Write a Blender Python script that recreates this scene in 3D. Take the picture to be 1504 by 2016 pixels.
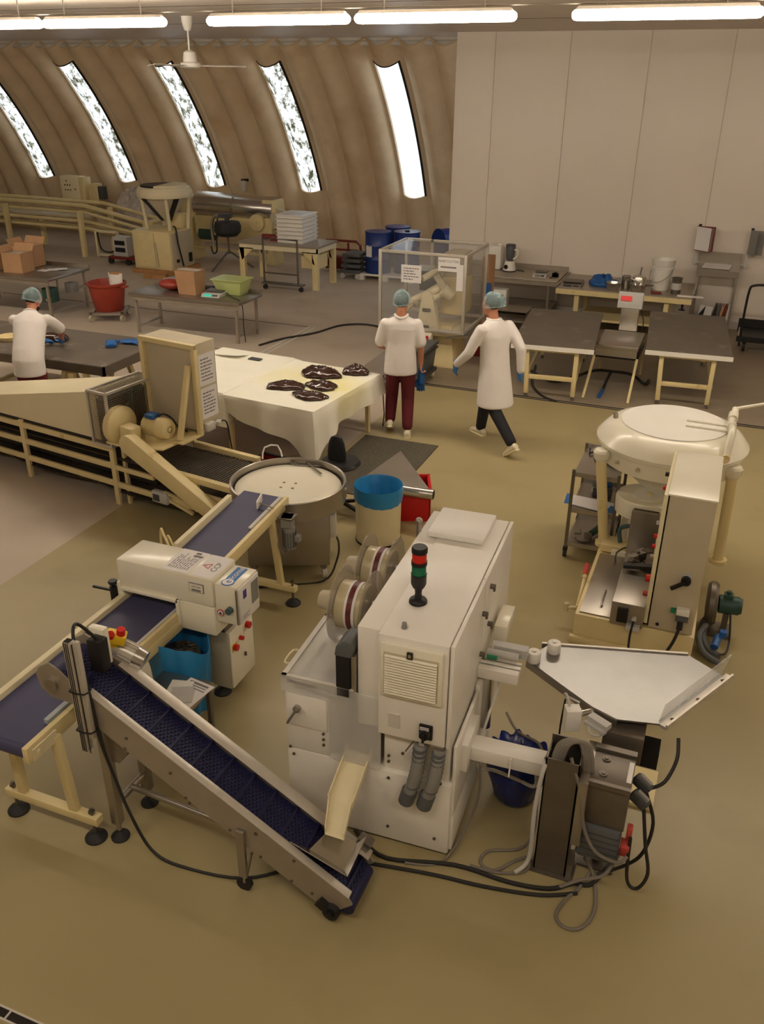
import bpy, bmesh, math, random
from mathutils import Vector, Matrix, noise
random.seed(7)
PI = math.pi
scene = bpy.context.scene
for o in list(bpy.data.objects):
    bpy.data.objects.remove(o, do_unlink=True)
COL = scene.collection

# ---------------------------------------------------------------- camera
FPX, PITCH, ROLL, YAW, CAMH = 1704.0, math.radians(26.45), math.radians(-0.5), math.radians(21.4), 4.0
fh = Vector((-math.sin(YAW), math.cos(YAW), 0)); rt = Vector((math.cos(YAW), math.sin(YAW), 0)); upv = Vector((0, 0, 1))
FW = fh * math.cos(PITCH) - upv * math.sin(PITCH)
DN = -(upv * math.cos(PITCH) + fh * math.sin(PITCH))
RT2 = rt * math.cos(ROLL) + DN * math.sin(ROLL)
DN2 = DN * math.cos(ROLL) - rt * math.sin(ROLL)
cd = bpy.data.cameras.new('camera'); cam = bpy.data.objects.new('camera', cd); COL.objects.link(cam)
cd.sensor_fit = 'HORIZONTAL'; cd.sensor_width = 36.0; cd.lens = FPX / 1504.0 * 36.0
cd.clip_start = 0.05; cd.clip_end = 200
mw = Matrix((RT2, -DN2, -FW)).transposed().to_4x4(); mw.translation = Vector((0, 0, CAMH))
cam.matrix_world = mw
scene.camera = cam

# ---------------------------------------------------------------- world, exposure
wd = bpy.data.worlds.new('world'); scene.world = wd; wd.use_nodes = True
wd.node_tree.nodes['Background'].inputs[0].default_value = (0.80, 0.88, 1.0, 1)
wd.node_tree.nodes['Background'].inputs[1].default_value = 1.0
vs = scene.view_settings
vs.view_transform = 'Standard'; vs.look = 'None'; vs.exposure = 0.22; vs.gamma = 1.0; vs.use_curve_mapping = False
LAMP = 32.0
WINDOW_LIGHT = 1.5  # daylight behind the translucent wall panels

# ---------------------------------------------------------------- materials
def lin(c):
    r = []
    for v in c[:3]:
        v /= 255.0
        r.append(v / 12.92 if v <= 0.04045 else ((v + 0.055) / 1.055) ** 2.4)
    return (r[0], r[1], r[2], 1.0)
MATS = {}
def mat(key, rgb=None, rough=0.5, metal=0.0, var=0.10, scale=6.0, bump=0.0, bscale=80.0, trans=0.0, alpha=1.0, emit=None, spots=None, coat=0.0, ior=1.45):
    if key in MATS: return MATS[key]
    m = bpy.data.materials.new(key); m.use_nodes = True
    nt = m.node_tree; b = nt.nodes['Principled BSDF']; N = nt.nodes.new; L = nt.links.new
    c = lin(rgb)
    b.inputs['Base Color'].default_value = c
    b.inputs['Roughness'].default_value = rough; b.inputs['Metallic'].default_value = metal
    b.inputs['IOR'].default_value = ior
    if trans: b.inputs['Transmission Weight'].default_value = trans
    if alpha < 1: b.inputs['Alpha'].default_value = alpha
    if coat: b.inputs['Coat Weight'].default_value = coat; b.inputs['Coat Roughness'].default_value = 0.15
    tc = N('ShaderNodeTexCoord')
    if var:
        nz = N('ShaderNodeTexNoise'); nz.inputs['Scale'].default_value = scale; nz.inputs['Detail'].default_value = 6
        L(tc.outputs['Object'], nz.inputs['Vector'])
        rp = N('ShaderNodeValToRGB'); e = rp.color_ramp.elements
        e[0].position = 0.3; e[1].position = 0.72
        e[0].color = (c[0] * (1 - var), c[1] * (1 - var), c[2] * (1 - var * 1.2), 1)
        e[1].color = (min(1, c[0] * (1 + var * .6)), min(1, c[1] * (1 + var * .6)), min(1, c[2] * (1 + var * .6)), 1)
        L(nz.outputs['Fac'], rp.inputs['Fac'])
        out = rp.outputs['Color']
        if spots:   # (rgb, scale, threshold, softness)
            n2 = N('ShaderNodeTexNoise'); n2.inputs['Scale'].default_value = spots[1]; n2.inputs['Detail'].default_value = 8
            L(tc.outputs['Object'], n2.inputs['Vector'])
            r2 = N('ShaderNodeValToRGB'); r2.color_ramp.elements[0].position = spots[2]; r2.color_ramp.elements[1].position = min(1, spots[2] + spots[3])
            L(n2.outputs['Fac'], r2.inputs['Fac'])
            mx = N('ShaderNodeMixRGB'); mx.inputs['Color2'].default_value = lin(spots[0])
            L(r2.outputs['Color'], mx.inputs['Fac']); L(out, mx.inputs['Color1']); out = mx.outputs['Color']
        L(out, b.inputs['Base Color'])
        mr = N('ShaderNodeMapRange'); mr.inputs['To Min'].default_value = max(0.03, rough - .03); mr.inputs['To Max'].default_value = min(1, rough + .04)
        L(nz.outputs['Fac'], mr.inputs['Value']); L(mr.outputs['Result'], b.inputs['Roughness'])
    if bump:
        n3 = N('ShaderNodeTexNoise'); n3.inputs['Scale'].default_value = bscale; n3.inputs['Detail'].default_value = 4
        L(tc.outputs['Object'], n3.inputs['Vector'])
        bp = N('ShaderNodeBump'); bp.inputs['Strength'].default_value = bump; bp.inputs['Distance'].default_value = 0.02
        L(n3.outputs['Fac'], bp.inputs['Height']); L(bp.outputs['Normal'], b.inputs['Normal'])
    if emit:
        b.inputs['Emission Color'].default_value = lin(emit[0]); b.inputs['Emission Strength'].default_value = emit[1]
    MATS[key] = m
    return m

mat('epoxy', (165, 151, 111), .36, var=.06, scale=.8, spots=((150, 138, 98), 1.3, .55, .25))
mat('concrete', (188, 174, 156), .55, var=.08, scale=1.2, spots=((164, 148, 130), 1.1, .55, .3))
mat('concrete2', (152, 138, 118), .42, var=.07, scale=1.0, spots=((132, 118, 98), 1.3, .52, .3))
mat('foam', (226, 203, 169), .9, var=.08, scale=2.2, bump=.4, bscale=40, spots=((200, 168, 126), .9, .52, .3))
mat('ceiling', (214, 202, 190), .45, var=.05, scale=1.5)
mat('panelwall', (238, 228, 216), .38, var=.03, scale=.8)
mat('wallplain', (206, 196, 182), .7, var=.05)
mat('white', (240, 236, 228), .38, var=.03, scale=3)
mat('machwhite', (240, 235, 226), .33, var=.04, scale=3)
mat('greywhite', (206, 200, 190), .4, var=.05)
mat('cream', (228, 210, 158), .4, var=.07, scale=4, spots=((190, 160, 100), 5, .66, .12))
mat('cream_pale', (234, 222, 186), .38, var=.05, scale=3)
mat('cream_white', (240, 234, 214), .25, var=.03, scale=4, coat=.3)
mat('beige_grey', (198, 186, 160), .45, var=.05)
mat('steel', (172, 165, 156), .36, .9, var=.08, scale=4)
mat('steel_bright', (206, 202, 196), .24, .95, var=.06, scale=4)
mat('steel_table', (142, 139, 136), .31, .92, var=.08, scale=5)
mat('steel_dark', (120, 112, 102), .42, .7, var=.15, scale=5)
mat('steel_paint', (172, 162, 148), .4, .5, var=.1, scale=5)
mat('alu', (208, 201, 190), .38, .45, var=.05, scale=12)
mat('belt_mesh', (66, 57, 48), .55, .4, var=.15, scale=20)
mat('tabletop', (112, 102, 92), .5, .2, var=.16, scale=2.4, spots=((142, 132, 120), 3, .58, .14))
mat('black', (26, 25, 26), .45, var=.15, scale=10)
mat('rubber', (38, 37, 38), .6, var=.2, scale=20)
mat('darkgrey', (74, 74, 76), .5, var=.1)
mat('grey', (140, 138, 134), .5, var=.1)
mat('greyplastic', (92, 94, 96), .5, var=.08)
mat('lightgrey', (196, 194, 190), .45, var=.05)
mat('red', (160, 60, 44), .45, var=.1)
mat('redcrate', (200, 24, 26), .35, var=.06)
mat('redbtn', (200, 30, 24), .35, var=.04)
mat('darkred', (120, 34, 28), .5, var=.12)
mat('yellow', (228, 190, 40), .4, var=.05)
mat('green', (30, 130, 90), .4, var=.08)
mat('darkgreen', (52, 82, 74), .45, var=.15)
mat('limeplastic', (216, 230, 150), .3, var=.05, alpha=.66)
mat('bluebelt', (66, 66, 98), .5, var=.12, scale=3)
mat('bluemod', (36, 37, 76), .42, var=.15, scale=14)
mat('blue', (36, 92, 160), .4, var=.1)
mat('bluebag', (46, 140, 202), .3, var=.14, scale=5, alpha=.93)
mat('bluebag_dark', (28, 44, 120), .22, var=.3, scale=10)
mat('bluedrum', (34, 56, 122), .3, var=.1)
mat('glove', (62, 130, 200), .5, var=.12)
mat('net', (190, 222, 228), .6, var=.2, scale=60, alpha=.32)
mat('skin', (206, 142, 112), .5, var=.08, scale=8)
mat('hair', (46, 36, 30), .7, var=.2)
mat('shirt', (236, 230, 226), .8, var=.03, scale=5, bump=.15, bscale=14)
mat('maroon', (104, 34, 42), .8, var=.12, scale=8, bump=.15, bscale=16)
mat('navy', (34, 34, 40), .8, var=.15, scale=8)
mat('shoe', (226, 216, 188), .5, var=.06)
mat('cloth', (246, 243, 228), .5, var=.03, scale=3)
mat('candy', (58, 30, 22), .1, var=.25, scale=9, coat=.8)
mat('paper', (232, 228, 226), .7, var=.02)
mat('print', (128, 122, 124), .8, var=0)
mat('printred', (200, 80, 70), .8, var=0)
mat('card', (186, 146, 108), .8, var=.08, scale=4)
mat('wood', (176, 130, 84), .7, var=.2, scale=12)
mat('plasticbag', (190, 180, 172), .35, var=.25, scale=8, bump=.6, bscale=12)
mat('plexi', (236, 234, 228), .14, var=.03, alpha=.36)
mat('glass', (190, 190, 188), .05, var=.02, alpha=.13)
mat('reelclear', (182, 170, 154), .2, var=.08, alpha=.5)
mat('film', (204, 192, 158), .25, .1, var=.12, scale=8)
mat('filmprint', (110, 50, 46), .4, var=.5, scale=60)
mat('mesh', (168, 158, 140), .4, .8, var=.1)
mat('mat', (92, 86, 74), .85, var=.3, scale=40, bump=.8, bscale=60)
mat('cable', (40, 38, 36), .5, var=.1)
mat('cablegrey', (128, 120, 110), .5, var=.1)
mat('hose', (70, 96, 96), .5, var=.1)
mat('logo', (44, 110, 180), .4, var=.02)
mat('purple', (90, 60, 150), .4, var=.02)
mat('lcd', (60, 190, 160), .3, var=0, emit=((60, 200, 170), .35))
mat('redlcd', (200, 60, 60), .3, var=0, emit=((230, 70, 60), .3))
mat('lens_red', (210, 40, 30), .25, var=.03)
mat('lens_green', (20, 110, 80), .25, var=.03)
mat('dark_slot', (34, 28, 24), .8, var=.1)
mat('lamp', (255, 250, 240), .4, var=0, emit=((255, 242, 223), LAMP))
mat('translucent', (210, 220, 222), .3, var=.05, alpha=.6)

def stained_cloth():
    m = MATS['cloth'].copy(); m.name = 'cloth_stained'; nt = m.node_tree; N = nt.nodes.new; L = nt.links.new
    b = nt.nodes['Principled BSDF']; src = b.inputs['Base Color'].links[0].from_socket
    tc = N('ShaderNodeTexCoord'); nz = N('ShaderNodeTexNoise'); nz.inputs['Scale'].default_value = 3.5; nz.inputs['Detail'].default_value = 6
    L(tc.outputs['Object'], nz.inputs['Vector'])
    for pt, rad, k in (((.95, -.05, -.05), .55, 1.0), ((.1, .1, 0), .5, .5), ((.55, .3, 0), .6, .7)):
        d = N('ShaderNodeVectorMath'); d.operation = 'DISTANCE'; d.inputs[1].default_value = pt; L(tc.outputs['Object'], d.inputs[0])
        mr = N('ShaderNodeMapRange'); mr.inputs['From Min'].default_value = rad; mr.inputs['From Max'].default_value = .1; mr.inputs['To Max'].default_value = k; L(d.outputs['Value'], mr.inputs['Value'])
        mu = N('ShaderNodeMath'); mu.operation = 'MULTIPLY'; L(mr.outputs['Result'], mu.inputs[0]); L(nz.outputs['Fac'], mu.inputs[1])
        mx = N('ShaderNodeMixRGB'); mx.inputs['Color2'].default_value = lin((238, 226, 110)); L(mu.outputs[0], mx.inputs['Fac']); L(src, mx.inputs['Color1']); src = mx.outputs['Color']
    L(src, b.inputs['Base Color']); MATS['cloth_stained'] = m
stained_cloth()

# ---------------------------------------------------------------- mesh builder
def V3(p): return Vector(p)
class MB:
    def __init__(s): s.v = []; s.f = []
    def add(s, v, f):
        o = len(s.v); s.v += [tuple(p) for p in v]; s.f += [tuple(i + o for i in q) for q in f]; return s
    def bx(s, x0, x1, y0, y1, z0, z1):
        return s.add([(x0, y0, z0), (x1, y0, z0), (x1, y1, z0), (x0, y1, z0), (x0, y0, z1), (x1, y0, z1), (x1, y1, z1), (x0, y1, z1)],
                     [(0, 3, 2, 1), (4, 5, 6, 7), (0, 1, 5, 4), (1, 2, 6, 5), (2, 3, 7, 6), (3, 0, 4, 7)])
    def box(s, c, d, rz=0, rx=0, ry=0):
        t = MB().bx(-d[0] / 2, d[0] / 2, -d[1] / 2, d[1] / 2, -d[2] / 2, d[2] / 2)
        M = Matrix.Translation(V3(c)) @ Matrix.Rotation(rz, 4, 'Z') @ Matrix.Rotation(ry, 4, 'Y') @ Matrix.Rotation(rx, 4, 'X')
        return s.add([M @ V3(p) for p in t.v], t.f)
    def hexa(s, p):   # 8 points: 4 bottom, 4 top
        return s.add(p, [(0, 3, 2, 1), (4, 5, 6, 7), (0, 1, 5, 4), (1, 2, 6, 5), (2, 3, 7, 6), (3, 0, 4, 7)])
    def frame(s, d):
        d = V3(d).normalized(); u = d.cross(Vector((0, 0, 1)))
        if u.length < 1e-4: u = Vector((1, 0, 0))
        u.normalize(); w = u.cross(d).normalized(); return u, w
    def cyl(s, a, b, r, r2=None, n=16):
        a, b = V3(a), V3(b); r2 = r if r2 is None else r2; u, w = s.frame(b - a)
        v = [c + (u * math.cos(2 * PI * i / n) + w * math.sin(2 * PI * i / n)) * q for c, q in ((a, r), (b, r2)) for i in range(n)]
        return s.add(v, [(i, (i + 1) % n, n + (i + 1) % n, n + i) for i in range(n)] + [tuple(reversed(range(n))), tuple(range(n, 2 * n))])
    def tube(s, pts, r, n=8, sm=5, closed=False):
        P = [V3(p) for p in pts]
        if sm and len(P) > 2:
            Q = []; m = len(P); rng = range(m) if closed else range(m - 1)
            for i in rng:
                if closed: p0, p1, p2, p3 = P[i - 1], P[i], P[(i + 1) % m], P[(i + 2) % m]
                else: p0, p1, p2, p3 = P[max(0, i - 1)], P[i], P[i + 1], P[min(m - 1, i + 2)]
                for k in range(sm):
                    t = k / sm
                    Q.append(.5 * ((2 * p1) + (p2 - p0) * t + (2 * p0 - 5 * p1 + 4 * p2 - p3) * t * t + (3 * p1 - p0 - 3 * p2 + p3) * t ** 3))
            if not closed: Q.append(P[-1])
            P = Q
        m = len(P); rings = []; u = None
        for i in range(m):
            if closed: d = P[(i + 1) % m] - P[i - 1]
            else: d = P[min(m - 1, i + 1)] - P[max(0, i - 1)]
            if d.length < 1e-7: d = Vector((0, 0, 1))
            d.normalize()
            if u is None: u, w = s.frame(d)
            else:
                u = u - d * u.dot(d)
                if u.length < 1e-5: u, w = s.frame(d)
                u.normalize(); w = u.cross(d)
            rr = r[min(len(r) - 1, int(i * len(r) / m))] if isinstance(r, (list, tuple)) else r
            rings.append([P[i] + (u * math.cos(2 * PI * k / n) + w * math.sin(2 * PI * k / n)) * rr for k in range(n)])
        v = [p for g in rings for p in g]; f = []
        for i in range(m if closed else m - 1):
            a, b = i * n, ((i + 1) % m) * n
            f += [(a + k, a + (k + 1) % n, b + (k + 1) % n, b + k) for k in range(n)]
        if not closed: f += [tuple(reversed(range(n))), tuple(range((m - 1) * n, m * n))]
        return s.add(v, f)
    def lathe(s, c, prof, n=32, axis=(0, 0, 1), close=False):
        c = V3(c); ax = V3(axis).normalized()
        if abs(ax.z) > .999: u, w = Vector((1, 0, 0)), Vector((0, 1, 0))
        else: u, w = s.frame(ax)
        v = [c + ax * z + (u * math.cos(2 * PI * i / n) + w * math.sin(2 * PI * i / n)) * max(r, 1e-4) for r, z in prof for i in range(n)]
        f = []; m = len(prof)
        for j in range(m if close else m - 1):
            a, b = j * n, ((j + 1) % m) * n
            f += [(a + i, a + (i + 1) % n, b + (i + 1) % n, b + i) for i in range(n)]
        if not close: f += [tuple(reversed(range(n))), tuple(range((m - 1) * n, m * n))]
        return s.add(v, f)
    def ext(s, poly, vec):
        n = len(poly); p = [V3(q) for q in poly]; d = V3(vec)
        return s.add(p + [q + d for q in p], [tuple(reversed(range(n))), tuple(range(n, 2 * n))] + [(i, (i + 1) % n, n + (i + 1) % n, n + i) for i in range(n)])
    def prism(s, poly, z0, z1): return s.ext([(x, y, z0) for x, y in poly], (0, 0, z1 - z0))
    def bar(s, a, b, w, h, up=(0, 0, 1)):
        a, b = V3(a), V3(b); d = (b - a).normalized(); up = V3(up)
        if abs(d.dot(up)) > .98: up = Vector((0, 1, 0))
        u = d.cross(up).normalized(); t = u.cross(d).normalized(); u = u * w / 2; t = t * h / 2
        return s.hexa([a - u - t, a + u - t, b + u - t, b - u - t, a - u + t, a + u + t, b + u + t, b - u + t])
    def ball(s, c, r, nu=16, nv=10, M=None):
        if not isinstance(r, (list, tuple)): r = (r, r, r)
        v = []; f = []
        for j in range(nv + 1):
            th = PI * j / nv
            for i in range(nu):
                ph = 2 * PI * i / nu
                q = Vector((r[0] * math.sin(th) * math.cos(ph), r[1] * math.sin(th) * math.sin(ph), r[2] * math.cos(th)))
                if M is not None: q = M @ q
                v.append(V3(c) + q)
        for j in range(nv):
            for i in range(nu): f.append((j * nu + i, (j + 1) * nu + i, (j + 1) * nu + (i + 1) % nu, j * nu + (i + 1) % nu))
        return s.add(v, f)
    def loft(s, secs, n=16):   # secs: (center, u-vector, v-vector)
        v = []; f = []
        for c, a, b in secs:
            c, a, b = V3(c), V3(a), V3(b)
            v += [c + a * math.cos(2 * PI * i / n) + b * math.sin(2 * PI * i / n) for i in range(n)]
        m = len(secs)
        for j in range(m - 1):
            f += [(j * n + i, j * n + (i + 1) % n, (j + 1) * n + (i + 1) % n, (j + 1) * n + i) for i in range(n)]
        f += [tuple(reversed(range(n))), tuple(range((m - 1) * n, m * n))]
        return s.add(v, f)
    def grid(s, fn, nu, nv, wrap=False):
        v = [fn(i / nu, j / nv) for j in range(nv + 1) for i in range(nu + (0 if wrap else 1))]
        w = nu if wrap else nu + 1
        return s.add(v, [(j * w + i, j * w + (i + 1) % w, (j + 1) * w + (i + 1) % w, (j + 1) * w + i) for j in range(nv) for i in range(nu)])
    def xf(s, M): s.v = [tuple(M @ V3(p)) for p in s.v]; return s

def sharpen(me, ang=38):
    bm = bmesh.new(); bm.from_mesh(me)
    a = math.radians(ang)
    for e in bm.edges:
        e.smooth = len(e.link_faces) == 2 and e.calc_face_angle(0) < a
    for f in bm.faces: f.smooth = True
    bm.to_mesh(me); bm.free()

def put(name, mb, m, parent=None, base=None, bev=0.0, label=None, kind=None, thick=0.0, norm=True):
    """one mesh object; world coordinates in mb, re-based on its thing"""
    if base is None: base = parent.get('_b', None) if parent else None
    if base is None: base = (0, 0, 0)
    b = Vector(base)
    me = bpy.data.meshes.new(name)
    bm = bmesh.new(); vs_ = [bm.verts.new(V3(p) - b) for p in mb.v]
    for q in mb.f:
        try: bm.faces.new([vs_[i] for i in q])
        except ValueError: pass
    bm.verts.ensure_lookup_table()
    if thick:
        bmesh.ops.recalc_face_normals(bm, faces=bm.faces)
        bmesh.ops.solidify(bm, geom=bm.faces[:], thickness=thick)
    if norm: bmesh.ops.recalc_face_normals(bm, faces=bm.faces)
    if bev:
        es = [e for e in bm.edges if len(e.link_faces) == 2 and e.calc_face_angle(0) > .6]
        try: bmesh.ops.bevel(bm, geom=es, offset=bev, offset_type='OFFSET', segments=2, profile=.5, affect='EDGES', clamp_overlap=True)
        except Exception: pass
    a = math.radians(38)
    for e in bm.edges: e.smooth = len(e.link_faces) == 2 and e.calc_face_angle(0) < a
    for f in bm.faces: f.smooth = True
    bm.to_mesh(me); bm.free()
    me.materials.append(MATS[m] if isinstance(m, str) else m)
    o = bpy.data.objects.new(name, me); COL.objects.link(o)
    if parent:
        o.parent = parent
        pb = parent.get('_b', None)
        if pb is not None: o['_b'] = [float(q) for q in pb]
    else:
        o.location = b
        o['_b'] = [float(q) for q in b]
    if label: o['label'] = label
    if kind: o['kind'] = kind
    return o

def thing(name, label, cat, base, group=None):
    o = bpy.data.objects.new(name, None); COL.objects.link(o)
    o.location = base; o['_b'] = [float(q) for q in base]; o['label'] = label; o['category'] = cat
    o.empty_display_size = .1
    if group: o['group'] = group
    return o
def tag(o, label, cat, group=None):
    o['label'] = label; o['category'] = cat
    if group: o['group'] = group
    return o
def solo(name, mb, m, label, cat, base, group=None, **k):
    return tag(put(name, mb, m, base=base, **k), label, cat, group)
def struct(name, mb, m, parent=None, **k):
    return put(name, mb, m, parent=parent, kind=None if parent else 'structure', **k)
def dup(o, off=(0, 0, 0), label=None, parent=None, rotz=0):
    c = o.copy(); COL.objects.link(c); c.parent = parent
    if parent is None:
        c.location = o.location + V3(off); c.rotation_euler.z += rotz
    if label: c['label'] = label
    for ch in list(o.children): dup(ch, parent=c)
    return c

def text_mesh(s, size, M):
    """MB holding lettering, laid in the local XY plane, then moved by M"""
    cu = bpy.data.curves.new('t', 'FONT'); cu.body = s; cu.size = size; cu.extrude = 0.0006; cu.align_x = 'CENTER'; cu.align_y = 'CENTER'; cu.resolution_u = 3
    ob = bpy.data.objects.new('t', cu); COL.objects.link(ob)
    me = bpy.data.meshes.new_from_object(ob)
    mb = MB(); mb.v = [tuple(M @ v.co) for v in me.vertices]; mb.f = [tuple(p.vertices) for p in me.polygons]
    bpy.data.objects.remove(ob, do_unlink=True); bpy.data.meshes.remove(me); bpy.data.curves.remove(cu)
    return mb
def basis(o, ex, ey):
    ex = V3(ex).normalized(); ey = V3(ey).normalized(); ez = ex.cross(ey)
    return Matrix.Translation(V3(o)) @ Matrix((ex, ey, ez)).transposed().to_4x4()
def sheet(parent, name, M, w, h, lines=8, m='paper', seed=1, margin=.12, label=None):
    """a paper or plate lying in the plane of M with rows of print on it"""
    a = MB().bx(-w / 2, w / 2, -h / 2, h / 2, 0, .0012).xf(M); o = put(name, a, m, parent, label=label)
    if lines:
        r = random.Random(seed); pm = MB(); lh = h * (1 - 2 * margin) / lines
        for i in range(lines):
            y = h / 2 - h * margin - lh * (i + .5); x = -w / 2 + w * margin
            end = w / 2 - w * margin * (1 + 2.5 * r.random())
            while x < end:
                l = w * r.uniform(.06, .2); pm.bx(x, min(x + l, end), y - lh * .2, y + lh * .2, .0013, .0017); x += l + w * .03
        put('print', pm.xf(M), 'print', o, kind='stuff')
    return o
# ================================================================ THE SETTING
XL, XR, YN, YF, ZC = -27.0, 5.5, -5.0, 22.5, 4.80
struct('floor', MB().bx(XL, XR, YN, YF, -.12, 0), 'concrete')
# tan epoxy coating near the machines, darker coating beyond the joint
XE = -5.5
o = struct('floor', MB().prism([(XE, YN), (XR, YN), (XR, 11.62), (-4.0, 11.62), (-4.0, 9.0), (XE, 7.4)], 0, .003), 'epoxy')
o = struct('floor', MB().prism([(XE + .4, 11.70), (XR, 11.70), (XR, 17.0), (XE + 1.2, 17.0), (XE + .4, 14.4)], 0, .002), 'concrete2')
struct('trim_1', MB().bx(-5.1, XR, 11.615, 11.645, 0, .006).bx(-5.1, XR, 11.68, 11.705, 0, .006), 'dark_slot')
struct('trim_2', MB().bx(-6.95, -6.9, 11.9, 14.0, 0, .004).bx(-6.84, -6.80, 11.9, 14.0, 0, .004), 'greywhite')
struct('trim_3', MB().bx(-14, -6.9, 13.98, 14.0, 0, .003).bx(-11.4, -7.0, 12.1, 12.115, 0, .003), 'dark_slot')
# drain slot in the floor close to the camera side
struct('trim_4', MB().bx(-4, 0.5, 1.775, 1.815, 0, .004), 'dark_slot')
struct('trim_5', MB().bx(-2.60, -2.59, 1.77, 1.82, 0, .006).bx(-4, .5, 1.815, 1.825, 0, .005).bx(-4, .5, 1.765, 1.775, 0, .005), 'greywhite')

struct('ceiling', MB().bx(XL, XR, YN, 18.9, ZC, ZC + .15), 'ceiling')
for k, y in enumerate((6.9, 10.4, 13.6)):
    struct('trim_%d' % (6 + k), MB().bx(XL, XR, y, y + .012, ZC - .003, ZC), 'dark_slot')
struct('wall_right', MB().bx(XR, XR + .2, YN, YF, 0, ZC), 'wallplain')
struct('wall_left', MB().bx(XL - .2, XL, YN, YF, 0, ZC), 'wallplain')
struct('wall_near', MB().bx(XL, XR, YN - .2, YN, 0, ZC), 'wallplain')

# white insulated-panel partition, every panel a piece
YW = 16.9
wp = struct('wall_partition', MB().bx(-5.25, XR, YW + .02, YW + .10, 0, ZC), 'panelwall')
ex = [-5.26, -4.54, -3.21, -1.87, -.55, .78, 2.1, 3.43, 4.76, XR]
for a, b in zip(ex[:-1], ex[1:]):
    put('panel', MB().bx(a + .004, b - .004, YW, YW + .03, .06, ZC), 'panelwall', wp, base=(0, 0, 0), bev=.004)
struct('baseboard_partition', MB().bx(-5.26, XR, YW - .015, YW, 0, .14), 'greywhite')

# ---- corrugated arch wall of sprayed foam (profile in the Y-Z plane, ribs along X)
YC, ZC0, RAD, PITCHW = 12.55, -2.15, 9.2, 0.6925
WX = [-18.48, -15.71, -12.94, -10.17, -7.40]
def arch(X, phi, dr=0.0):
    u = (X - WX[0]) / PITCHW
    lobe = abs(math.cos(PI * u)) ** .8
    r = RAD - .25 * lobe - dr
    return (X, YC + r * math.cos(phi), ZC0 + r * math.sin(phi))
P0, P1 = math.radians(13.6), math.radians(49.2)
PA, PB = math.asin((1.50 - ZC0) / (RAD - .2)), math.asin((4.30 - ZC0) / (RAD - .2))
phis = sorted([P0 + (P1 - P0) * i / 36 for i in range(37)] + [PA, PB])
xs = []
x = XL + .02
n = int((-4.2 - XL) / PITCHW * 14)
xs = sorted([XL + (-4.2 - XL) * i / n for i in range(n + 1)] + [w + d for w in WX for d in (-.29, .29)])
wm = MB()
for X in xs:
    for p in phis: wm.v.append(arch(X, p))
m_ = len(phis)
for i in range(len(xs) - 1):
    xm = (xs[i] + xs[i + 1]) / 2
    for j in range(m_ - 1):
        pm = (phis[j] + phis[j + 1]) / 2
        if any(abs(xm - w) < .29 for w in WX) and PA < pm < PB: continue
        wm.f.append((i * m_ + j, (i + 1) * m_ + j, (i + 1) * m_ + j + 1, i * m_ + j + 1))
wb = struct('wall_back', wm, 'foam', norm=False)
md = wb.modifiers.new('thick', 'SOLIDIFY'); md.thickness = .04; md.offset = -1
struct('baseboard_back', MB().bx(XL, -4.2, 21.2, 21.5, 0, .22), 'foam')
# end beam under the ceiling
struct('trim_9', MB().cyl((XL, 18.58, 4.70), (-5.2, 18.58, 4.70), .055, n=12).bx(XL, -5.2, 18.55, 18.75, 4.66, ZC), 'greywhite')

# translucent window panels, daylight behind trees
def window_mat():
    m = bpy.data.materials.new('daylit_panel'); m.use_nodes = True; nt = m.node_tree; N = nt.nodes.new; L = nt.links.new
    for q in list(nt.nodes): nt.nodes.remove(q)
    out = N('ShaderNodeOutputMaterial'); em = N('ShaderNodeEmission'); tc = N('ShaderNodeTexCoord')
    mp = N('ShaderNodeMapping'); mp.inputs['Scale'].default_value = (1.6, .8, .8); L(tc.outputs['Object'], mp.inputs['Vector'])
    nz = N('ShaderNodeTexNoise'); nz.inputs['Scale'].default_value = 5.5; nz.inputs['Detail'].default_value = 10; nz.inputs['Roughness'].default_value = .72
    L(mp.outputs[0], nz.inputs['Vector'])
    rp = N('ShaderNodeValToRGB'); e = rp.color_ramp.elements
    e[0].position = .40; e[0].color = (.05, .05, .03, 1); e[1].position = .53; e[1].color = (.85, .93, 1, 1)
    k = e.new(.46); k.color = (.30, .30, .25, 1)
    L(nz.outputs['Fac'], rp.inputs['Fac']); L(rp.outputs['Color'], em.inputs['Color']); em.inputs['Strength'].default_value = WINDOW_LIGHT
    L(em.outputs[0], out.inputs['Surface']); return m
MATS['daylit'] = window_mat()
m2 = MATS['daylit'].copy(); MATS['daylit_clear'] = m2
for q in m2.node_tree.nodes:
    if q.type == 'VALTORGB': q.color_ramp.elements[0].position = .05; q.color_ramp.elements[1].position = .12; q.color_ramp.elements[2].position = .3
    if q.type == 'EMISSION': q.inputs['Strength'].default_value = WINDOW_LIGHT * 1.15
for i, w in enumerate(WX):
    a = MB().grid(lambda u, v: arch(w - .292 + .584 * u, PA - .004 + (PB - PA + .008) * v, -.055), 14, 24)
    wo = struct('window_%d' % (i + 1), a, 'daylit_clear' if i == 4 else 'daylit', norm=False)
    fr = MB()
    rows = [PA + (PB - PA) * j / 24 for j in range(25)]
    for sx in (-.29, .29):   # side reveals
        pts = []
        for p in rows: pts += [arch(w + sx, p, .004), arch(w + sx * (1.0), p, -.06)]
        fr.add(pts, [(2 * j, 2 * j + 2, 2 * j + 3, 2 * j + 1) for j in range(24)])
    put('window_reveal', fr, 'greywhite', wo, base=(0, 0, 0), thick=.006)
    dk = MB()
    dk.tube([arch(w + .275, p, -.01) for p in rows], .030, n=6, sm=0)  # dark tube paints the shade of the foam lip along the right edge
    dk.tube([arch(w - .29 + .58 * k / 12, PB, .0) for k in range(13)], .016, n=6, sm=0)
    put('window_frame', dk, 'dark_slot', wo, base=(0, 0, 0))

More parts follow.
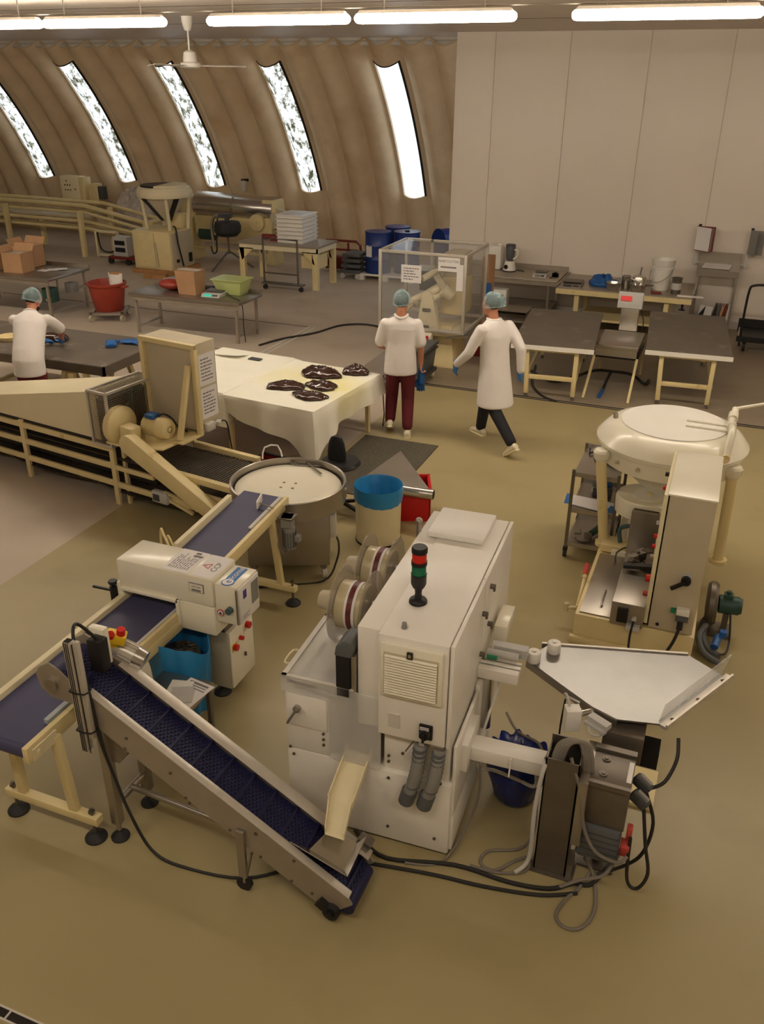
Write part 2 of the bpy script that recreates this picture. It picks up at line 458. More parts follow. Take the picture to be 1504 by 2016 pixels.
# ---------------------------------------------------------------- ceiling lamps
def lamp(x0, x1, y, z, label, group):
    t = thing('ceiling_lamp', label, 'lamp', ((x0 + x1) / 2, y, ZC), group)
    xm = (x0 + x1) / 2
    put('housing', MB().hexa([(x0 + .03, y - .05, z + .04), (x1 - .03, y - .05, z + .04), (x1 - .03, y + .05, z + .04), (x0 + .03, y + .05, z + .04),
                              (x0 + .05, y - .03, z + .07), (x1 - .05, y - .03, z + .07), (x1 - .05, y + .03, z + .07), (x0 + .05, y + .03, z + .07)]), 'greywhite', t, bev=.006)
    d = MB()
    secs = []
    for x, s in ((x0, .55), (x0 + .02, .9), (x0 + .06, 1), (x1 - .06, 1), (x1 - .02, .9), (x1, .55)):
        secs.append(((x, y, z), (0, .072 * s, 0), (0, 0, .048 * s)))
    d.loft(secs, 14)
    put('diffuser', d, 'lamp', t)
    for x in (x0 + .3, x1 - .3): put('hanger', MB().cyl((x, y, z + .065), (x, y, ZC), .008, n=8), 'steel', t)
    return t
GL = 'fluorescent lamps under the ceiling'
L0 = lamp(-3.85, -2.24, 9.0, 4.55, 'lit fluorescent lamp hung from the ceiling over the walking people', GL)
rows_vis = [(-9.32, 'lit fluorescent lamp end to end with the one on the window side of the fan'), (-7.67, 'lit fluorescent lamp hung next to the ceiling fan, on its window side'),
            (-5.53, 'lit fluorescent lamp just past the ceiling fan towards the white wall'), (-1.72, 'lit fluorescent lamp hung in front of the white panel wall')]
for xx, lb in rows_vis: dup(L0, (xx + 3.85, 0, 0), lb)
# the rows go on out of the picture over the rest of the hall
for xx in (-13.3, -11.65, -17.2, -15.5, -.05, 2.1, 3.75):
    dup(L0, (xx + 3.85, 0, 0), 'lit fluorescent lamp further along the ceiling row, out of sight')
for xx in (-9.4, -5.4, -2.4, .6, 3.4):
    dup(L0, (xx + 3.85, -8.2, 0), 'lit fluorescent lamp of a second ceiling row, out of sight')
struct('trim_10', MB().tube([(XL, 9.0, 4.64), (-6, 9.02, 4.645), (0, 9.0, 4.64), (XR, 9, 4.645)], .008, n=6), 'cablegrey')

# ---------------------------------------------------------------- ceiling fan
FX, FY = -7.72, 12.0
t = thing('ceiling_fan', 'white ceiling fan with a long rod and three thin blades', 'fan', (FX, FY, ZC))
put('canopy', MB().lathe((FX, FY, 4.62), [(.04, 0), (.055, .03), (.075, .10), (.08, .18)], 20), 'white', t)
put('rod', MB().cyl((FX, FY, 4.36), (FX, FY, 4.66), .013, n=12), 'white', t)
put('motor', MB().lathe((FX, FY, 4.16), [(.07, -.02), (.14, 0), (.145, .05), (.10, .07), (.095, .13), (.085, .19), (.05, .215), (.02, .22)], 24), 'white', t)
bl = MB()
for k in range(3):
    a = math.radians(22 + 120 * k); c, s_ = math.cos(a), math.sin(a)
    b = MB()
    b.hexa([(.12, -.05, -.006), (.80, -.07, -.012), (.80, .07, .008), (.12, .05, .004), (.12, -.05, .0), (.80, -.07, -.007), (.80, .07, .013), (.12, .05, .01)])
    b.xf(Matrix.Translation((FX, FY, 4.18)) @ Matrix.Rotation(a, 4, 'Z'))
    put('blade', b, 'white', t)
# wall lamp and socket on the foam wall
def wallpt(px, z):   # point on the inner face of the arch
    p = math.asin((z - ZC0) / (RAD - .2)); return arch(px, p, .02)
a = Vector(wallpt(-12.0, 1.62))
t = thing('wall_lamp', 'small caged bulkhead lamp on the foam wall above the steel roller', 'lamp', a)
put('bracket', MB().box(a + Vector((0, -.02, .06)), (.16, .12, .06)), 'dark_slot', t)
put('globe', MB().lathe(a + Vector((0, -.10, -.2)), [(.06, 0), (.075, .04), (.08, .16), (.09, .18), (.095, .24), (.03, .26)], 18), 'greywhite', t)
a = Vector(wallpt(-11.25, 1.1))
t = thing('wall_socket', 'small grey socket box on the foam wall beside the white trays', 'socket', a)
put('box', MB().box(a + Vector((0, -.05, 0)), (.16, .12, .26)), 'grey', t, bev=.01)
put('flap', MB().box(a + Vector((0, -.12, .03)), (.10, .03, .10)), 'darkgreen', t)
put('conduit', MB().cyl(a + Vector((.06, -.02, .1)), a + Vector((.12, -.02, .25)), .015, n=8), 'grey', t)
# ================================================================ PACKAGING MACHINE (white, centre)
PIV = Vector((-.94, 3.47, 0)); RPK = Matrix.Translation(PIV) @ Matrix.Rotation(math.radians(2.5), 4, 'Z') @ Matrix.Translation(-PIV)
pk = thing('packaging_machine', 'white packaging machine cabinet with stack light and two film reels', 'machine', (-1.4, 3.9, 0))
def pp(name, mb, m, parent=pk, **k): return put(name, mb.xf(RPK), m, parent, **k)
body = MB().bx(-1.92, -.94, 3.47, 4.55, .03, .54)
body.bx(-1.92, -1.655, 3.47, 4.10, .54, .955).bx(-1.34, -.96, 3.50, 4.7, .54, .84).bx(-1.655, -1.34, 3.86, 4.10, .54, .9)
b_ = pp('body', body, 'machwhite', bev=.008)
pp('plinth', MB().bx(-1.88, -.98, 3.52, 4.5, 0, .03), 'darkgrey')
pp('side_panel', MB().bx(-.945, -.925, 3.50, 4.02, .30, .80), 'machwhite', bev=.004)
pp('side_panel', MB().bx(-.945, -.925, 3.50, 4.5, .04, .295), 'machwhite', bev=.004)
pp('side_panel', MB().bx(-.955, -.925, 4.03, 4.62, .30, .82), 'machwhite', bev=.004)
lv = MB()
for k in range(9): lv.box((-.922, 4.25, .08 + .022 * k), (.008, .3, .009))
pp('side_louvre', lv, 'greywhite', kind='stuff')
bt = MB()
for x, z in ((-1.60, .34), (-1.62, .13), (-1.30, .13), (-1.02, .13), (-1.30, .50), (-1.0, .55), (-1.02, .62), (-1.22, .70), (-1.30, .62), (-1.30, .66), (-1.69, .62), (-1.69, .66), (-1.69, .70), (-1.90, .55), (-1.88, .50), (-1.45, .50)):
    bt.cyl((x, 3.472, z), (x, 3.462, z), .009, n=8)
pp('bolt', bt, 'steel_dark', kind='stuff')
lt = MB().cyl((-1.84, 3.47, .85), (-1.84, 3.44, .85), .022, n=14).bar((-1.84, 3.435, .85), (-1.89, 3.42, .76), .014, .012)
pp('latch', lt, 'steel')
pp('rating_plate', MB().bx(-1.73, -1.70, 3.466, 3.471, .905, .92), 'grey')
pp('access_door', MB().bx(-1.905, -1.665, 3.462, 3.472, .72, .945), 'machwhite', bev=.003)
# clear cover over the infeed
cv = MB().bx(-1.93, -1.345, 3.455, 3.462, .56, .56 + .0) if 0 else MB()
cv.bx(-1.65, -1.345, 3.455, 3.462, .55, 1.05)
cv.bx(-1.93, -1.65, 3.455, 3.462, .955, 1.055)
cv.bx(-1.93, -1.50, 3.455, 4.10, 1.05, 1.057)
cv.bx(-1.935, -1.929, 3.455, 4.10, .955, 1.057)
pp('clear_cover', cv, 'plexi')
rm = MB().bx(-1.93, -1.90, 3.455, 4.10, 1.057, 1.064).bx(-1.93, -1.5, 3.455, 3.475, 1.057, 1.064).bx(-1.93, -1.5, 4.08, 4.10, 1.057, 1.064)
pp('cover_rim', rm, 'greywhite')
pp('cover_handle', MB().tube([(-1.935, 3.62, 1.02), (-1.985, 3.62, 1.02), (-1.985, 3.74, 1.02), (-1.935, 3.74, 1.02)], .007, n=8, sm=3), 'cream_pale')
inn = MB().cyl((-1.86, 3.49, 1.0), (-1.74, 3.49, 1.0), .022, n=12).cyl((-1.74, 3.49, .98), (-1.60, 3.49, .965), .018, n=12).box((-1.82, 3.47, 1.025), (.16, .02, .02))
inn.bx(-1.88, -1.70, 3.5, 4.05, .956, .975)
pp('feed_rollers', inn, 'steel')
pp('feed_tray', MB().bx(-1.64, -1.36, 3.50, 3.86, .545, .56).bx(-1.64, -1.36, 3.80, 3.86, .56, .80), 'steel')
# discharge chute
ch = MB()
A = [(-1.565, 3.50, .575), (-1.425, 3.50, .575)]; B = [(-1.555, 3.20, .455), (-1.415, 3.20, .455)]; C_ = [(-1.50, 3.03, .40), (-1.385, 3.03, .40)]
for (p, q), (r_, s_) in ((A, B), (B, C_)):
    ch.add([p, q, s_, r_], [(0, 1, 2, 3)])
for i in (0, 1):
    for p, q in ((A[i], B[i]), (B[i], C_[i])):
        ch.add([p, q, (q[0], q[1], q[2] + .045), (p[0], p[1], p[2] + .045)], [(0, 1, 2, 3)])
put('chute', ch, 'cream_pale', pk, thick=.006)
# upper cabinet
cab = pp('cabinet', MB().bx(-1.36, -.985, 3.45, 4.93, .82, 1.47).bx(-1.49, -1.358, 3.49, 4.93, .82, 1.462), 'machwhite', bev=.006)
d1 = pp('cabinet_door', MB().bx(-.978, -.955, 3.455, 4.16, .815, 1.472), 'machwhite', bev=.005)
d2 = pp('cabinet_door', MB().bx(-.978, -.955, 4.168, 4.93, .70, 1.472), 'machwhite', bev=.005)
for d, pts in ((d1, ((4.10, 1.28), (4.10, 1.0))), (d2, ((4.28, 1.36), (4.28, 1.10)))):
    for y, z in pts:
        pp('door_latch', MB().cyl((-.956, y, z), (-.925, y, z), .016, n=12).box((-.93, y, z - .012), (.012, .022, .03)), 'steel_dark', d)
gr = pp('vent_grille', MB().bx(-1.345, -1.005, 3.425, 3.452, 1.10, 1.435), 'cream_white', bev=.012)
pp('grille_gap_shade', MB().bx(-1.322, -1.028, 3.4235, 3.4255, 1.125, 1.385), 'beige_grey', gr)  # darker plate standing proud, its colour paints the shade between the louvres
for k in range(15):
    z = 1.135 + .0165 * k
    pp('louvre', MB().hexa([(-1.315, 3.410, z - .004), (-1.035, 3.410, z - .004), (-1.035, 3.427, z - .002), (-1.315, 3.427, z - .002), (-1.315, 3.410, z - .001), (-1.035, 3.410, z - .001), (-1.035, 3.427, z + .006), (-1.315, 3.427, z + .006)]), 'cream_white', gr)
dsp = pp('display', MB().bx(-1.195, -1.165, 3.412, 3.428, 1.375, 1.412), 'black', gr)
pp('display_pane', MB().bx(-1.188, -1.172, 3.410, 3.414, 1.385, 1.405), 'steel_bright', gr)
pp('type_plate', MB().bx(-1.30, -1.235, 3.446, 3.451, .885, .975), 'greywhite')
sw = pp('main_switch', MB().bx(-1.125, -1.05, 3.435, 3.452, .86, .955), 'black', bev=.006)
pp('switch_knob', MB().cyl((-1.087, 3.438, .91), (-1.087, 3.40, .91), .03, .026, n=18).box((-1.087, 3.392, .905), (.012, .02, .05)), 'black', sw)
pp('switch_tag', MB().box((-1.10, 3.41, .855), (.025, .01, .04), rx=.3).box((-1.09, 3.42, .945), (.05, .004, .02)), 'lightgrey', sw)
pp('hinge', MB().bx(-1.06, -.99, 3.44, 3.46, .79, .825), 'steel')
pp('door_rod', MB().cyl((-1.15, 3.455, .83), (-1.20, 3.45, .735), .004, n=6), 'steel_dark')
for dx in (0, .105):
    hs = MB().tube([(-1.115 + dx, 3.46, .80), (-1.12 + dx, 3.435, .70), (-1.135 + dx, 3.425, .58), (-1.165 + dx, 3.43, .475)], .036, n=14)
    h_ = pp('duct_hose', hs, 'grey')
    rg = MB()
    for k in range(9):
        t_ = k / 9; z = .78 - .28 * t_; rg.lathe((-1.118 + dx - .035 * t_ * t_, 3.445 - .02 * t_, z), [(.0375, -.006), (.0395, 0), (.0375, .006)], 14)
    pp('hose_rib', rg, 'greyplastic', h_)
    pp('hose_collar', MB().cyl((-1.163 + dx, 3.432, .485), (-1.185 + dx, 3.432, .395), .044, n=16), 'greyplastic', h_)
# things on top
tp = pp('top_tray', MB().bx(-1.425, -1.065, 4.54, 4.91, 1.472, 1.512), 'white', bev=.012)
st = thing('stack_light', 'black signal tower with red and green lenses on white machine top', 'signal light', RPK @ Vector((-1.255, 3.80, 1.472)))
c0 = RPK @ Vector((-1.255, 3.80, 1.472))
put('base', MB().lathe(c0, [(.05, 0), (.05, .012), (.045, .02), (.022, .03), (.018, .06), (.022, .085), (.034, .10), (.036, .11)], 22), 'black', st)
put('socket', MB().lathe(c0 + Vector((0, 0, .11)), [(.038, 0), (.042, .01), (.042, .065), (.044, .07)], 22), 'black', st)
put('green_lens', MB().cyl(c0 + Vector((0, 0, .18)), c0 + Vector((0, 0, .24)), .039, n=22), 'lens_green', st)
put('ring', MB().cyl(c0 + Vector((0, 0, .236)), c0 + Vector((0, 0, .258)), .043, n=22), 'black', st)
put('red_lens', MB().cyl(c0 + Vector((0, 0, .255)), c0 + Vector((0, 0, .315)), .039, n=22), 'lens_red', st)
put('cap', MB().lathe(c0 + Vector((0, 0, .31)), [(.043, 0), (.043, .025), (.038, .033), (.001, .034)], 22), 'black', st)
kn = RPK @ Vector((-1.25, 3.54, 1.47))
put('top_fitting', MB().lathe(kn, [(.016, 0), (.016, .012), (.012, .014), (.013, .032), (.008, .036), (.001, .037)], 12), 'grey', pk)
# sensor head on the left flank
sb = pp('sensor_box', MB().bx(-1.605, -1.52, 3.455, 3.58, 1.0, 1.27), 'black', bev=.008)
pp('sensor_hood', MB().ext([(-1.61, 3.45, 1.27), (-1.515, 3.45, 1.27), (-1.50, 3.45, 1.32), (-1.515, 3.45, 1.37), (-1.56, 3.45, 1.37), (-1.60, 3.45, 1.33)], (0, .15, 0)), 'greyplastic', sb, bev=.008)
pp('sensor_bracket', MB().bx(-1.515, -1.495, 3.46, 3.56, .99, 1.28), 'steel', sb)
# film reels on horizontal shafts
def reel(yc, zc, R, x0, x1):
    sh = pp('reel_shaft', MB().cyl((x1 - .02, yc, zc), (-1.46, yc, zc), .018, n=12).cyl((x1 + .0, yc, zc), (x1 + .03, yc, zc), .03, n=8).box((x1 + .025, yc, zc + .03), (.03, .03, .03)), 'steel_bright')
    pp('reel_cone', MB().lathe((x0 - .13, yc, zc), [(.045, 0), (.055, .01), (.07, .12), (.07, .13)], 20, axis=(1, 0, 0)), 'beige_grey')
    r_ = pp('film_reel', MB().cyl((x0 + .012, yc, zc), (x0 + .085, yc, zc), R * .64, n=36), 'film')
    pp('film_print', MB().cyl((x0 + .072, yc, zc), (x0 + .10, yc, zc), R * .65, n=36), 'paper', r_)
    pp('film_print', MB().cyl((x0 + .086, yc, zc), (x0 + .118, yc, zc), R * .655, n=36), 'filmprint', r_)
    pp('film_edge', MB().cyl((x0 + .118, yc, zc), (x0 + .135, yc, zc), R * .645, n=36), 'paper', r_)
    pp('film_edge', MB().cyl((x0 + .135, yc, zc), (x1 - .012, yc, zc), R * .62, n=36), 'film', r_)
    for x in (x0, x1 - .004):
        pp('reel_disc', MB().cyl((x, yc, zc), (x + .006, yc, zc), R, n=40), 'reelclear', r_)
reel(4.50, 1.20, .225, -1.81, -1.62)
reel(4.00, 1.235, .225, -1.79, -1.60)
rl = MB()
for y, z, x0, x1 in ((4.30, 1.04, -1.86, -1.55), (4.22, 1.10, -1.78, -1.52), (4.72, 1.10, -1.70, -1.5), (4.2, .98, -1.8, -1.5)):
    rl.cyl((x0, y, z), (x1, y, z), .016, n=12)
pp('guide_rollers', rl, 'steel_bright')
pp('roller_arm', MB().bx(-1.86, -1.82, 4.16, 4.50, 1.02, 1.06).bx(-1.84, -1.72, 4.42, 4.50, 1.06, 1.10).bx(-1.88, -1.83, 4.10, 4.2, .98, 1.02), 'alu')
pp('back_post', MB().cyl((-1.50, 4.62, 1.40), (-1.50, 4.62, 1.52), .018, n=10).ball((-1.50, 4.62, 1.53), .024).cyl((-1.54, 4.4, 1.34), (-1.5, 4.4, 1.34), .012), 'steel')
# right hand flank: air cylinder block and its guard
pp('side_box', MB().bx(-.93, -.85, 4.36, 4.62, .93, 1.04), 'cream_white', bev=.006)
blk = pp('cylinder_block', MB().bx(-.955, -.715, 4.06, 4.19, .86, .93), 'machwhite', bev=.004)
pp('cylinder_slot', MB().bx(-.955, -.715, 4.105, 4.115, .926, .933).bx(-.955, -.715, 4.15, 4.16, .926, .933), 'grey', blk)
pp('air_cylinder', MB().cyl((-.93, 4.20, .955), (-.74, 4.20, .955), .024, n=14).box((-.80, 4.27, .95), (.20, .06, .06)), 'lightgrey', blk)
pp('air_fitting', MB().cyl((-.92, 4.14, .965), (-.86, 4.14, .965), .014, n=10), 'green', blk)
pp('cylinder_tube', MB().cyl((-.90, 4.14, .86), (-.90, 4.14, .45), .035, n=14), 'steel_bright')
pp('guide_plate', MB().hexa([(-.92, 3.98, .35), (-.905, 3.98, .35), (-.905, 4.02, .35), (-.92, 4.02, .35), (-.85, 4.20, .75), (-.835, 4.20, .75), (-.835, 4.24, .75), (-.85, 4.24, .75)]), 'white')
arm = pp('support_arm', MB().bx(-.925, -.43, 3.70, 3.82, .555, .645), 'white', bev=.005)
pp('arm_bracket', MB().bx(-.94, -.89, 3.62, 3.90, .53, .72), 'white', arm, bev=.004)
pp('cable_tie', MB().bar((-.66, 3.69, .64), (-.66, 3.67, .53), .008, .012), 'white', arm)
# ================================================================ INCLINED ELEVATOR
def zt(X): return 1.045 - .585 * (X + 2.76)
el = thing('elevator_conveyor', 'inclined stainless elevator conveyor with dark blue cleated modular belt', 'conveyor', (-2.3, 3.0, 0))
prof = [(-3.13, 1.11), (-3.10, 1.16), (-3.03, 1.205), (-2.97, 1.175), (-2.90, 1.115), (-2.76, zt(-2.76)), (-1.29, zt(-1.29)), (-1.27, .15), (-1.40, .03), (-2.75, .84), (-2.90, .97), (-3.05, .975), (-3.11, 1.02)]
for y0, y1 in ((2.862, 2.872), (3.158, 3.168)):
    sp = put('side_plate', MB().ext([(x, y0, z) for x, z in prof], (0, y1 - y0, 0)), 'steel_paint', el)
    yy = (2.862, 2.91) if y0 < 3 else (3.13, 3.20)
    put('top_flange', MB().hexa([(-2.80, yy[0], zt(-2.80)), (-1.29, yy[0], zt(-1.29)), (-1.29, yy[1], zt(-1.29)), (-2.80, yy[1], zt(-2.80)),
                                 (-2.80, yy[0], zt(-2.80) + .008), (-1.29, yy[0], zt(-1.29) + .008), (-1.29, yy[1], zt(-1.29) + .008), (-2.80, yy[1], zt(-2.80) + .008)]), 'alu', sp, bev=.002)
    if y0 < 3:
        for x, dz in ((-2.58, -.10), (-2.60, -.19), (-2.32, -.10), (-2.22, -.22), (-2.24, -.2), (-1.98, -.18), (-1.82, -.05), (-1.80, -.20), (-1.60, -.03), (-1.50, -.17), (-1.62, -.2)):
            put('bolt', MB().cyl((x, 2.863, zt(x) + dz), (x, 2.856, zt(x) + dz), .009, n=8), 'steel_dark', sp)
        hb = put('head_bearing', MB().cyl((-3.03, 2.864, 1.07), (-3.03, 2.845, 1.07), .042, n=20), 'steel', sp)
        put('bearing_housing', MB().cyl((-1.385, 2.864, .065), (-1.385, 2.83, .065), .05, .045, n=18).cyl((-1.385, 2.84, .065), (-1.385, 2.815, .065), .022, n=14).box((-1.44, 2.85, .10), (.05, .03, .06), ry=.6), 'black', sp)
put('return_pan', MB().hexa([(-2.75, 2.873, zt(-2.75) - .12), (-1.40, 2.873, zt(-1.40) - .09), (-1.40, 3.157, zt(-1.40) - .09), (-2.75, 3.157, zt(-2.75) - .12), (-2.75, 2.873, zt(-2.75) - .11), (-1.40, 2.873, zt(-1.4) - .08), (-1.40, 3.157, zt(-1.4) - .08), (-2.75, 3.157, zt(-2.75) - .11)]), 'steel_dark', el)
# modular belt: carrier plus rows of little hinge links
dx, dz = 1 / math.hypot(1, .585), -.585 / math.hypot(1, .585)
def bel(s, y, h):   # along the incline from the top, across, above the carrier
    return (-3.00 + s * dx + h * -dz, y, zt(-3.00) - .055 + s * dz + h * dx)
LB = 1.98
bm_ = MB()
def bslab(mb, s0, s1, y0, y1, h0, h1):
    mb.hexa([bel(s0, y0, h0), bel(s1, y0, h0), bel(s1, y1, h0), bel(s0, y1, h0), bel(s0, y0, h1), bel(s1, y0, h1), bel(s1, y1, h1), bel(s0, y1, h1)])
bslab(bm_, 0, LB, 2.876, 3.155, -.01, 0)
belt = put('belt', bm_, 'bluemod', el)
lk = MB(); k = 0; s = .012
while s < LB - .01:
    n = 14
    for i in range(n):
        y = 2.884 + (3.148 - 2.884) * (i + .5) / n; off = .005 * (1 if i % 2 else -1)
        bslab(lk, s + off, s + off + .012, y - .0082, y + .0082, 0, .008)
    s += .0245
put('belt_link', lk, 'bluemod', belt, kind='stuff')
for k in range(13):
    s = .13 + .149 * k
    c = MB(); bslab(c, s, s + .007, 2.880, 3.152, 0, .034); bslab(c, s - .012, s + .018, 2.880, 3.152, 0, .010)
    put('cleat', c, 'bluemod', belt)
put('tail_roller', MB().cyl(bel(LB, 2.88, -.045), bel(LB, 3.15, -.045), .047, n=20), 'bluemod', belt)
put('head_roller', MB().cyl((-3.03, 2.875, 1.07), (-3.03, 3.155, 1.07), .07, n=20), 'bluemod', belt)
# support legs
for y in (2.90, 3.19):
    lg = put('leg', MB().bx(-2.80, -2.745, y - .027, y + .027, .12, .92), 'steel', el, bev=.004)
    put('leg_tip', MB().lathe((-2.772, y, .06), [(.014, 0), (.014, .05), (.03, .06)], 12), 'steel', lg)
    put('foot_pad', MB().lathe((-2.772, y, 0), [(.055, 0), (.055, .012), (.04, .03), (.015, .05), (.012, .08)], 18), 'rubber', lg)
put('leg_stretcher', MB().cyl((-2.772, 2.90, .25), (-2.772, 3.19, .25), .022, n=12), 'steel', el)
put('brace', MB().cyl((-2.772, 3.05, .26), (-1.93, 2.97, .30), .018, n=12), 'steel', el)
put('gusset', MB().hexa([(-2.745, 2.91, .58), (-2.70, 2.91, .58), (-2.70, 3.16, .58), (-2.745, 3.16, .58), (-2.745, 2.91, .80), (-2.55, 2.91, .80), (-2.55, 3.16, .80), (-2.745, 3.16, .80)]), 'steel', el)
for y in (2.855, 3.18):
    l2 = put('leg', MB().bx(-1.935, -1.885, y - .018, y + .004, .10, .44), 'steel', el, bev=.002)
    put('wheel_fork', MB().bar((-1.90, y, .32), (-1.905, y - .0, .06), .012, .03).bar((-1.86, y + .01, .28), (-1.895, y, .10), .01, .02), 'steel', l2)
    put('caster_wheel', MB().cyl((-1.91, y - .014, .045), (-1.91, y + .014, .045), .045, n=20), 'rubber', l2)
# infeed hopper at the low end
hp = MB()
q = [(-1.64, 2.90, .415), (-1.31, 2.90, .30), (-1.31, 3.16, .33), (-1.52, 3.16, .43)]
hp.add([(-1.56, 2.96, .33), (-1.35, 2.94, .285), (-1.35, 3.12, .30), (-1.50, 3.13, .36), q[0], q[1], q[2], q[3]], [(0, 1, 2, 3), (0, 1, 5, 4), (1, 2, 6, 5)])
put('feed_hopper', hp, 'steel_bright', el, thick=.005)
put('hopper_block', MB().box((-1.335, 3.185, .25), (.08, .06, .07), ry=.5), 'steel', el)
# motor, e-stop, uprights with the grey control box
mt = put('gear_motor', MB().cyl((-2.90, 3.215, 1.13), (-2.85, 3.225, 1.11), .045, n=18).cyl((-2.85, 3.225, 1.11), (-2.765, 3.24, 1.07), .055, n=22), 'alu', el)
fn = MB()
a0, b0 = Vector((-2.845, 3.226, 1.107)), Vector((-2.765, 3.24, 1.07))
u_, w_ = fn.frame(b0 - a0)
for k in range(18):
    an = 2 * PI * k / 18; n_ = u_ * math.cos(an) + w_ * math.sin(an)
    fn.bar(a0 + n_ * .059, b0 + n_ * .059, .005, .014, up=n_)
put('cooling_fin', fn, 'alu', mt)
put('fan_cowl', MB().cyl(b0, b0 + (b0 - a0).normalized() * .06, .066, .06, n=22), 'steel_bright', mt)
es = thing('emergency_stop_box', 'yellow emergency stop box with two red buttons on elevator head', 'switch', (-2.84, 3.19, 1.15))
put('box', MB().box((-2.835, 3.19, 1.215), (.11, .08, .06), rz=.5, ry=.3), 'yellow', es, bev=.01)
put('button', MB().cyl((-2.805, 3.195, 1.235), (-2.797, 3.195, 1.275), .024, n=18), 'redbtn', es)
put('button', MB().cyl((-2.84, 3.16, 1.235), (-2.832, 3.145, 1.265), .02, n=18), 'redbtn', es)
put('collar', MB().box((-2.87, 3.20, 1.18), (.05, .06, .06), rz=.5), 'yellow', es)
bc = put('control_box', MB().bx(-2.86, -2.775, 2.985, 3.055, 1.12, 1.32), 'black', el, bev=.005)
put('box_cover', MB().bx(-2.90, -2.80, 3.056, 3.10, 1.12, 1.35), 'cream_white', bc, bev=.006)
pr = put('profile_post', MB().bx(-2.845, -2.80, 2.80, 2.845, .72, 1.43).bx(-2.795, -2.765, 2.815, 2.845, .80, 1.43), 'alu', el, bev=.005)
gv = MB()
for x in (-2.835, -2.823, -2.811, -2.785): gv.bx(x, x + .004, 2.797, 2.801, .72, 1.43)
gv.bx(-2.84, -2.805, 2.805, 2.84, 1.428, 1.432)
put('post_groove', gv, 'dark_slot', pr)
for z in (.86, 1.12): put('cable_tie', MB().tube([(-2.85, 2.795, z), (-2.76, 2.80, z), (-2.755, 2.85, z), (-2.80, 2.87, z), (-2.85, 2.85, z)], .005, n=6, sm=2, closed=True), 'black', pr)
put('cable', MB().tube([(-2.82, 3.02, 1.32), (-2.85, 2.93, 1.46), (-2.82, 2.86, 1.43), (-2.785, 2.85, 1.30), (-2.765, 2.85, 1.0), (-2.76, 2.86, .76), (-2.70, 2.85, .55), (-2.62, 2.84, .30), (-2.50, 2.83, .08), (-2.32, 2.84, .012), (-1.95, 2.90, .012), (-1.70, 3.10, .012), (-1.5, 3.3, .012)], .009, n=8), 'cable', el)

# ================================================================ FLAT BLUE CONVEYOR (lower run)
def leveling_foot(parent, x, y, z1):
    f = put('foot_stem', MB().cyl((x, y, .02), (x, y, z1), .010, n=10).cyl((x, y, z1 - .03), (x, y, z1 - .015), .02, n=6), 'steel_dark', parent)
    put('foot_pad', MB().lathe((x, y, 0), [(.065, 0), (.065, .012), (.05, .03), (.02, .04), (.012, .05)], 20), 'rubber', f)
lc = thing('belt_conveyor', 'cream framed flat conveyor with smooth blue belt running into metal detector', 'conveyor', (-3.3, 3.5, 0))
ZB = .775
put('belt', MB().bx(-3.50, -3.10, 2.68, 4.30, ZB - .015, ZB).cyl((-3.50, 2.68, ZB - .045), (-3.10, 2.68, ZB - .045), .045, n=20), 'bluebelt', lc)
put('side_rail', MB().bx(-3.55, -3.505, 2.66, 4.20, ZB - .09, ZB + .035), 'cream_pale', lc, bev=.006)
put('side_rail', MB().bx(-3.095, -3.06, 2.63, 4.28, ZB - .09, ZB + .012), 'cream', lc, bev=.004)
put('side_rail', MB().bx(-3.09, -3.055, 3.20, 4.22, ZB - .13, ZB - .05), 'cream', lc, bev=.004)
put('guide_strip', MB().bx(-3.13, -3.10, 2.85, 3.06, ZB, ZB + .03), 'translucent', lc)
put('edge_channel', MB().bx(-3.105, -3.085, 3.2, 4.28, ZB, ZB + .02), 'lightgrey', lc)
for y in (2.80, 2.90, 3.6): put('bolt', MB().cyl((-3.56, y, ZB - .02), (-3.548, y, ZB - .02), .011, n=8), 'steel_dark', lc)
put('tension_bracket', MB().bx(-3.056, -3.045, 2.66, 2.84, ZB - .085, ZB - .01).cyl((-3.05, 2.70, ZB - .045), (-3.035, 2.70, ZB - .045), .014), 'cream_pale', lc)
for x in (-3.40, -3.00):
    put('leg', MB().bar((x + (.0 if x < -3.2 else -.06), 2.84, .72), (x + (.0 if x < -3.2 else -.02), 2.84, .16), .055, .045), 'cream', lc, bev=.004)
put('cross_bar', MB().bx(-3.52, -2.85, 2.81, 2.87, .13, .185), 'cream', lc, bev=.004)
put('cross_bar', MB().bx(-3.42, -3.04, 2.815, 2.865, .67, .72), 'cream', lc, bev=.004)
leveling_foot(lc, -3.475, 2.84, .23); leveling_foot(lc, -2.90, 2.84, .23)

# ================================================================ METAL DETECTOR
md_ = thing('metal_detector', 'white metal detector tunnel straddling blue belt with warning sheets on top', 'metal detector', (-3.0, 4.3, 0))
hd = MB()
hd.bx(-3.53, -2.78, 4.08, 4.385, .90, 1.10).bx(-3.53, -3.515 + .0, 4.08, 4.385, .72, .90) if 0 else hd.bx(-3.53, -2.78, 4.08, 4.385, .885, 1.10)
hd.bx(-3.53, -3.57, 4.1, 4.36, .7, .885) if 0 else None
hd.bx(-3.06, -2.78, 4.08, 4.385, .66, .885)
head = put('head', hd, 'cream_white', md_, bev=.014)
put('aperture_rim', MB().bx(-3.51, -3.05, 4.06, 4.085, .868, .892).bx(-3.07, -3.045, 4.06, 4.085, .70, .892), 'cream_white', head, bev=.004)
put('tunnel_floor', MB().bx(-3.54, -3.06, 4.09, 4.38, .66, .70), 'cream_pale', md_, bev=.004)
put('left_cheek', MB().bx(-3.57, -3.515, 4.10, 4.37, .66, .90), 'cream_white', md_, bev=.006)
eb = put('control_head', MB().bx(-2.775, -2.60, 4.09, 4.36, .78, 1.075), 'cream_white', md_, bev=.014)
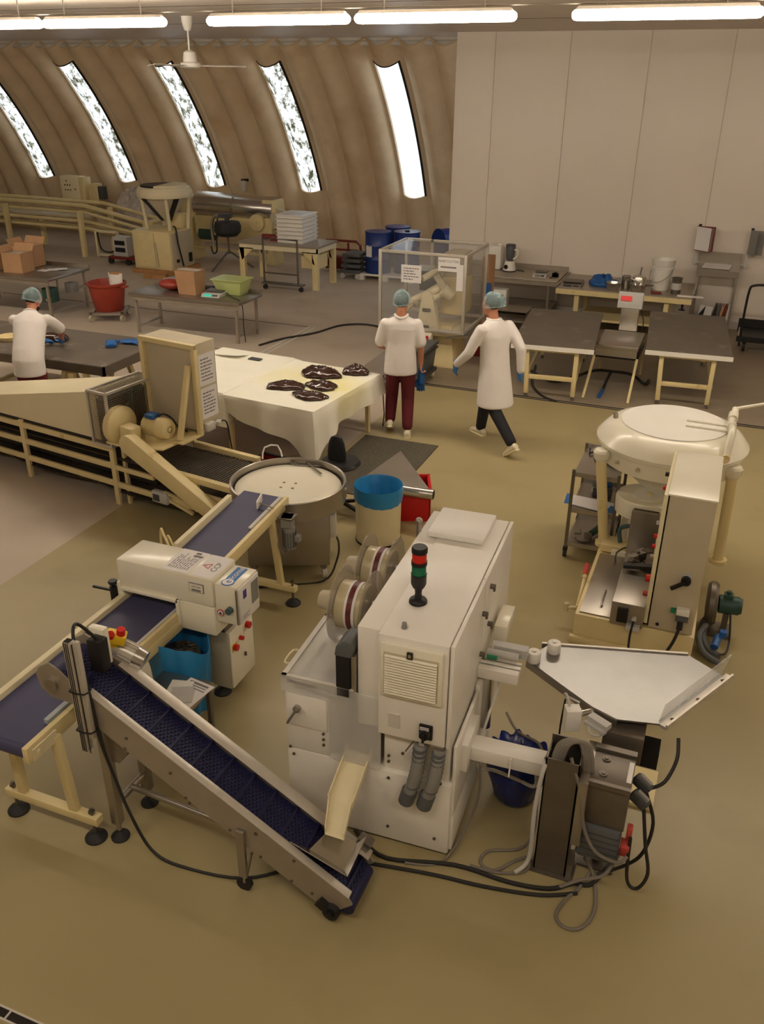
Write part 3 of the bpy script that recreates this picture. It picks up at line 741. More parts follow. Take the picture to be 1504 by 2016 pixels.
put('door_panel', MB().bx(-2.602, -2.592, 4.10, 4.35, .79, 1.06), 'white', eb, bev=.004)
put('window', MB().bx(-2.594, -2.588, 4.25, 4.335, .87, 1.03), 'grey', eb)
put('purple_plate', MB().bx(-2.594, -2.589, 4.145, 4.185, .965, 1.025), 'purple', eb)
sheet(eb, 'notice', basis((-2.5905, 4.17, .83), (0, 1, 0), (0, 0, 1)), .11, .05, 3, seed=4)
put('knob', MB().cyl((-2.66, 4.09, .90), (-2.66, 4.055, .90), .024, n=14), 'hose', eb)
put('door_hinge', MB().cyl((-2.605, 4.085, .80), (-2.605, 4.085, 1.06), .008, n=8), 'steel', eb)
hz = put('hazard_sign', MB().cyl((-2.735, 4.088, .86), (-2.735, 4.084, .86), .026, n=22), 'printred', eb)
put('hazard_face', MB().cyl((-2.735, 4.085, .86), (-2.735, 4.082, .86), .019, n=22), 'paper', hz)
put('hazard_mark', MB().ext([(-2.747, 4.081, .85), (-2.723, 4.081, .85), (-2.735, 4.081, .872)], (0, -.001, 0)), 'black', hz)
lg_ = put('logo_plate', MB().hexa([(-2.73, 4.115, 1.074), (-2.655, 4.115, 1.074), (-2.655, 4.33, 1.074), (-2.73, 4.33, 1.074), (-2.73, 4.115, 1.078), (-2.655, 4.115, 1.078), (-2.655, 4.33, 1.078), (-2.73, 4.33, 1.078)]), 'logo', eb, bev=.001)
put('logo_disc', MB().cyl((-2.692, 4.135, 1.076), (-2.692, 4.135, 1.0795), .044, n=26), 'logo', lg_)
put('logo_disc', MB().cyl((-2.692, 4.135, 1.078), (-2.692, 4.135, 1.0803), .037, n=26), 'paper', lg_)
put('lettering', text_mesh('e', .07, basis((-2.692, 4.137, 1.081), (0, 1, 0), (-1, 0, 0))), 'logo', lg_)
put('lettering', text_mesh('lcoma', .062, basis((-2.692, 4.25, 1.0795), (0, 1, 0), (-1, 0, 0))), 'paper', lg_)
s1 = sheet(md_, 'instruction_sheet', basis((-3.075, 4.235, 1.1), (0, 1, 0), (-1, 0, 0)), .285, .21, 9, seed=11)
put('picture', MB().bx(-3.06, -2.99, 4.30, 4.325, 1.1015, 1.1022).bx(-3.06, -3.02, 4.335, 4.36, 1.1015, 1.1022), 'print', s1)
s2 = sheet(md_, 'warning_sheet', basis((-2.87, 4.235, 1.1), (0, 1, 0), (-1, 0, 0)), .28, .16, 0)
tri = MB()
for a, b in (((-.03, -.025), (.03, -.025)), ((.03, -.025), (0, .03)), ((0, .03), (-.03, -.025))):
    tri.bar((-2.905 - a[1], 4.23 + a[0], 1.1018), (-2.905 - b[1], 4.23 + b[0], 1.1018), .006, .001)
put('warning_triangle', tri, 'printred', s2)
put('lettering', text_mesh('!', .035, basis((-2.905, 4.23, 1.1017), (0, 1, 0), (-1, 0, 0))), 'print', s2)
put('lettering', text_mesh('CCP', .06, basis((-2.835, 4.235, 1.1017), (0, 1, 0), (-1, 0, 0))), 'print', s2)
s3 = put('type_plate', MB().bx(-2.955, -2.845, 4.074, 4.081, .985, 1.05), 'print', md_)
put('plate_face', MB().bx(-2.951, -2.849, 4.072, 4.076, .989, 1.046), 'cream_white', s3)
put('plate_bar', MB().bx(-2.935, -2.865, 4.070, 4.073, .995, 1.008), 'print', s3)
put('lettering', text_mesh('LINE 2500', .016, basis((-2.90, 4.0715, 1.026), (1, 0, 0), (0, 0, 1))), 'print', s3)
cb = put('cabinet', MB().bx(-3.06, -2.80, 4.24, 4.56, .10, .58), 'beige_grey', md_, bev=.008)
cdr = put('cabinet_door', MB().bx(-2.80, -2.785, 4.245, 4.555, .11, .575), 'cream_white', cb, bev=.005)
for (y, z, m, r_) in ((4.29, .44, 'redbtn', .024), (4.37, .47, 'redbtn', .016), (4.47, .52, 'redbtn', .026)):
    kb = put('control_knob', MB().cyl((-2.786, y, z), (-2.755, y, z), r_, n=16), m, cdr)
put('knob_plate', MB().box((-2.785, 4.29, .44), (.006, .06, .06)), 'yellow', cdr)
put('door_key', MB().box((-2.78, 4.42, .30), (.02, .012, .03)), 'steel_dark', cdr)
leveling_foot(md_, -2.99, 4.66, .16); leveling_foot(md_, -2.92, 4.3, .12); leveling_foot(md_, -3.4, 4.2, .66)
put('neck', MB().bx(-3.02, -2.82, 4.24, 4.38, .58, .66), 'steel_dark', md_)
put('foot_rail', MB().bx(-3.02, -2.96, 4.48, 4.68, .12, .15), 'beige_grey', md_)
sj = put('side_clamp', MB().cyl((-3.60, 4.10, .72), (-3.60, 4.10, .86), .028, n=14).bar((-3.60, 4.10, .82), (-3.76, 4.08, .83), .014, .014), 'black', md_)
put('clamp_knob', MB().lathe((-3.60, 4.10, .88), [(.012, -.02), (.03, 0), (.034, .012), (.03, .022), (.001, .024)], 8), 'black', sj)

# ================================================================ FLAT BLUE CONVEYOR (upper run)
uc = thing('belt_conveyor', 'cream framed flat conveyor with smooth blue belt from round turntable to detector', 'conveyor', (-3.3, 5.1, 0))
def ZU(y): return .80 + .10 * (y - 4.40) / 1.34
def ubox(x0, x1, y0, y1, d0, d1):
    return MB().hexa([(x0, y0, ZU(y0) + d0), (x1, y0, ZU(y0) + d0), (x1, y1, ZU(y1) + d0), (x0, y1, ZU(y1) + d0), (x0, y0, ZU(y0) + d1), (x1, y0, ZU(y0) + d1), (x1, y1, ZU(y1) + d1), (x0, y1, ZU(y1) + d1)])
put('belt', ubox(-3.50, -3.13, 4.40, 5.73, -.012, 0).cyl((-3.50, 5.73, ZU(5.73) - .03), (-3.13, 5.73, ZU(5.73) - .03), .03, n=18), 'bluebelt', uc)
put('side_rail', ubox(-3.545, -3.505, 4.75, 5.55, -.08, .055), 'cream_pale', uc, bev=.005)
put('side_rail', ubox(-3.125, -3.09, 4.42, 5.76, -.085, .008), 'cream', uc, bev=.004)
put('edge_strip', ubox(-3.16, -3.13, 5.2, 5.72, 0, .014), 'lightgrey', uc)
df = put('deflector', MB().box((-3.25, 5.55, ZU(5.55) + .04), (.012, .15, .07), rz=.25), 'white', uc, bev=.002)
put('deflector_rod', MB().cyl((-3.24, 5.53, ZU(5.5) + .04), (-3.10, 5.51, ZU(5.5) + .03), .006, n=8), 'steel', df)
put('leg', MB().bar((-3.12, 5.50, .80), (-3.09, 5.56, .15), .05, .045), 'cream', uc, bev=.004)
put('leg', MB().bar((-3.48, 4.80, .74), (-3.52, 4.80, .15), .05, .045), 'cream', uc, bev=.004)
put('leg', MB().bar((-3.12, 4.72, .74), (-3.10, 4.72, .15), .05, .045), 'cream', uc, bev=.004)
put('foot_bar', MB().bx(-3.66, -2.95, 5.53, 5.59, .13, .18), 'cream', uc, bev=.004)
put('foot_bar', MB().bx(-3.62, -3.02, 4.69, 4.75, .13, .18), 'cream', uc, bev=.004)
leveling_foot(uc, -2.985, 5.56, .24); leveling_foot(uc, -3.62, 5.56, .24)
um = put('drive_motor', MB().cyl((-3.015, 5.60, .52), (-3.015, 5.60, .72), .05, n=18).box((-3.025, 5.60, .77), (.09, .10, .09), rz=.2).box((-2.96, 5.61, .62), (.08, .05, .05)), 'grey', uc)
fi = MB()
for k in range(14):
    a = 2 * PI * k / 14; fi.box((-3.015 + .053 * math.cos(a), 5.60 + .053 * math.sin(a), .61), (.012, .005, .14), rz=a)
put('motor_fin', fi, 'greyplastic', um)
put('motor_cable', MB().tube([(-3.06, 5.58, .70), (-3.10, 5.55, .66), (-3.08, 5.53, .56), (-3.03, 5.53, .50), (-2.99, 5.53, .54)], .010, n=8), 'cablegrey', um)
put('motor_bracket', MB().bx(-3.09, -2.96, 5.54, 5.66, .80, .815).cyl((-3.06, 5.66, .81), (-3.06, 5.66, .88), .014, n=8), 'steel_dark', um)
put('cable', MB().tube([(-3.56, 4.76, .76), (-3.66, 4.80, .90), (-3.71, 4.84, .92), (-3.74, 4.86, .76), (-3.74, 4.86, .3), (-3.70, 4.85, .01), (-3.6, 4.8, .01)], .010, n=8), 'cream', uc)
put('cable', MB().tube([(-3.55, 4.78, .76), (-3.61, 4.81, .86), (-3.66, 4.84, .86), (-3.68, 4.86, .6), (-3.66, 4.86, .2), (-3.6, 4.85, .01), (-3.5, 4.8, .01)], .008, n=8), 'cream', uc)

# ================================================================ blue scrap bag, low stool with papers
bb = thing('waste_bin', 'white bin under conveyor lined with open blue plastic bag of scraps', 'bin', (-3.08, 4.02, 0))
bc_ = Vector((-3.05, 4.02, 0))
put('bucket', MB().lathe(bc_, [(.12, 0), (.13, .02), (.155, .40), (.16, .42)], 28), 'greywhite', bb)
def bagf(u, v):
    a = 2 * PI * u
    r = (.16 + .045 * v) * (1 + .08 * v * math.cos(3 * a + .6)) + .008 * math.sin(9 * a + 3 * v) + .010 * math.sin(5 * a - 4 * v)
    z = .06 + (.58 + .035 * math.sin(3 * a - .6) + .015 * math.sin(7 * a)) * v
    return (bc_.x + r * math.cos(a) * 1.1, bc_.y + r * math.sin(a), z)
put('liner_bag', MB().grid(bagf, 64, 16, wrap=True), 'bluebag', bb, thick=.004)
sc = MB(); rr = random.Random(5)
for k in range(60):
    a, r_ = rr.uniform(0, 6.28), .11 * math.sqrt(rr.random())
    sc.box((bc_.x + r_ * math.cos(a), bc_.y + r_ * math.sin(a), .50 + .03 * rr.random()), (.05, .012, .006), rz=rr.uniform(0, 3), rx=rr.uniform(-.6, .6))
put('scraps', sc.cyl((bc_.x, bc_.y, .46), (bc_.x, bc_.y, .50), .14, n=24), 'steel_dark', bb, kind='stuff')
sl = thing('low_table', 'small stainless stool table holding papers beside elevator conveyor', 'table', (-2.85, 3.75, 0))
put('top', MB().box((-2.86, 3.68, .465), (.38, .32, .03), rz=.05), 'steel', sl, bev=.004)
for x, y in ((-3.01, 3.55), (-2.70, 3.55), (-3.01, 3.81), (-2.70, 3.81)):
    put('leg', MB().bx(x - .014, x + .014, y - .014, y + .014, 0, .45), 'steel_dark', sl)
put('stretcher', MB().bx(-3.01, -2.70, 3.54, 3.56, .16, .18).bx(-2.71, -2.69, 3.55, 3.81, .16, .18), 'steel_dark', sl)
a = solo('paper_form', MB().box((-2.76, 3.70, .4815), (.20, .24, .002), rz=-.15), 'paper', 'printed form with dark heading on small steel stool table', 'paper', (-2.76, 3.74, .48))
for y_, w_, h_ in ((3.79, .15, .018), (3.765, .14, .008), (3.74, .15, .008)): put('print', MB().box((-2.75, y_, .4832), (w_, h_, .0008), rz=-.15), 'print', a)
solo('paper_sheet', MB().box((-2.84, 3.69, .486), (.15, .19, .002), rz=.25), 'white', 'blank white sheet lying half over the printed form', 'paper', (-2.84, 3.69, .484))
solo('paper_sheet', MB().box((-2.79, 3.65, .490), (.14, .16, .004), rz=.45), 'lightgrey', 'grey tinted sheet in clear sleeve on the stool papers', 'paper', (-2.79, 3.65, .488))
# ================================================================ ROUND TURNTABLE
TT = Vector((-3.31, 6.17, 0))
tt = thing('round_turntable', 'round white topped turntable with stainless rim on wheeled steel base', 'turntable', TT)
put('disc', MB().lathe(TT, [(.47, .79), (.46, .798), (.36, .802), (.34, .796), (.001, .796)], 48), 'cream_white', tt)
put('rim', MB().lathe(TT, [(.495, .68), (.51, .68), (.512, .850), (.50, .855), (.492, .850), (.488, .77), (.49, .70)], 56, close=True), 'steel', tt)
put('under_pan', MB().lathe(TT, [(.30, .66), (.488, .70), (.49, .72), (.001, .725)], 40), 'steel', tt)
hl = MB()
for k in range(4):
    a = PI / 4 + k * PI / 2 + .2; hl.cyl(TT + Vector((.075 * math.cos(a), .075 * math.sin(a), .7955)), TT + Vector((.075 * math.cos(a), .075 * math.sin(a), .798)), .013, n=12)
put('screw', hl, 'steel_dark', tt, kind='stuff')
RZ = math.radians(24)
put('base_box', MB().box(TT + Vector((0, 0, .40)), (.72, .60, .50), rz=RZ), 'steel', tt, bev=.006)
pn = Matrix.Translation(TT) @ Matrix.Rotation(RZ, 4, 'Z')
put('side_box', MB().bx(.36, .42, -.25, -.02, .40, .62).xf(pn), 'greywhite', tt, bev=.006)
put('latch', MB().bx(.49, .515, -.10, -.06, .70, .80).xf(pn).bx(0, 0, 0, 0, 0, 0) if 0 else MB().box(pn @ Vector((.50, -.12, .78)), (.03, .05, .07), rz=RZ), 'steel', tt)
put('rim_handle', MB().tube([pn @ Vector((-.26, .45, .86)), pn @ Vector((-.24, .49, .96)), pn @ Vector((-.12, .51, .97)), pn @ Vector((-.08, .48, .87))], .008, n=8, sm=2), 'white', tt)
for x, y in ((-.31, -.25), (.31, -.25), (-.31, .25), (.31, .25)):
    p = pn @ Vector((x, y, 0))
    c = put('caster', MB().box((p.x, p.y, .125), (.06, .06, .03)).box((p.x, p.y, .09), (.012, .05, .08), rz=RZ), 'steel', tt)
    put('wheel', MB().cyl((p.x - .018, p.y - .012, .05), (p.x + .018, p.y + .012, .05), .05, n=22), 'greywhite', c)
put('power_cord', MB().tube([pn @ Vector((.40, -.2, .42)), pn @ Vector((.44, -.26, .35)), pn @ Vector((.42, -.30, .2)), pn @ Vector((.3, -.35, .02)), (-3.25, 5.75, .012), (-3.5, 5.55, .012), (-3.6, 5.2, .012)], .009), 'cable', tt)
sx = thing('scissors', 'open steel scissors lying on the round white turntable', 'scissors', (-3.25, 6.62, .815))
put('blade', MB().bar((-3.45, 6.58, .81), (-3.10, 6.66, .812), .018, .006), 'steel_dark', sx)
put('blade', MB().bar((-3.42, 6.70, .816), (-3.13, 6.47, .818), .018, .006), 'steel_dark', sx)
for p in ((-3.475, 6.595, .82), (-3.445, 6.72, .823)):
    put('handle', MB().tube([(p[0] + .024 * math.cos(a), p[1] + .02 * math.sin(a), p[2] - .005) for a in [k * PI / 4 for k in range(8)]], .007, n=6, sm=2, closed=True), 'steel_dark', sx)

# ================================================================ WHITE BIN, RED CRATE, FUNNEL, CHAIR, MAT
BN = Vector((-2.755, 6.93, 0))
bn = thing('waste_bin', 'tall cream cylindrical bin with blue plastic liner folded over its rim', 'bin', BN)
put('drum', MB().lathe(BN, [(.205, 0), (.215, .02), (.222, .50), (.226, .52), (.218, .52), (.20, .03), (.001, .03)], 40), 'cream_pale', bn)
put('bottom_ring', MB().lathe(BN, [(.207, 0), (.220, .0), (.222, .022), (.207, .022)], 40, close=True), 'dark_slot', bn)
lf = lambda u, v: (lambda a, r, z: (BN.x + r * math.cos(a), BN.y + r * math.sin(a), z))(2 * PI * u, *( [(.229 + .004 * math.sin(17 * 2 * PI * u), .43 + .012 * math.sin(4 * PI * u)), (.236, .47), (.234 + .003 * math.sin(20 * 2 * PI * u), .56), (.231, .585), (.222, .57), (.205 + .006 * math.sin(14 * 2 * PI * u), .45), (.17 + .012 * math.sin(11 * 2 * PI * u), .36), (.001, .345)][min(7, int(round(v * 7)))]))
put('liner_bag', MB().grid(lf, 72, 7, wrap=True), 'bluebag', bn)
put('rubbish', MB().ball((BN.x + .03, BN.y, .36), (.09, .07, .03), 12, 6).ball((BN.x + .08, BN.y + .04, .365), (.04, .05, .02), 10, 5), 'limeplastic', bn)
rc = thing('crate', 'bright red plastic crate behind the cream bin on the floor', 'crate', (-2.82, 7.50, 0))
rcM = Matrix.Translation((-2.76, 7.54, 0)) @ Matrix.Rotation(math.radians(22), 4, 'Z')
cr = MB().bx(-.30, .30, -.20, .20, 0, .02).bx(-.30, .30, -.20, -.185, .02, .34).bx(-.30, .30, .185, .20, .02, .34).bx(-.30, -.285, -.2, .2, .02, .34).bx(.285, .30, -.2, .2, .02, .34)
put('shell', cr.xf(rcM), 'redcrate', rc, bev=.003)
put('rim', MB().bx(-.315, .315, -.215, -.195, .31, .345).bx(-.315, .315, .195, .215, .31, .345).bx(-.315, -.295, -.215, .215, .31, .345).bx(.295, .315, -.215, .215, .31, .345).xf(rcM), 'redcrate', rc)
put('rib', MB().bx(.30, .312, -.12, -.10, .02, .31).bx(.30, .312, .10, .12, .02, .31).xf(rcM), 'redcrate', rc)
fu = thing('funnel_chute', 'triangular stainless chute sheet with rolled tube edge resting on red crate', 'chute', (-2.78, 7.5, .35))
f0, f1, f2 = Vector((-3.12, 7.30, .40)), Vector((-2.92, 7.98, .50)), Vector((-2.36, 7.34, .40))
fm = MB().add([f0, f2, f1], [(0, 1, 2)])
fm.add([f0, f1, f1 + Vector((-.02, -.05, -.08)), f0 + Vector((0, 0, -.06))], [(0, 1, 2, 3)])
put('sheet', fm, 'steel_bright', fu, thick=.004)
put('tube_edge', MB().lathe(f0 + (f2 - f0) * .28 + Vector((.02, -.02, -.02)), [(.05, 0), (.052, .0), (.052, .56), (.045, .56), (.045, .01)], 20, axis=(f2 - f0)), 'steel_bright', fu)
chb = Vector((-3.28, 7.27, 0))
oc = thing('office_chair', 'black low backed swivel chair with five star base behind turntable', 'chair', chb)
put('seat', MB().lathe(chb + Vector((-.12, .22, .44)), [(.05, 0), (.19, .01), (.21, .035), (.19, .065), (.001, .07)], 28), 'black', oc)
put('backrest', MB().loft([(chb + Vector((-.16, .22, z)), (w, 0, 0), (0, .028, 0)) for z, w in ((.50, .10), (.54, .105), (.62, .10), (.70, .085), (.75, .06), (.765, .03))], 20), 'rubber', oc)
put('column', MB().cyl(chb + Vector((-.10, .18, .10)), chb + Vector((-.12, .22, .45)), .028, n=14), 'black', oc)
for k in range(5):
    a = 2 * PI * k / 5 - .35; c = chb + Vector((-.04, .06, 0)); e = c + Vector((.26 * math.cos(a), .26 * math.sin(a), .075))
    lg = put('base_arm', MB().bar(c + Vector((0, 0, .12)), e, .035, .03), 'black', oc, bev=.004)
    put('caster', MB().cyl(e + Vector((0, -.02, -.045)), e + Vector((0, .02, -.045)), .03, n=14), 'rubber', lg)
solo('floor_mat', MB().bx(-3.92, -2.96, 7.75, 9.42, .003, .014), 'mat', 'dark speckled rubber mat on the floor beside the cloth covered table', 'mat', (-3.44, 8.6, 0))

# ================================================================ TABLE UNDER WHITE CLOTH
TA = math.radians(-6); TC = Vector((-5.06, 9.0, 0)); TM = Matrix.Translation(TC) @ Matrix.Rotation(TA, 4, 'Z')
wt = thing('work_table', 'low table with cream legs hidden under draped white cloth', 'table', TC)
put('table_top', MB().bx(-1.10, 1.12, -.74, .74, .68, .735).xf(TM), 'wood', wt)
for x in (-1.02, -.08, 1.05):
    for y in (-.66, .66): put('leg', MB().bx(x - .025, x + .025, y - .025, y + .025, 0, .68).xf(TM), 'cream', wt)
put('apron', MB().bx(-1.0, 1.0, -.68, -.64, .55, .67).bx(-1.0, 1.0, .64, .68, .55, .67).xf(TM), 'wood', wt)
put('junction_box', MB().bx(.02, .24, -.70, -.60, .42, .55).xf(TM), 'cream', wt, bev=.006)
def skirt(hx, hy, z, drops, amp, seed, x0=0.0):
    """cloth: flat top plus skirt; drops(u)->length, u runs round the rectangle"""
    N = 220; L = [2 * hx, 2 * hy, 2 * hx, 2 * hy]; T = sum(L); mb = MB(); rings = 9
    cor = [(-hx, -hy), (hx, -hy), (hx, hy), (-hx, hy)]; nor = [(0, -1), (1, 0), (0, 1), (-1, 0)]
    rows = [[] for _ in range(rings + 1)]
    for i in range(N):
        d = T * i / N; s = 0
        while d > L[s]: d -= L[s]; s += 1
        a, b = cor[s], cor[(s + 1) % 4]; t = d / L[s]
        px, py = a[0] + (b[0] - a[0]) * t, a[1] + (b[1] - a[1]) * t
        e0 = min(t, 1 - t) * L[s]
        k = max(0, 1 - e0 / .22); nx, ny = nor[s]
        if k > 0:
            nb = nor[(s + 1) % 4] if t > .5 else nor[s - 1]
            nx, ny = nx + nb[0] * k, ny + nb[1] * k
        dr = drops(i / N)
        for j in range(rings + 1):
            v = j / rings
            w = amp * v * (math.sin(i / N * 2 * PI * 9 + seed) * .6 + math.sin(i / N * 2 * PI * 17 + 2 * seed) * .5) + .018 * min(1, v * 6) + k * .10 * v
            rows[j].append((px + nx * w, py + ny * w, z - dr * v - (.0 if j else 0)))
    vv = [p for r_ in rows for p in r_]
    ff = [(j * N + i, j * N + (i + 1) % N, (j + 1) * N + (i + 1) % N, (j + 1) * N + i) for j in range(rings) for i in range(N)]
    mb.add(vv, ff)
    G = 24
    mb.grid(lambda u, v: (-hx + 2 * hx * u, -hy + 2 * hy * v, z + .004 * math.sin(9 * u + 5 * v + seed) * math.sin(PI * u) * math.sin(PI * v)), G, G)
    return mb
def drop1(u):
    # front edge first, then the right end, the back, the left end
    if u < .30: base = .34 + .10 * math.sin(u / .30 * PI * 2.6 + .5) - .05 * math.sin(u * 60)
    elif u < .5: base = .36 - (u - .30) * .55
    else: base = .25
    if abs(u - .303) < .05: base += .17 * (1 - abs(u - .303) / .05)
    return max(.14, base)
cl = put('tablecloth', skirt(1.16, .79, .745, drop1, .05, 1.3).xf(TM), 'cloth_stained', base=TC + Vector((0, 0, .74)), thick=.004)
tag(cl, 'large white oilcloth with yellow stains draped over the low table', 'tablecloth')
def drop2(u):
    if u < .26: return .30 + .08 * math.sin(u * 40)
    return .05 if u < .5 else .25
T2 = TM @ Matrix.Translation((-.66, 0, 0)) @ Matrix.Rotation(math.radians(2), 4, 'Z')
c2 = put('tablecloth', skirt(.56, .80, .758, drop2, .03, 4.0).xf(T2), 'cloth', base=TC + Vector((-.66, 0, .75)), thick=.004)
tag(c2, 'second white cloth laid over one end of the draped table with a folded corner', 'tablecloth')
put('folded_corner', MB().add([T2 @ Vector(p) for p in ((-.50, .45, .765), (-.02, .62, .765), (-.06, .42, .80), (-.30, .40, .785))], [(0, 1, 2, 3)]), 'cloth', c2, thick=.003)
solo('metal_scraper', MB().box(TM @ Vector((-.52, .50, .77)), (.17, .09, .012), rz=TA), 'darkgrey', 'small dark scraper blade on the doubled white cloth', 'tool', TM @ Vector((-.52, .50, .765)))
def blob(c, rx, ry, h, rz, seed, label):
    nu, nv = 44, 14; v = []
    M = Matrix.Translation(c) @ Matrix.Rotation(rz, 4, 'Z')
    def f(u, w):
        a = 2 * PI * u; r = math.sin(w * PI / 2); e = 1 + .10 * math.sin(3 * a + seed) + .05 * math.sin(7 * a + 2 * seed)
        zz_ = math.sqrt(max(0, 1 - r ** 4)) * h * (.75 + .25 * (1 - r))
        p = Vector((rx * r * e * math.cos(a), ry * r * e * math.sin(a), 0))
        nn = noise.noise(Vector((p.x * 14 + seed, p.y * 22, seed))) * .6 + noise.noise(Vector((p.x * 40, p.y * 55 + seed, seed))) * .35
        p.z = max(.002, zz_ * (1 + .45 * nn) + .022 * nn * (1 - r))
        return M @ p
    o = put('candy_mass', MB().grid(f, nu, nv, wrap=True), 'candy', base=c)
    for pl in o.data.polygons: pl.use_smooth = True
    return tag(o, label, 'candy', 'dark candy masses cooling on the cloth')
ZT = .757
blob(Vector((-4.49, 9.33, ZT)), .27, .17, .09, -.1, 1.0, 'pointed dark brown candy mass, tallest of those on the white cloth')
blob(Vector((-4.12, 9.58, ZT)), .17, .15, .085, 0, 2.2, 'round dark candy mass nearest the far corner of the white cloth')
blob(Vector((-4.66, 8.74, ZT)), .23, .15, .06, .35, 3.1, 'oval dark candy mass closest to the doubled cloth')
blob(Vector((-4.27, 8.90, ZT)), .20, .135, .06, -.1, 4.7, 'oval dark candy mass in the middle of the candy group')
blob(Vector((-4.24, 8.52, ZT)), .215, .125, .055, 0, 5.9, 'flat dark candy mass lying closest to the front hem of the cloth')

# ================================================================ COOLING LINE
CO = Vector((-5.55, 6.64, 0)); CA = math.radians(-8.8); CM = Matrix.Translation(CO) @ Matrix.Rotation(CA, 4, 'Z')
cg = thing('cooling_conveyor', 'long cream framed cooling conveyor with dark wire mesh belt', 'conveyor', CO)
def cp(name, mb, m, parent=cg, **k): return put(name, mb.xf(CM), m, parent, **k)
for t0 in (-.03, .66):
    for s in (-2.75, -1.36, 0.0): cp('post', MB().bx(s - .03, s + .03, t0 - .02, t0 + .02, 0, .68), 'cream', bev=.004)
cp('post', MB().bx(.07, .11, .02, .06, .0, .62), 'cream', bev=.003)
for z in (.62, .43, .235):
    cp('rail', MB().bx(-3.2, -.03, -.045, -.015, z - .03, z + .03), 'cream', bev=.003)
cp('rail', MB().bx(.03, .55, -.045, -.015, .40, .45), 'cream', bev=.003)
cp('rail', MB().bx(.03, 1.3, -.045, -.015, .20, .26), 'cream', bev=.003)
cp('rail', MB().bx(.55, 1.62, -.045, .02, .50, .56), 'cream', bev=.003)
cp('rail', MB().bx(1.05, 1.66, -.06, -.03, .36, .42), 'cream', bev=.003)
cp('rail', MB().bx(.5, 1.35, .62, .68, .53, .58), 'cream', bev=.003)
cp('rail', MB().bx(-3.2, .5, .64, .68, .56, .62), 'cream', bev=.003)
cp('end_post', MB().bx(1.28, 1.34, .64, .69, 0, .56), 'cream', bev=.003)
cp('end_post', MB().bx(1.08, 1.14, -.06, -.02, .20, .52), 'cream', bev=.003)
for s in (-1.36, 0.0):
    for z in (.64, .45, .25): cp('bracket', MB().ext([(s - .03, -.05, z + .03), (s - .11, -.05, z + .015), (s - .03, -.05, z - .03)], (0, .012, 0)), 'cream')
ub = cp('belt', MB().bx(-3.2, 1.60, -.01, .62, .505, .520), 'belt_mesh')
lb = MB().grid(lambda u, v: (-3.2 + 4.75 * u, -.02 + .64 * v, .20 - .07 * abs(math.sin(u * PI * 3.4))), 60, 2)
cp('return_belt', lb, 'belt_mesh', thick=.01)
cp('belt_bed', MB().bx(-3.2, .5, .05, .6, .30, .48), 'black')
rd = MB(); s = -2.4
while s < 1.6:
    if s > .1: rd.bar((s, -.01, .524), (s, .62, .524), .012, .006)
    zr = .20 - .07 * abs(math.sin((s + 3.2) / 4.75 * PI * 3.4)) + .008
    rd.bar((s, -.04, zr), (s, .60, zr), .012, .008); s += .035
cp('belt_rod', rd, 'steel_dark', kind='stuff')
cp('end_roller', MB().cyl((1.62, -.01, .50), (1.62, .62, .50), .035, n=16), 'steel', bev=0)
sb_ = cp('sensor_box', MB().bx(.56, .76, -.10, -.04, .20, .32), 'lightgrey', bev=.006)
cp('sensor_window', MB().bx(.58, .66, -.106, -.10, .22, .29), 'darkgrey', sb_)
cp('sensor_arm', MB().bar((.74, -.06, .25), (1.05, -.05, .16), .03, .03).bar((.70, -.06, .32), (1.0, -.05, .27), .03, .02), 'cream')
# hood (wedge)
hdp = [(-2.5, .70), (-.13, .70), (-.13, 1.215), (-2.5, .70 + .02)]
cp('hood', MB().ext([(-2.6, -.03, .69), (-.14, -.03, .69), (-.14, -.03, 1.21), (-2.6, -.03, .72)], (0, .62, 0)), 'cream_pale', bev=.006)
cp('hood_skirt', MB().bx(-2.6, -.12, -.025, .58, .655, .69), 'black')
# mesh guard cage
gc = cp('guard_cage', MB(), 'alu') if 0 else None
x0, x1, y0, y1, z0, z1 = -.13, .12, -.13, .58, .70, 1.25
fr = MB(); w = .024
for a, b in (((x0, y0, z0), (x1, y0, z0)), ((x0, y0, z1), (x1, y0, z1)), ((x0, y1, z1), (x1, y1, z1)), ((x0, y0, z0), (x0, y0, z1)), ((x1, y0, z0), (x1, y0, z1)), ((x1, y1, z0), (x1, y1, z1)), ((x0, y1, z0), (x0, y1, z1)), ((x0, y0, z1), (x0, y1, z1)), ((x1, y0, z1), (x1, y1, z1)), ((x1, y0, z0), (x1, y1, z0))):
    fr.bar(a, b, w, w)
gcage = cp('guard_cage', fr, 'alu')
wr = MB()
for k in range(1, 13):
    x = x0 + (x1 - x0) * k / 13; wr.bar((x, y0, z0), (x, y0, z1), .0035, .0035); wr.bar((x, y0, z1), (x, y1, z1), .0035, .0035)
for k in range(1, 26):
    z = z0 + (z1 - z0) * k / 26; wr.bar((x0, y0, z), (x1, y0, z), .0035, .0035); wr.bar((x1, y0, z), (x1, y1, z), .0035, .0035)
for k in range(1, 30):
    y = y0 + (y1 - y0) * k / 30; wr.bar((x1, y, z0), (x1, y, z1), .0035, .0035); wr.bar((x0, y, z1), (x1, y, z1), .0035, .0035)
cp('cage_wire', wr, 'mesh', gcage, kind='stuff')
cp('cage_core', MB().bx(-.10, .02, -.06, .52, .72, 1.15), 'black', gcage)
cp('cage_fitting', MB().cyl((.06, .25, .95), (.06, .25, 1.18), .02, n=10).ball((.05, .36, 1.18), .05, 10, 6).tube([(.08, .1, .8), (.08, .12, 1.0), (.08, .2, 1.05), (.08, .22, .8)], .012, n=8), 'darkgreen', gcage)
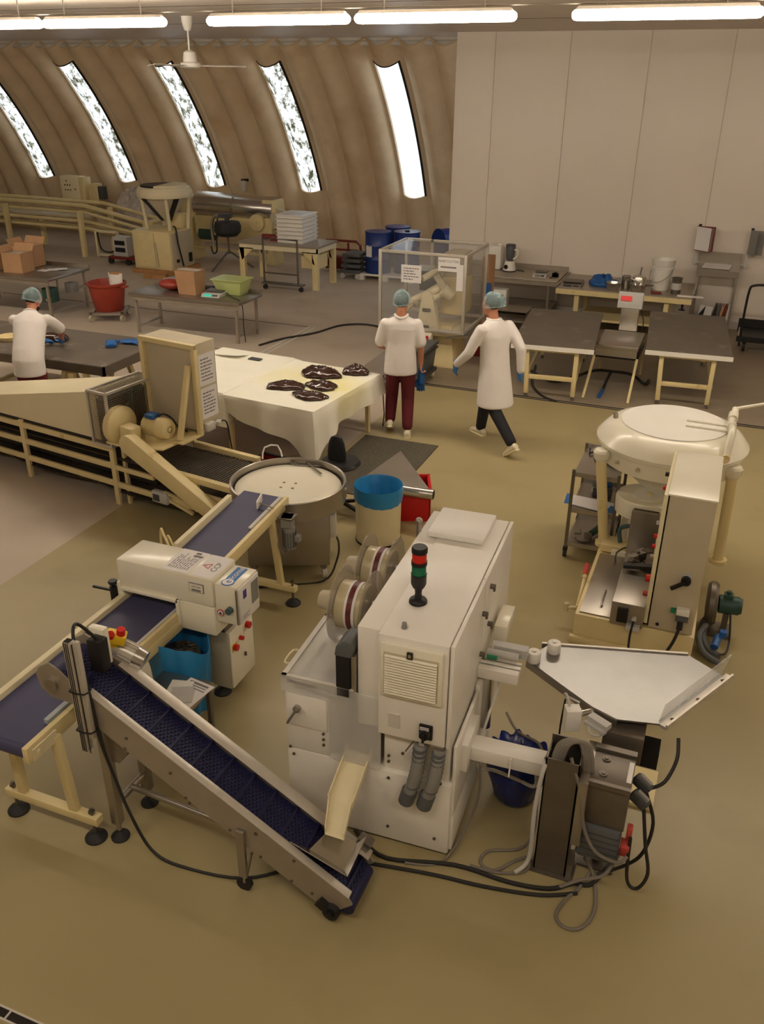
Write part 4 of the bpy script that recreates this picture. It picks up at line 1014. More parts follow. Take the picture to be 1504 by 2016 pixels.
# drive: plate, blower disc, gearbox, motor, chain guard
cp('drive_plate', MB().prism([(.08, -.16), (.36, -.16), (.70, -.02), (.72, .70), (.10, .70)], .745, .765), 'cream', bev=.003)
vol = cp('blower_housing', MB().lathe((.10, -.02, .91), [(.001, 0), (.17, .0), (.19, .01), (.195, .03), (.195, .085), (.18, .10), (.15, .125), (.06, .14), (.001, .14)], 36, axis=(1, 0, 0)), 'cream', bev=0)
cp('gearbox', MB().box((.33, -.06, .875), (.15, .14, .15), ry=.1), 'cream', bev=.012)
mo = cp('motor', MB().cyl((.34, .16, .90), (.58, .16, .90), .088, n=26), 'cream')
mf = MB()
for k in range(22):
    a = 2 * PI * k / 22; mf.bar((.35, .16 + .094 * math.cos(a), .90 + .094 * math.sin(a)), (.53, .16 + .094 * math.cos(a), .90 + .094 * math.sin(a)), .006, .014, up=(0, math.cos(a), math.sin(a)))
cp('cooling_fin', mf, 'cream', mo)
cp('fan_cowl', MB().lathe((.52, .16, .90), [(.105, 0), (.108, .02), (.105, .09), (.09, .115), (.05, .125), (.001, .127)], 28, axis=(1, 0, 0)), 'cream', mo)
vg = MB()
for k in range(8):
    a = 2 * PI * k / 8; vg.cyl((.645, .16 + .03 * math.cos(a), .90 + .03 * math.sin(a)), (.649, .16 + .03 * math.cos(a), .90 + .03 * math.sin(a)), .006, n=6)
cp('cowl_vent', vg, 'dark_slot', mo, kind='stuff')
cp('terminal_box', MB().bx(.37, .49, .10, .21, .985, 1.03), 'blue', mo, bev=.01)
cp('terminal_neck', MB().bx(.39, .47, .12, .19, .96, .99), 'cream', mo)
cp('motor_cable', MB().tube([(.50, .17, 1.01), (.54, .20, 1.03), (.58, .26, .98), (.6, .34, .85), (.6, .45, .78)], .01, n=8), 'cable', mo)
cp('motor_foot', MB().bx(.38, .52, .08, .24, .765, .82), 'cream', mo)
# chain guard: long capsule
g0, g1 = Vector((.40, -.20, .80)), Vector((1.42, -.20, .30)); d = (g1 - g0).normalized(); nrm = Vector((-d.z, 0, d.x)); cap = []
for k in range(13):
    a = PI / 2 + PI * k / 12; cap.append(g0 + (d * math.cos(a) + nrm * math.sin(a)) * .10)
cap += [g1 - nrm * .075, g1 + nrm * .075]
cp('chain_guard', MB().ext(cap, (0, .11, 0)), 'cream', bev=.008)
# drive control panel on its frame
pnl = thing('control_cabinet', 'upright beige panel box in yellow-cream frame with two paper notices', 'cabinet', CM @ Vector((.43, .6, .77)))
def c2p(name, mb, m, parent=pnl, **k): return put(name, mb.xf(CM), m, parent, **k)
c2p('box', MB().bx(.09, .78, .47, .76, .80, 1.70), 'beige_grey', bev=.006)
for s in (.075, .755): c2p('frame_post', MB().bx(s, s + .05, .425, .475, .77, 1.70), 'cream', bev=.004)
c2p('frame_rail', MB().bx(.075, .805, .42, .47, 1.655, 1.705), 'cream', bev=.004)
c2p('frame_brace', MB().bar((.73, .41, 1.50), (.73, .20, .79), .05, .045), 'cream', bev=.003)
c2p('brace_foot', MB().bx(.66, .80, .16, .46, .765, .785), 'cream')
for k, z in enumerate((1.425, 1.08)):
    sheet(pnl, 'notice', CM @ basis((.7815, .62, z), (0, 1, 0), (0, 0, 1)), .24, .32, 7, seed=20 + k)
c2p('socket_strip', MB().bx(.78, .84, .50, .62, .80, .88).box((.84, .66, .86), (.05, .08, .03), rz=.4), 'greywhite', bev=.005)
c2p('socket_cable', MB().tube([(.84, .68, .86), (.88, .74, .84), (.90, .76, .6), (.92, .8, .3), (.95, .82, .02)], .008), 'cable')
sbk = thing('storage_box', 'low dark reddish box pushed under the cloth covered table', 'box', CM @ Vector((1.05, 1.25, 0)))
put('shell', MB().bx(.75, 1.35, 1.05, 1.5, 0, .02).bx(.75, 1.35, 1.05, 1.07, 0, .2).bx(.75, 1.35, 1.48, 1.5, 0, .2).bx(.75, .77, 1.05, 1.5, 0, .2).bx(1.33, 1.35, 1.05, 1.5, 0, .2).xf(CM), 'darkred', sbk)
put('rim', MB().bx(.74, 1.36, 1.04, 1.07, .19, .21).bx(.74, 1.36, 1.48, 1.51, .19, .21).bx(.74, .77, 1.04, 1.51, .19, .21).bx(1.33, 1.36, 1.04, 1.51, .19, .21).xf(CM), 'black', sbk)
# ================================================================ STEEL DELTA TABLE, SERVO, COLUMN (right foreground)
dt = thing('packing_table', 'polished stainless delta shaped receiving table with white rollers and guard rails', 'table', (-.1, 4.4, 0))
tpz = .85
poly = [(-.75, 4.36), (-.66, 4.56), (.16, 4.78), (.37, 4.64), (.07, 4.05), (-.16, 4.0), (-.31, 4.06), (-.49, 4.18)]
put('top', MB().prism(list(reversed(poly)), tpz - .012, tpz), 'steel_table', dt)
rl = MB()
for a, b in ((poly[5], poly[6]), (poly[6], poly[0])): rl.bar((a[0], a[1], tpz - .03), (b[0], b[1], tpz - .03), .012, .05)
put('edge_skirt', rl, 'steel', dt)
put('back_rail', MB().bar((-.70, 4.555, tpz - .008), (.16, 4.785, tpz - .008), .018, .035), 'steel', dt)
gr = put('side_rail', MB().bar((.08, 4.02, tpz + .005), (.40, 4.64, tpz + .005), .035, .02).bar((.10, 4.00, tpz + .025), (.42, 4.62, tpz + .025), .012, .03), 'alu', dt)
put('guard_plate', MB().hexa([(.055, 4.07, tpz), (.06, 4.068, tpz), (.36, 4.66, tpz), (.355, 4.662, tpz), (.075, 4.11, tpz + .10), (.08, 4.108, tpz + .10), (.40, 4.73, tpz + .10), (.395, 4.732, tpz + .10)]), 'plexi', gr)
for t_ in (.12, .5, .88): put('rail_screw', MB().cyl((.08 + .32 * t_, 4.02 + .62 * t_, tpz + .015), (.08 + .32 * t_ + .02, 4.02 + .62 * t_ - .012, tpz + .03), .008, n=8), 'steel_dark', gr)
for (x, y) in ((-.71, 4.36), (-.615, 4.50)):
    r_ = put('roller', MB().lathe((x, y, tpz), [(.04, 0), (.042, .004), (.042, .06), (.038, .068), (.001, .069)], 24), 'white', dt)
    put('roller_bolt', MB().cyl((x, y, tpz + .068), (x, y, tpz + .076), .012, n=6), 'steel', r_)
put('post', MB().cyl((-.10, 4.45, .03), (-.10, 4.45, .84), .04, n=18), 'steel', dt)
put('post_base', MB().bx(-.30, .12, 4.28, 4.62, 0, .03), 'cream', dt, bev=.004)
ub_ = put('bearing_box', MB().bx(-.22, .0, 3.94, 4.2, .62, .80), 'steel_dark', dt, bev=.006)
put('bearing_plate', MB().bx(-.02, .09, 4.02, 4.16, .55, .66), 'black', ub_)
put('white_box', MB().box((-.40, 3.98, .80), (.085, .075, .14), rz=.4), 'white', dt, bev=.004)
put('box_shaft', MB().cyl((-.37, 4.0, .82), (-.30, 4.06, .82), .018, n=12), 'steel_bright', dt)
put('sensor', MB().box((-.25, 3.98, .82), (.13, .05, .03), rz=-.5).box((-.26, 3.965, .795), (.13, .06, .02), rz=-.5), 'lightgrey', dt)
put('sensor_cable', MB().tube([(-.31, 3.98, .80), (-.29, 3.93, .77), (-.24, 3.92, .77), (-.20, 3.95, .80)], .006), 'lightgrey', dt)
put('sensor_cable', MB().tube([(-.42, 3.99, .87), (-.45, 4.02, .92), (-.46, 4.06, .88), (-.38, 4.08, .84)], .007), 'lightgrey', dt)
put('sensor_cable', MB().tube([(-.46, 4.08, .84), (-.47, 4.08, .6), (-.45, 4.05, .3), (-.40, 3.95, .1)], .006), 'cable', dt)

sv = thing('servo_drive', 'grey servo gear unit on steel bracket bristling with cable plugs', 'motor', (-.15, 3.75, 0))
put('mount_plate', MB().bx(-.28, -.23, 3.55, 3.90, .30, .745), 'steel', sv, bev=.003)
hs_ = put('housing', MB().bx(-.24, -.02, 3.60, 3.84, .44, .745), 'steel_dark', sv, bev=.006)
for y in (3.66, 3.78): put('cover_boss', MB().cyl((-.17, y, .744), (-.17, y, .752), .022, n=18).cyl((-.17, y, .75), (-.17, y, .757), .011, n=12), 'steel_dark', hs_)
put('label_strip', MB().bx(-.05, -.025, 3.64, 3.80, .745, .748), 'paper', hs_)
put('top_rib', MB().bx(-.24, -.02, 3.84, 3.88, .70, .76), 'steel_dark', hs_); put('top_rib', MB().bx(-.24, -.02, 3.575, 3.60, .72, .75), 'steel_dark', hs_)
mo2 = put('motor', MB().bx(-.25, -.03, 3.58, 3.80, .20, .44), 'greyplastic', sv, bev=.02)
rb = MB()
for k in range(5): rb.bx(-.252, -.028, 3.577, 3.803, .23 + .04 * k, .238 + .04 * k)
put('motor_rib', rb, 'darkgrey', mo2)
for y, z in ((3.76, .66), (3.68, .62)):
    pg = put('plug', MB().box((.03, y, z), (.10, .05, .06), rz=-.3, ry=.5), 'darkgrey', sv, bev=.008)
    put('plug_latch', MB().box((.045, y - .005, z + .035), (.07, .02, .02), rz=-.3, ry=.5), 'grey', pg)
put('red_plug', MB().box((-.0, 3.64, .30), (.05, .06, .10), rx=.3).box((.01, 3.66, .40), (.03, .05, .08)), 'printred', sv, bev=.006)
put('support_rod', MB().cyl((-.14, 3.78, .02), (-.14, 3.78, .22), .03, n=12).bx(-.24, -.04, 3.70, 3.86, 0, .02), 'steel_dark', sv)
for pts in ([(.06, 3.74, .62), (.12, 3.72, .45), (.10, 3.70, .25), (.03, 3.72, .10), (-.12, 3.66, .02)],
            [(.06, 3.66, .58), (.10, 3.62, .38), (.14, 3.62, .18), (.10, 3.62, .05), (.04, 3.62, .10), (.02, 3.62, .4)],
            [(.07, 3.76, .64), (.14, 3.82, .66), (.18, 3.90, .76), (.17, 3.98, .84)],
            [(-.02, 3.64, .25), (-.08, 3.58, .12), (-.2, 3.55, .06), (-.30, 3.50, .015)],
            [(-.34, 3.62, .83), (-.26, 3.56, .66), (-.22, 3.55, .45), (-.14, 3.55, .30), (-.02, 3.56, .26), (.02, 3.60, .28)]):
    put('cable', MB().tube(pts, .010, n=8), 'cablegrey' if pts[0][0] < 0 else 'cable', sv)

cl_ = thing('cable_column', 'open topped brown steel column on floor stuffed with coiled cables', 'column', (-.37, 3.66, 0))
x0, x1, y0, y1 = -.465, -.285, 3.585, 3.745
put('sleeve', MB().bx(x0, x1, y0, y0 + .008, 0.01, .82).bx(x0, x0 + .008, y0, y1, .01, .82).bx(x1 - .008, x1, y0, y1, .01, .82).bx(x0, x1, y1 - .008, y1, .01, .86), 'steel_dark', cl_)
put('base_plate', MB().bx(-.48, -.24, 3.56, 3.77, 0, .012), 'steel_dark', cl_)
put('base_angle', MB().bx(-.285, -.255, 3.60, 3.72, .012, .09), 'steel', cl_)
for k in range(4):
    a = .014 * k
    put('coiled_cable', MB().tube([(-.44 + a, 3.60 + a, .70), (-.42 + a * 1.2, 3.66, .85 + a * .4), (-.36 + a, 3.70, .88), (-.30 + a, 3.70, .86), (-.27 + a, 3.66, .74)], .013, n=8), 'cablegrey', cl_)
put('riser_cable', MB().tube([(-.46, 3.60, .78), (-.475, 3.57, .70), (-.49, 3.565, .45), (-.49, 3.56, .1), (-.55, 3.5, .02)], .012, n=8), 'lightgrey', cl_)

dbb = Vector((-.70, 4.10, 0))
db = thing('waste_bin', 'small bin wrapped in shiny dark blue bag under the white machine arm', 'bin', dbb)
put('bucket', MB().lathe(dbb, [(.11, 0), (.12, .01), (.145, .27), (.15, .28), (.14, .28), (.11, .02), (.001, .02)], 28), 'greyplastic', db)
def bf(u, v):
    a = 2 * PI * u
    pr = [(.13, .03), (.165, .14), (.195, .27), (.175, .35), (.15, .31), (.10, .28), (.001, .30)]
    j = min(6, int(round(v * 6))); r, z = pr[j]
    nn = noise.noise(Vector((math.cos(a) * 4, math.sin(a) * 4, v * 7)))
    return (dbb.x + (r + .03 * nn) * math.cos(a), dbb.y + (r + .03 * nn) * math.sin(a), z + .035 * nn)
put('liner_bag', MB().grid(bf, 60, 6, wrap=True), 'bluebag_dark', db)
# loose cables on the floor
def cord(label, pts, r, m='cable', z=.012):
    pts = [(p[0], p[1], p[2] if len(p) > 2 else z) for p in pts]
    return solo('power_cable', MB().tube(pts, r, n=8), m, label, 'cable', (pts[0][0], pts[0][1], 0))
cord('black cable from the elevator along the white machine front to the steel column', [(-1.50, 3.44, .03), (-1.44, 3.41), (-1.26, 3.33), (-.88, 3.43), (-.57, 3.43), (-.35, 3.47), (-.23, 3.56), (-.13, 3.60), (-.02, 3.9)], .013)
cord('second black cable lying along the floor before the white machine', [(-1.34, 3.26), (-.98, 3.32), (-.69, 3.35), (-.39, 3.41), (-.20, 3.50)], .011)
cord('grey cable making a long loop on the open floor beside the steel column', [(-.16, 3.66), (-.20, 3.53), (-.25, 3.44), (-.28, 3.32), (-.23, 3.26), (-.15, 3.28), (-.10, 3.38), (-.10, 3.50), (-.14, 3.66), (-.2, 3.68, .10)], .010, 'cablegrey')
cord('thin grey cable coiled on the floor at the foot of the white machine', [(-.53, 3.95, .5), (-.54, 3.98, .2), (-.52, 3.83), (-.57, 3.68), (-.73, 3.60), (-.75, 3.50), (-.66, 3.48), (-.56, 3.60), (-.50, 3.64), (-.50, 3.54), (-.64, 3.47), (-.80, 3.46)], .009, 'cablegrey')
cord('light grey cable sagging from the machine arm past the dark blue bag', [(-.88, 3.76, .54), (-.86, 3.80, .42), (-.80, 3.88, .36), (-.66, 3.92, .30), (-.56, 3.90, .30), (-.54, 3.86, .40), (-.56, 3.84, .54)], .011, 'lightgrey')
cord('grey cable hanging from the machine corner down along its flank', [(-.84, 3.70, .54), (-.84, 3.72, .3), (-.88, 3.66, .1), (-.96, 3.42, .012), (-1.15, 3.34, .012)], .008, 'cablegrey')
cord('grey cable running from the machine flank to the steel column top', [(-.88, 4.55, .25), (-.75, 4.28, .35), (-.58, 4.05, .5), (-.50, 3.80, .62), (-.46, 3.68, .80)], .009, 'cablegrey')
# ================================================================ COOKER WITH BOWL (right)
ck = thing('cooking_kettle', 'cream cooking machine with large lidded bowl and tall switch cabinet', 'machine', (-.2, 6.8, 0))
tr = MB().bx(-.68, .22, 5.93, 7.24, .0, .25)
put('base_tray', tr, 'cream', ck, bev=.005)
put('base_ledge', MB().bx(-.70, .24, 5.89, 5.93, 0, .06), 'cream', ck, bev=.004)
put('cover_plate', MB().bx(-.65, -.41, 5.96, 6.98, .25, .262), 'steel', ck, bev=.002)
put('cover_plate', MB().bx(-.41, .18, 5.96, 6.0, .25, .262), 'steel', ck)
put('plate_handle', MB().tube([(-.50, 6.10, .262), (-.50, 6.10, .30), (-.50, 6.30, .30), (-.50, 6.30, .262)], .008, n=8, sm=2), 'steel', ck)
put('plate_handle', MB().tube([(-.50, 6.86, .262), (-.50, 6.86, .36), (-.42, 7.0, .36), (-.42, 7.0, .262)], .008, n=8, sm=2), 'steel_dark', ck)
put('rear_deck', MB().bx(-.56, .2, 7.0, 8.15, .0, .30), 'cream_white', ck, bev=.01)
put('rear_block', MB().bx(-.66, -.42, 7.02, 7.22, .26, .33), 'cream', ck, bev=.008)
sbx = put('drive_box', MB().bx(-.41, -.165, 5.88, 6.42, .26, .46), 'steel', ck, bev=.006)
put('socket', MB().bx(-.36, -.28, 5.855, 5.885, .30, .42), 'black', sbx, bev=.004)
put('cable_gland', MB().cyl((-.23, 5.88, .35), (-.23, 5.85, .35), .018, n=12).box((-.23, 5.86, .275), (.10, .04, .04)), 'lightgrey', sbx)
put('drive_back', MB().bx(-.42, -.18, 6.42, 6.96, .26, .36).bx(-.43, -.20, 6.93, 6.97, .30, .74), 'steel', ck)
put('black_band', MB().bx(-.42, -.21, 6.97, 7.0, .60, .74), 'black', ck)
mc = MB()
rr = random.Random(3)
for k in range(14): mc.box((-.30 + rr.uniform(-.08, .08), 6.58 + rr.uniform(-.12, .12), .42 + rr.uniform(-.05, .10)), (rr.uniform(.03, .09), rr.uniform(.03, .09), rr.uniform(.02, .08)), rz=rr.uniform(0, 3), rx=rr.uniform(-.5, .5))
put('cutter_mechanism', mc.cyl((-.24, 6.6, .44), (-.18, 6.6, .44), .09, n=20), 'steel_dark', ck, kind='stuff')
put('chute_arm', MB().bar((-.40, 6.40, .50), (-.18, 6.42, .52), .06, .03), 'black', ck)
put('side_lever', MB().cyl((-.70, 6.20, .15), (-.70, 6.50, .30), .012, n=8).cyl((-.70, 6.46, .28), (-.70, 6.54, .34), .02, n=10), 'cream', ck)
put('lever_knob', MB().cyl((-.70, 6.48, .30), (-.70, 6.56, .36), .022, n=10), 'printred', ck)
put('valve', MB().cyl((-.70, 6.16, .16), (-.78, 6.14, .16), .016, n=10).cyl((-.78, 6.14, .13), (-.78, 6.14, .20), .02, n=10), 'film', ck)
put('feed_hose', MB().tube([(-.50, 7.1, .34), (-.52, 7.12, .46), (-.42, 7.1, .52), (-.3, 7.1, .52)], .02, n=10), 'hose', ck)
# switch cabinet
cbn = put('switch_cabinet', MB().bx(-.125, .195, 5.92, 6.78, .27, 1.39), 'beige_grey', ck, bev=.008)
put('cabinet_top', MB().bx(-.14, .20, 5.91, 6.79, 1.385, 1.40), 'cream_white', cbn, bev=.004)
put('cabinet_door', MB().bx(-.165, -.135, 5.92, 6.78, .30, 1.385), 'cream_pale', cbn, bev=.004)
sw_ = put('rotary_handle', MB().cyl((.085, 5.92, .74), (.085, 5.88, .74), .035, n=18).bar((.085, 5.875, .74), (-.01, 5.86, .675), .028, .022), 'black', cbn)
put('handle_plate', MB().bx(.05, .12, 5.913, 5.921, .70, .79), 'lightgrey', cbn)
ou = put('outlet_box', MB().bx(.06, .15, 5.87, 5.921, .40, .50), 'greyplastic', cbn, bev=.006)
put('outlet_lid', MB().bx(.058, .152, 5.868, 5.923, .455, .505), 'white', ou, bev=.004)
put('green_lamp', MB().box((.035, 5.905, .47), (.035, .03, .03)), 'green', ou)
put('outlet_plug', MB().cyl((.10, 5.88, .40), (.10, 5.86, .34), .022, n=12), 'black', ou)
put('grommet', MB().cyl((-.06, 5.921, .315), (-.06, 5.914, .315), .013, n=12), 'black', cbn)
for k, (y, z, m) in enumerate(((6.70, 1.22, 'black'), (6.70, 1.10, 'redbtn'), (6.55, .98, 'lightgrey'), (6.50, .88, 'lightgrey'), (6.42, .80, 'redbtn'), (6.36, .74, 'redbtn'), (6.30, .68, 'steel'), (6.16, .56, 'redbtn'), (6.08, .47, 'printred'), (6.03, .42, 'white'))):
    r_ = .030 if k in (7,) else .018
    put('push_button', MB().cyl((-.165, y, z), (-.205, y, z), r_, n=14), m, cbn)
put('mains_lead', MB().tube([(.10, 5.865, .35), (.07, 5.84, .22), (.0, 5.80, .07), (-.08, 5.72, .02), (-.16, 5.62, .02)], .012, n=8), 'cable', ck)
put('plug_lead', MB().tube([(-.23, 5.85, .34), (-.24, 5.83, .2), (-.22, 5.78, .05), (-.14, 5.72, .03)], .009, n=8), 'cable', ck)
put('inline_plug', MB().box((-.07, 5.70, .035), (.12, .05, .05), rz=-.1), 'greyplastic', ck, bev=.006)
# bowl
BC = Vector((-.23, 7.58, 0))
bo = put('bowl', MB().lathe(BC, [(.16, .55), (.20, .74), (.40, .93), (.59, 1.01), (.605, 1.16), (.64, 1.17), (.645, 1.195), (.62, 1.205)], 64), 'cream_white', ck)
put('bowl_cone', MB().lathe(BC, [(.14, .30), (.15, .58), (.16, .6)], 32), 'steel_dark', ck)
ld = put('lid', MB().lathe(BC, [(.615, 1.19), (.645, 1.20), (.625, 1.225), (.59, 1.27), (.54, 1.315), (.47, 1.34), (.455, 1.345), (.001, 1.35)], 64), 'cream_white', ck)
put('lid_hatch', MB().lathe(BC + Vector((.0, .0, 0)), [(.45, 1.343), (.45, 1.353), (.44, 1.358), (.001, 1.36)], 56), 'white', ld)
for dy in (-.07, .07): put('hinge_bar', MB().bar(BC + Vector((.10, dy - .02, 1.366)), BC + Vector((.45, dy - .03, 1.366)), .02, .012), 'cream_white', ld)
put('hinge_post', MB().tube([BC + Vector((.46, -.42, 1.25)), BC + Vector((.47, -.25, 1.42)), BC + Vector((.46, 0, 1.40)), BC + Vector((.47, .16, 1.42)), BC + Vector((.48, .24, 1.46))], .03, n=14), 'cream_white', ld)
put('hinge_collar', MB().cyl(BC + Vector((.465, -.12, 1.41)), BC + Vector((.463, -.02, 1.40)), .042, n=16), 'cream_white', ld); put('hinge_collar', MB().cyl(BC + Vector((.468, .10, 1.41)), BC + Vector((.47, .18, 1.43)), .042, n=16), 'cream_white', ld)
put('hinge_bolt', MB().cyl(BC + Vector((.455, -.44, 1.25)), BC + Vector((.455, -.46, 1.25)), .035, n=16), 'cream', ld)
put('lid_lever', MB().cyl(BC + Vector((.48, .22, 1.47)), BC + Vector((.98, .62, 1.50)), .014, n=10), 'cream_white', ld)
put('lid_clip', MB().box(BC + Vector((-.50, -.02, 1.345)), (.03, .05, .05), rz=.4), 'steel', ld)
for a in (math.radians(218), math.radians(-32), math.radians(90)):
    q = BC + Vector((.66 * math.cos(a), .66 * math.sin(a), 0))
    lgc = put('bowl_leg', MB().cyl((q.x + (.10 if q.x < -.4 else 0), q.y, .27), (q.x - .02, q.y + .03, 1.06), .045, n=20), 'cream', ck)
    put('leg_cap', MB().lathe((q.x - .02, q.y + .03, 1.05), [(.05, 0), (.07, .03), (.075, .08), (.06, .10), (.001, .105)], 22), 'cream_white', lgc)
    put('leg_flange', MB().cyl((q.x + (.10 if q.x < -.4 else 0), q.y, .25), (q.x + (.10 if q.x < -.4 else 0), q.y, .285), .075, n=20), 'cream', lgc)
for a in (-110, -80, -130):
    put('bowl_bolt', MB().cyl(BC + Vector((.60 * math.cos(math.radians(a)), .60 * math.sin(math.radians(a)), 1.09)), BC + Vector((.63 * math.cos(math.radians(a)), .63 * math.sin(math.radians(a)), 1.09)), .016, n=8), 'film', bo)
SB = Vector((-.37, 7.26, 0))
sm_ = put('small_kettle', MB().lathe(SB, [(.19, .60), (.235, .61), (.24, .74), (.225, .765), (.001, .77)], 44), 'cream_white', ck)
put('kettle_lid', MB().lathe(SB + Vector((.04, -.02, 0)), [(.13, .768), (.13, .776), (.001, .777)], 36), 'white', sm_)
put('kettle_knob', MB().box(SB + Vector((.05, -.03, .79)), (.02, .05, .03), rz=.6), 'cream', sm_, bev=.004)
put('kettle_neck', MB().cyl(SB + Vector((0, 0, .3)), SB + Vector((0, 0, .63)), .10, n=20), 'cream_white', sm_)
# blower with teal motor
bw = thing('vacuum_pump', 'grey volute pump wheel with teal motor standing beside the kettle', 'pump', (.35, 6.45, 0))
put('volute', MB().lathe((.27, 6.50, .25), [(.05, 0), (.16, .005), (.18, .03), (.18, .065), (.16, .09), (.05, .095)], 36, axis=(1, 0, .05)), 'steel_dark', bw, bev=0)
mt_ = put('motor', MB().cyl((.37, 6.50, .26), (.52, 6.51, .265), .075, n=24), 'darkgreen', bw)
put('motor_cap', MB().cyl((.52, 6.51, .265), (.545, 6.51, .266), .07, .06, n=20), 'darkgreen', mt_)
put('terminal_box', MB().box((.43, 6.50, .345), (.07, .06, .04)).cyl((.43, 6.5, .36), (.43, 6.5, .39), .02, n=8), 'darkgreen', mt_)
put('pump_foot', MB().bx(.26, .50, 6.40, 6.60, 0, .03).bx(.28, .34, 6.45, 6.55, .03, .12).bx(.42, .46, 6.45, 6.56, .03, .2), 'steel_dark', bw)
put('pipe', MB().tube([(.30, 6.40, .15), (.28, 6.25, .10), (.33, 6.12, .06), (.42, 6.05, .05)], .035, n=12), 'darkgrey', bw)
put('hose', MB().tube([(.30, 6.30, .16), (.26, 6.18, .12), (.31, 6.06, .06), (.44, 5.98, .04)], .024, n=10), 'greyplastic', bw)
put('blue_connector', MB().cyl((.40, 6.22, .13), (.38, 6.10, .10), .03, n=14).box((.43, 6.22, .16), (.05, .05, .05)), 'blue', bw)
put('lead', MB().tube([(.44, 6.49, .32), (.47, 6.44, .2), (.49, 6.3, .06), (.47, 6.15, .03), (.40, 6.08, .06)], .008), 'cable', bw)
# ---- tool cart
tcb = (-.78, 7.48, 0)
tc_ = thing('tool_cart', 'three tier stainless trolley with tools beside the cooking kettle', 'cart', tcb)
CART0 = set(bpy.data.objects)
X0, X1, Y0, Y1 = -1.0, -.60, 7.16, 7.84
for z, m in ((.86, 'steel_bright'), (.50, 'steel'), (.15, 'steel')):
    s_ = put('shelf', MB().bx(X0, X1, Y0, Y1, z - .02, z - .012), m, tc_)
    put('shelf_lip', MB().bx(X0, X1, Y0 - .004, Y0 + .012, z - .035, z + .005), 'steel', s_); put('shelf_lip', MB().bx(X0, X1, Y1 - .012, Y1 + .004, z - .035, z + .03), 'steel', s_)
for x in (X0, X1):
    for y in (Y0, Y1):
        lg = put('leg', MB().bx(x - .014, x + .014, y - .014, y + .014, .10, .89), 'steel_dark', tc_)
        put('caster', MB().cyl((x - .014, y, .04), (x + .014, y, .04), .04, n=18).box((x, y, .085), (.04, .04, .04)), 'rubber', lg)
g_ = Vector((-.66, 7.55, .85))
solo('wire_tool', MB().tube([g_ + Vector((-.30, .24, .01)), g_ + Vector((-.28, .12, .015)), g_ + Vector((-.25, .15, .02)), g_ + Vector((-.22, .04, .012)), g_ + Vector((-.20, -.02, .012))], .008, n=6), 'black', 'bent black wire tool on the top tier of the steel trolley', 'tool', (-.9, 7.65, .85))
solo('green_cloth', MB().ball((-.69, 7.60, .885), (.085, .09, .035), 14, 8), 'darkgreen', 'crumpled green cloth on the trolley top tier beside the bowl', 'cloth', (-.69, 7.6, .84))
bx_ = thing('tool_case', 'small dark case with white and blue lid on the trolley middle tier', 'box', (-.78, 7.62, .49))
put('body', MB().box((-.78, 7.60, .54), (.18, .14, .09), rz=.2), 'darkgrey', bx_, bev=.006)
put('lid', MB().box((-.77, 7.62, .60), (.14, .12, .04), rz=.3, rx=.2), 'blue', bx_, bev=.006)
put('tag', MB().box((-.82, 7.53, .56), (.10, .01, .05), rz=.2), 'lightgrey', bx_)
cbk = thing('catalogue', 'open blue and white printed booklet hanging over the trolley middle tier', 'booklet', (-.90, 7.36, .49))
put('page', MB().hexa([(-1.07, 7.28, .49), (-.80, 7.22, .495), (-.78, 7.44, .495), (-1.05, 7.48, .49), (-1.07, 7.28, .497), (-.80, 7.22, .502), (-.78, 7.44, .505), (-1.05, 7.48, .497)]), 'paper', cbk)
put('page', MB().hexa([(-.80, 7.22, .495), (-.60, 7.20, .49), (-.58, 7.42, .49), (-.78, 7.44, .495), (-.80, 7.22, .502), (-.60, 7.20, .497), (-.58, 7.42, .497), (-.78, 7.44, .505)]), 'paper', cbk)
put('cover_band', MB().box((-1.05, 7.37, .499), (.06, .22, .003), rz=.05), 'logo', cbk); put('cover_band', MB().box((-.63, 7.28, .499), (.09, .15, .003), rz=-.2), 'logo', cbk)
gd = thing('angle_grinder', 'dark green angle grinder lying on the bottom tier of the trolley', 'tool', (-.80, 7.38, .15))
put('grip', MB().cyl((-.74, 7.48, .20), (-.80, 7.34, .19), .035, .03, n=16), 'darkgreen', gd)
put('gear_head', MB().box((-.82, 7.29, .18), (.07, .07, .06), rz=.3), 'steel_dark', gd, bev=.008)
put('disc_guard', MB().cyl((-.86, 7.27, .155), (-.86, 7.27, .165), .06, n=20), 'steel', gd)
solo('hand_tool', MB().tube([(-.93, 7.26, .16), (-.95, 7.32, .17), (-.90, 7.36, .16), (-.92, 7.44, .165)], .006), 'steel_dark', 'thin bent steel hand tool beside the grinder on the trolley', 'tool', (-.93, 7.3, .15))

tc_.location.y += .12
for q_ in set(bpy.data.objects) - CART0:
    if q_.parent is None: q_.location.y += .12
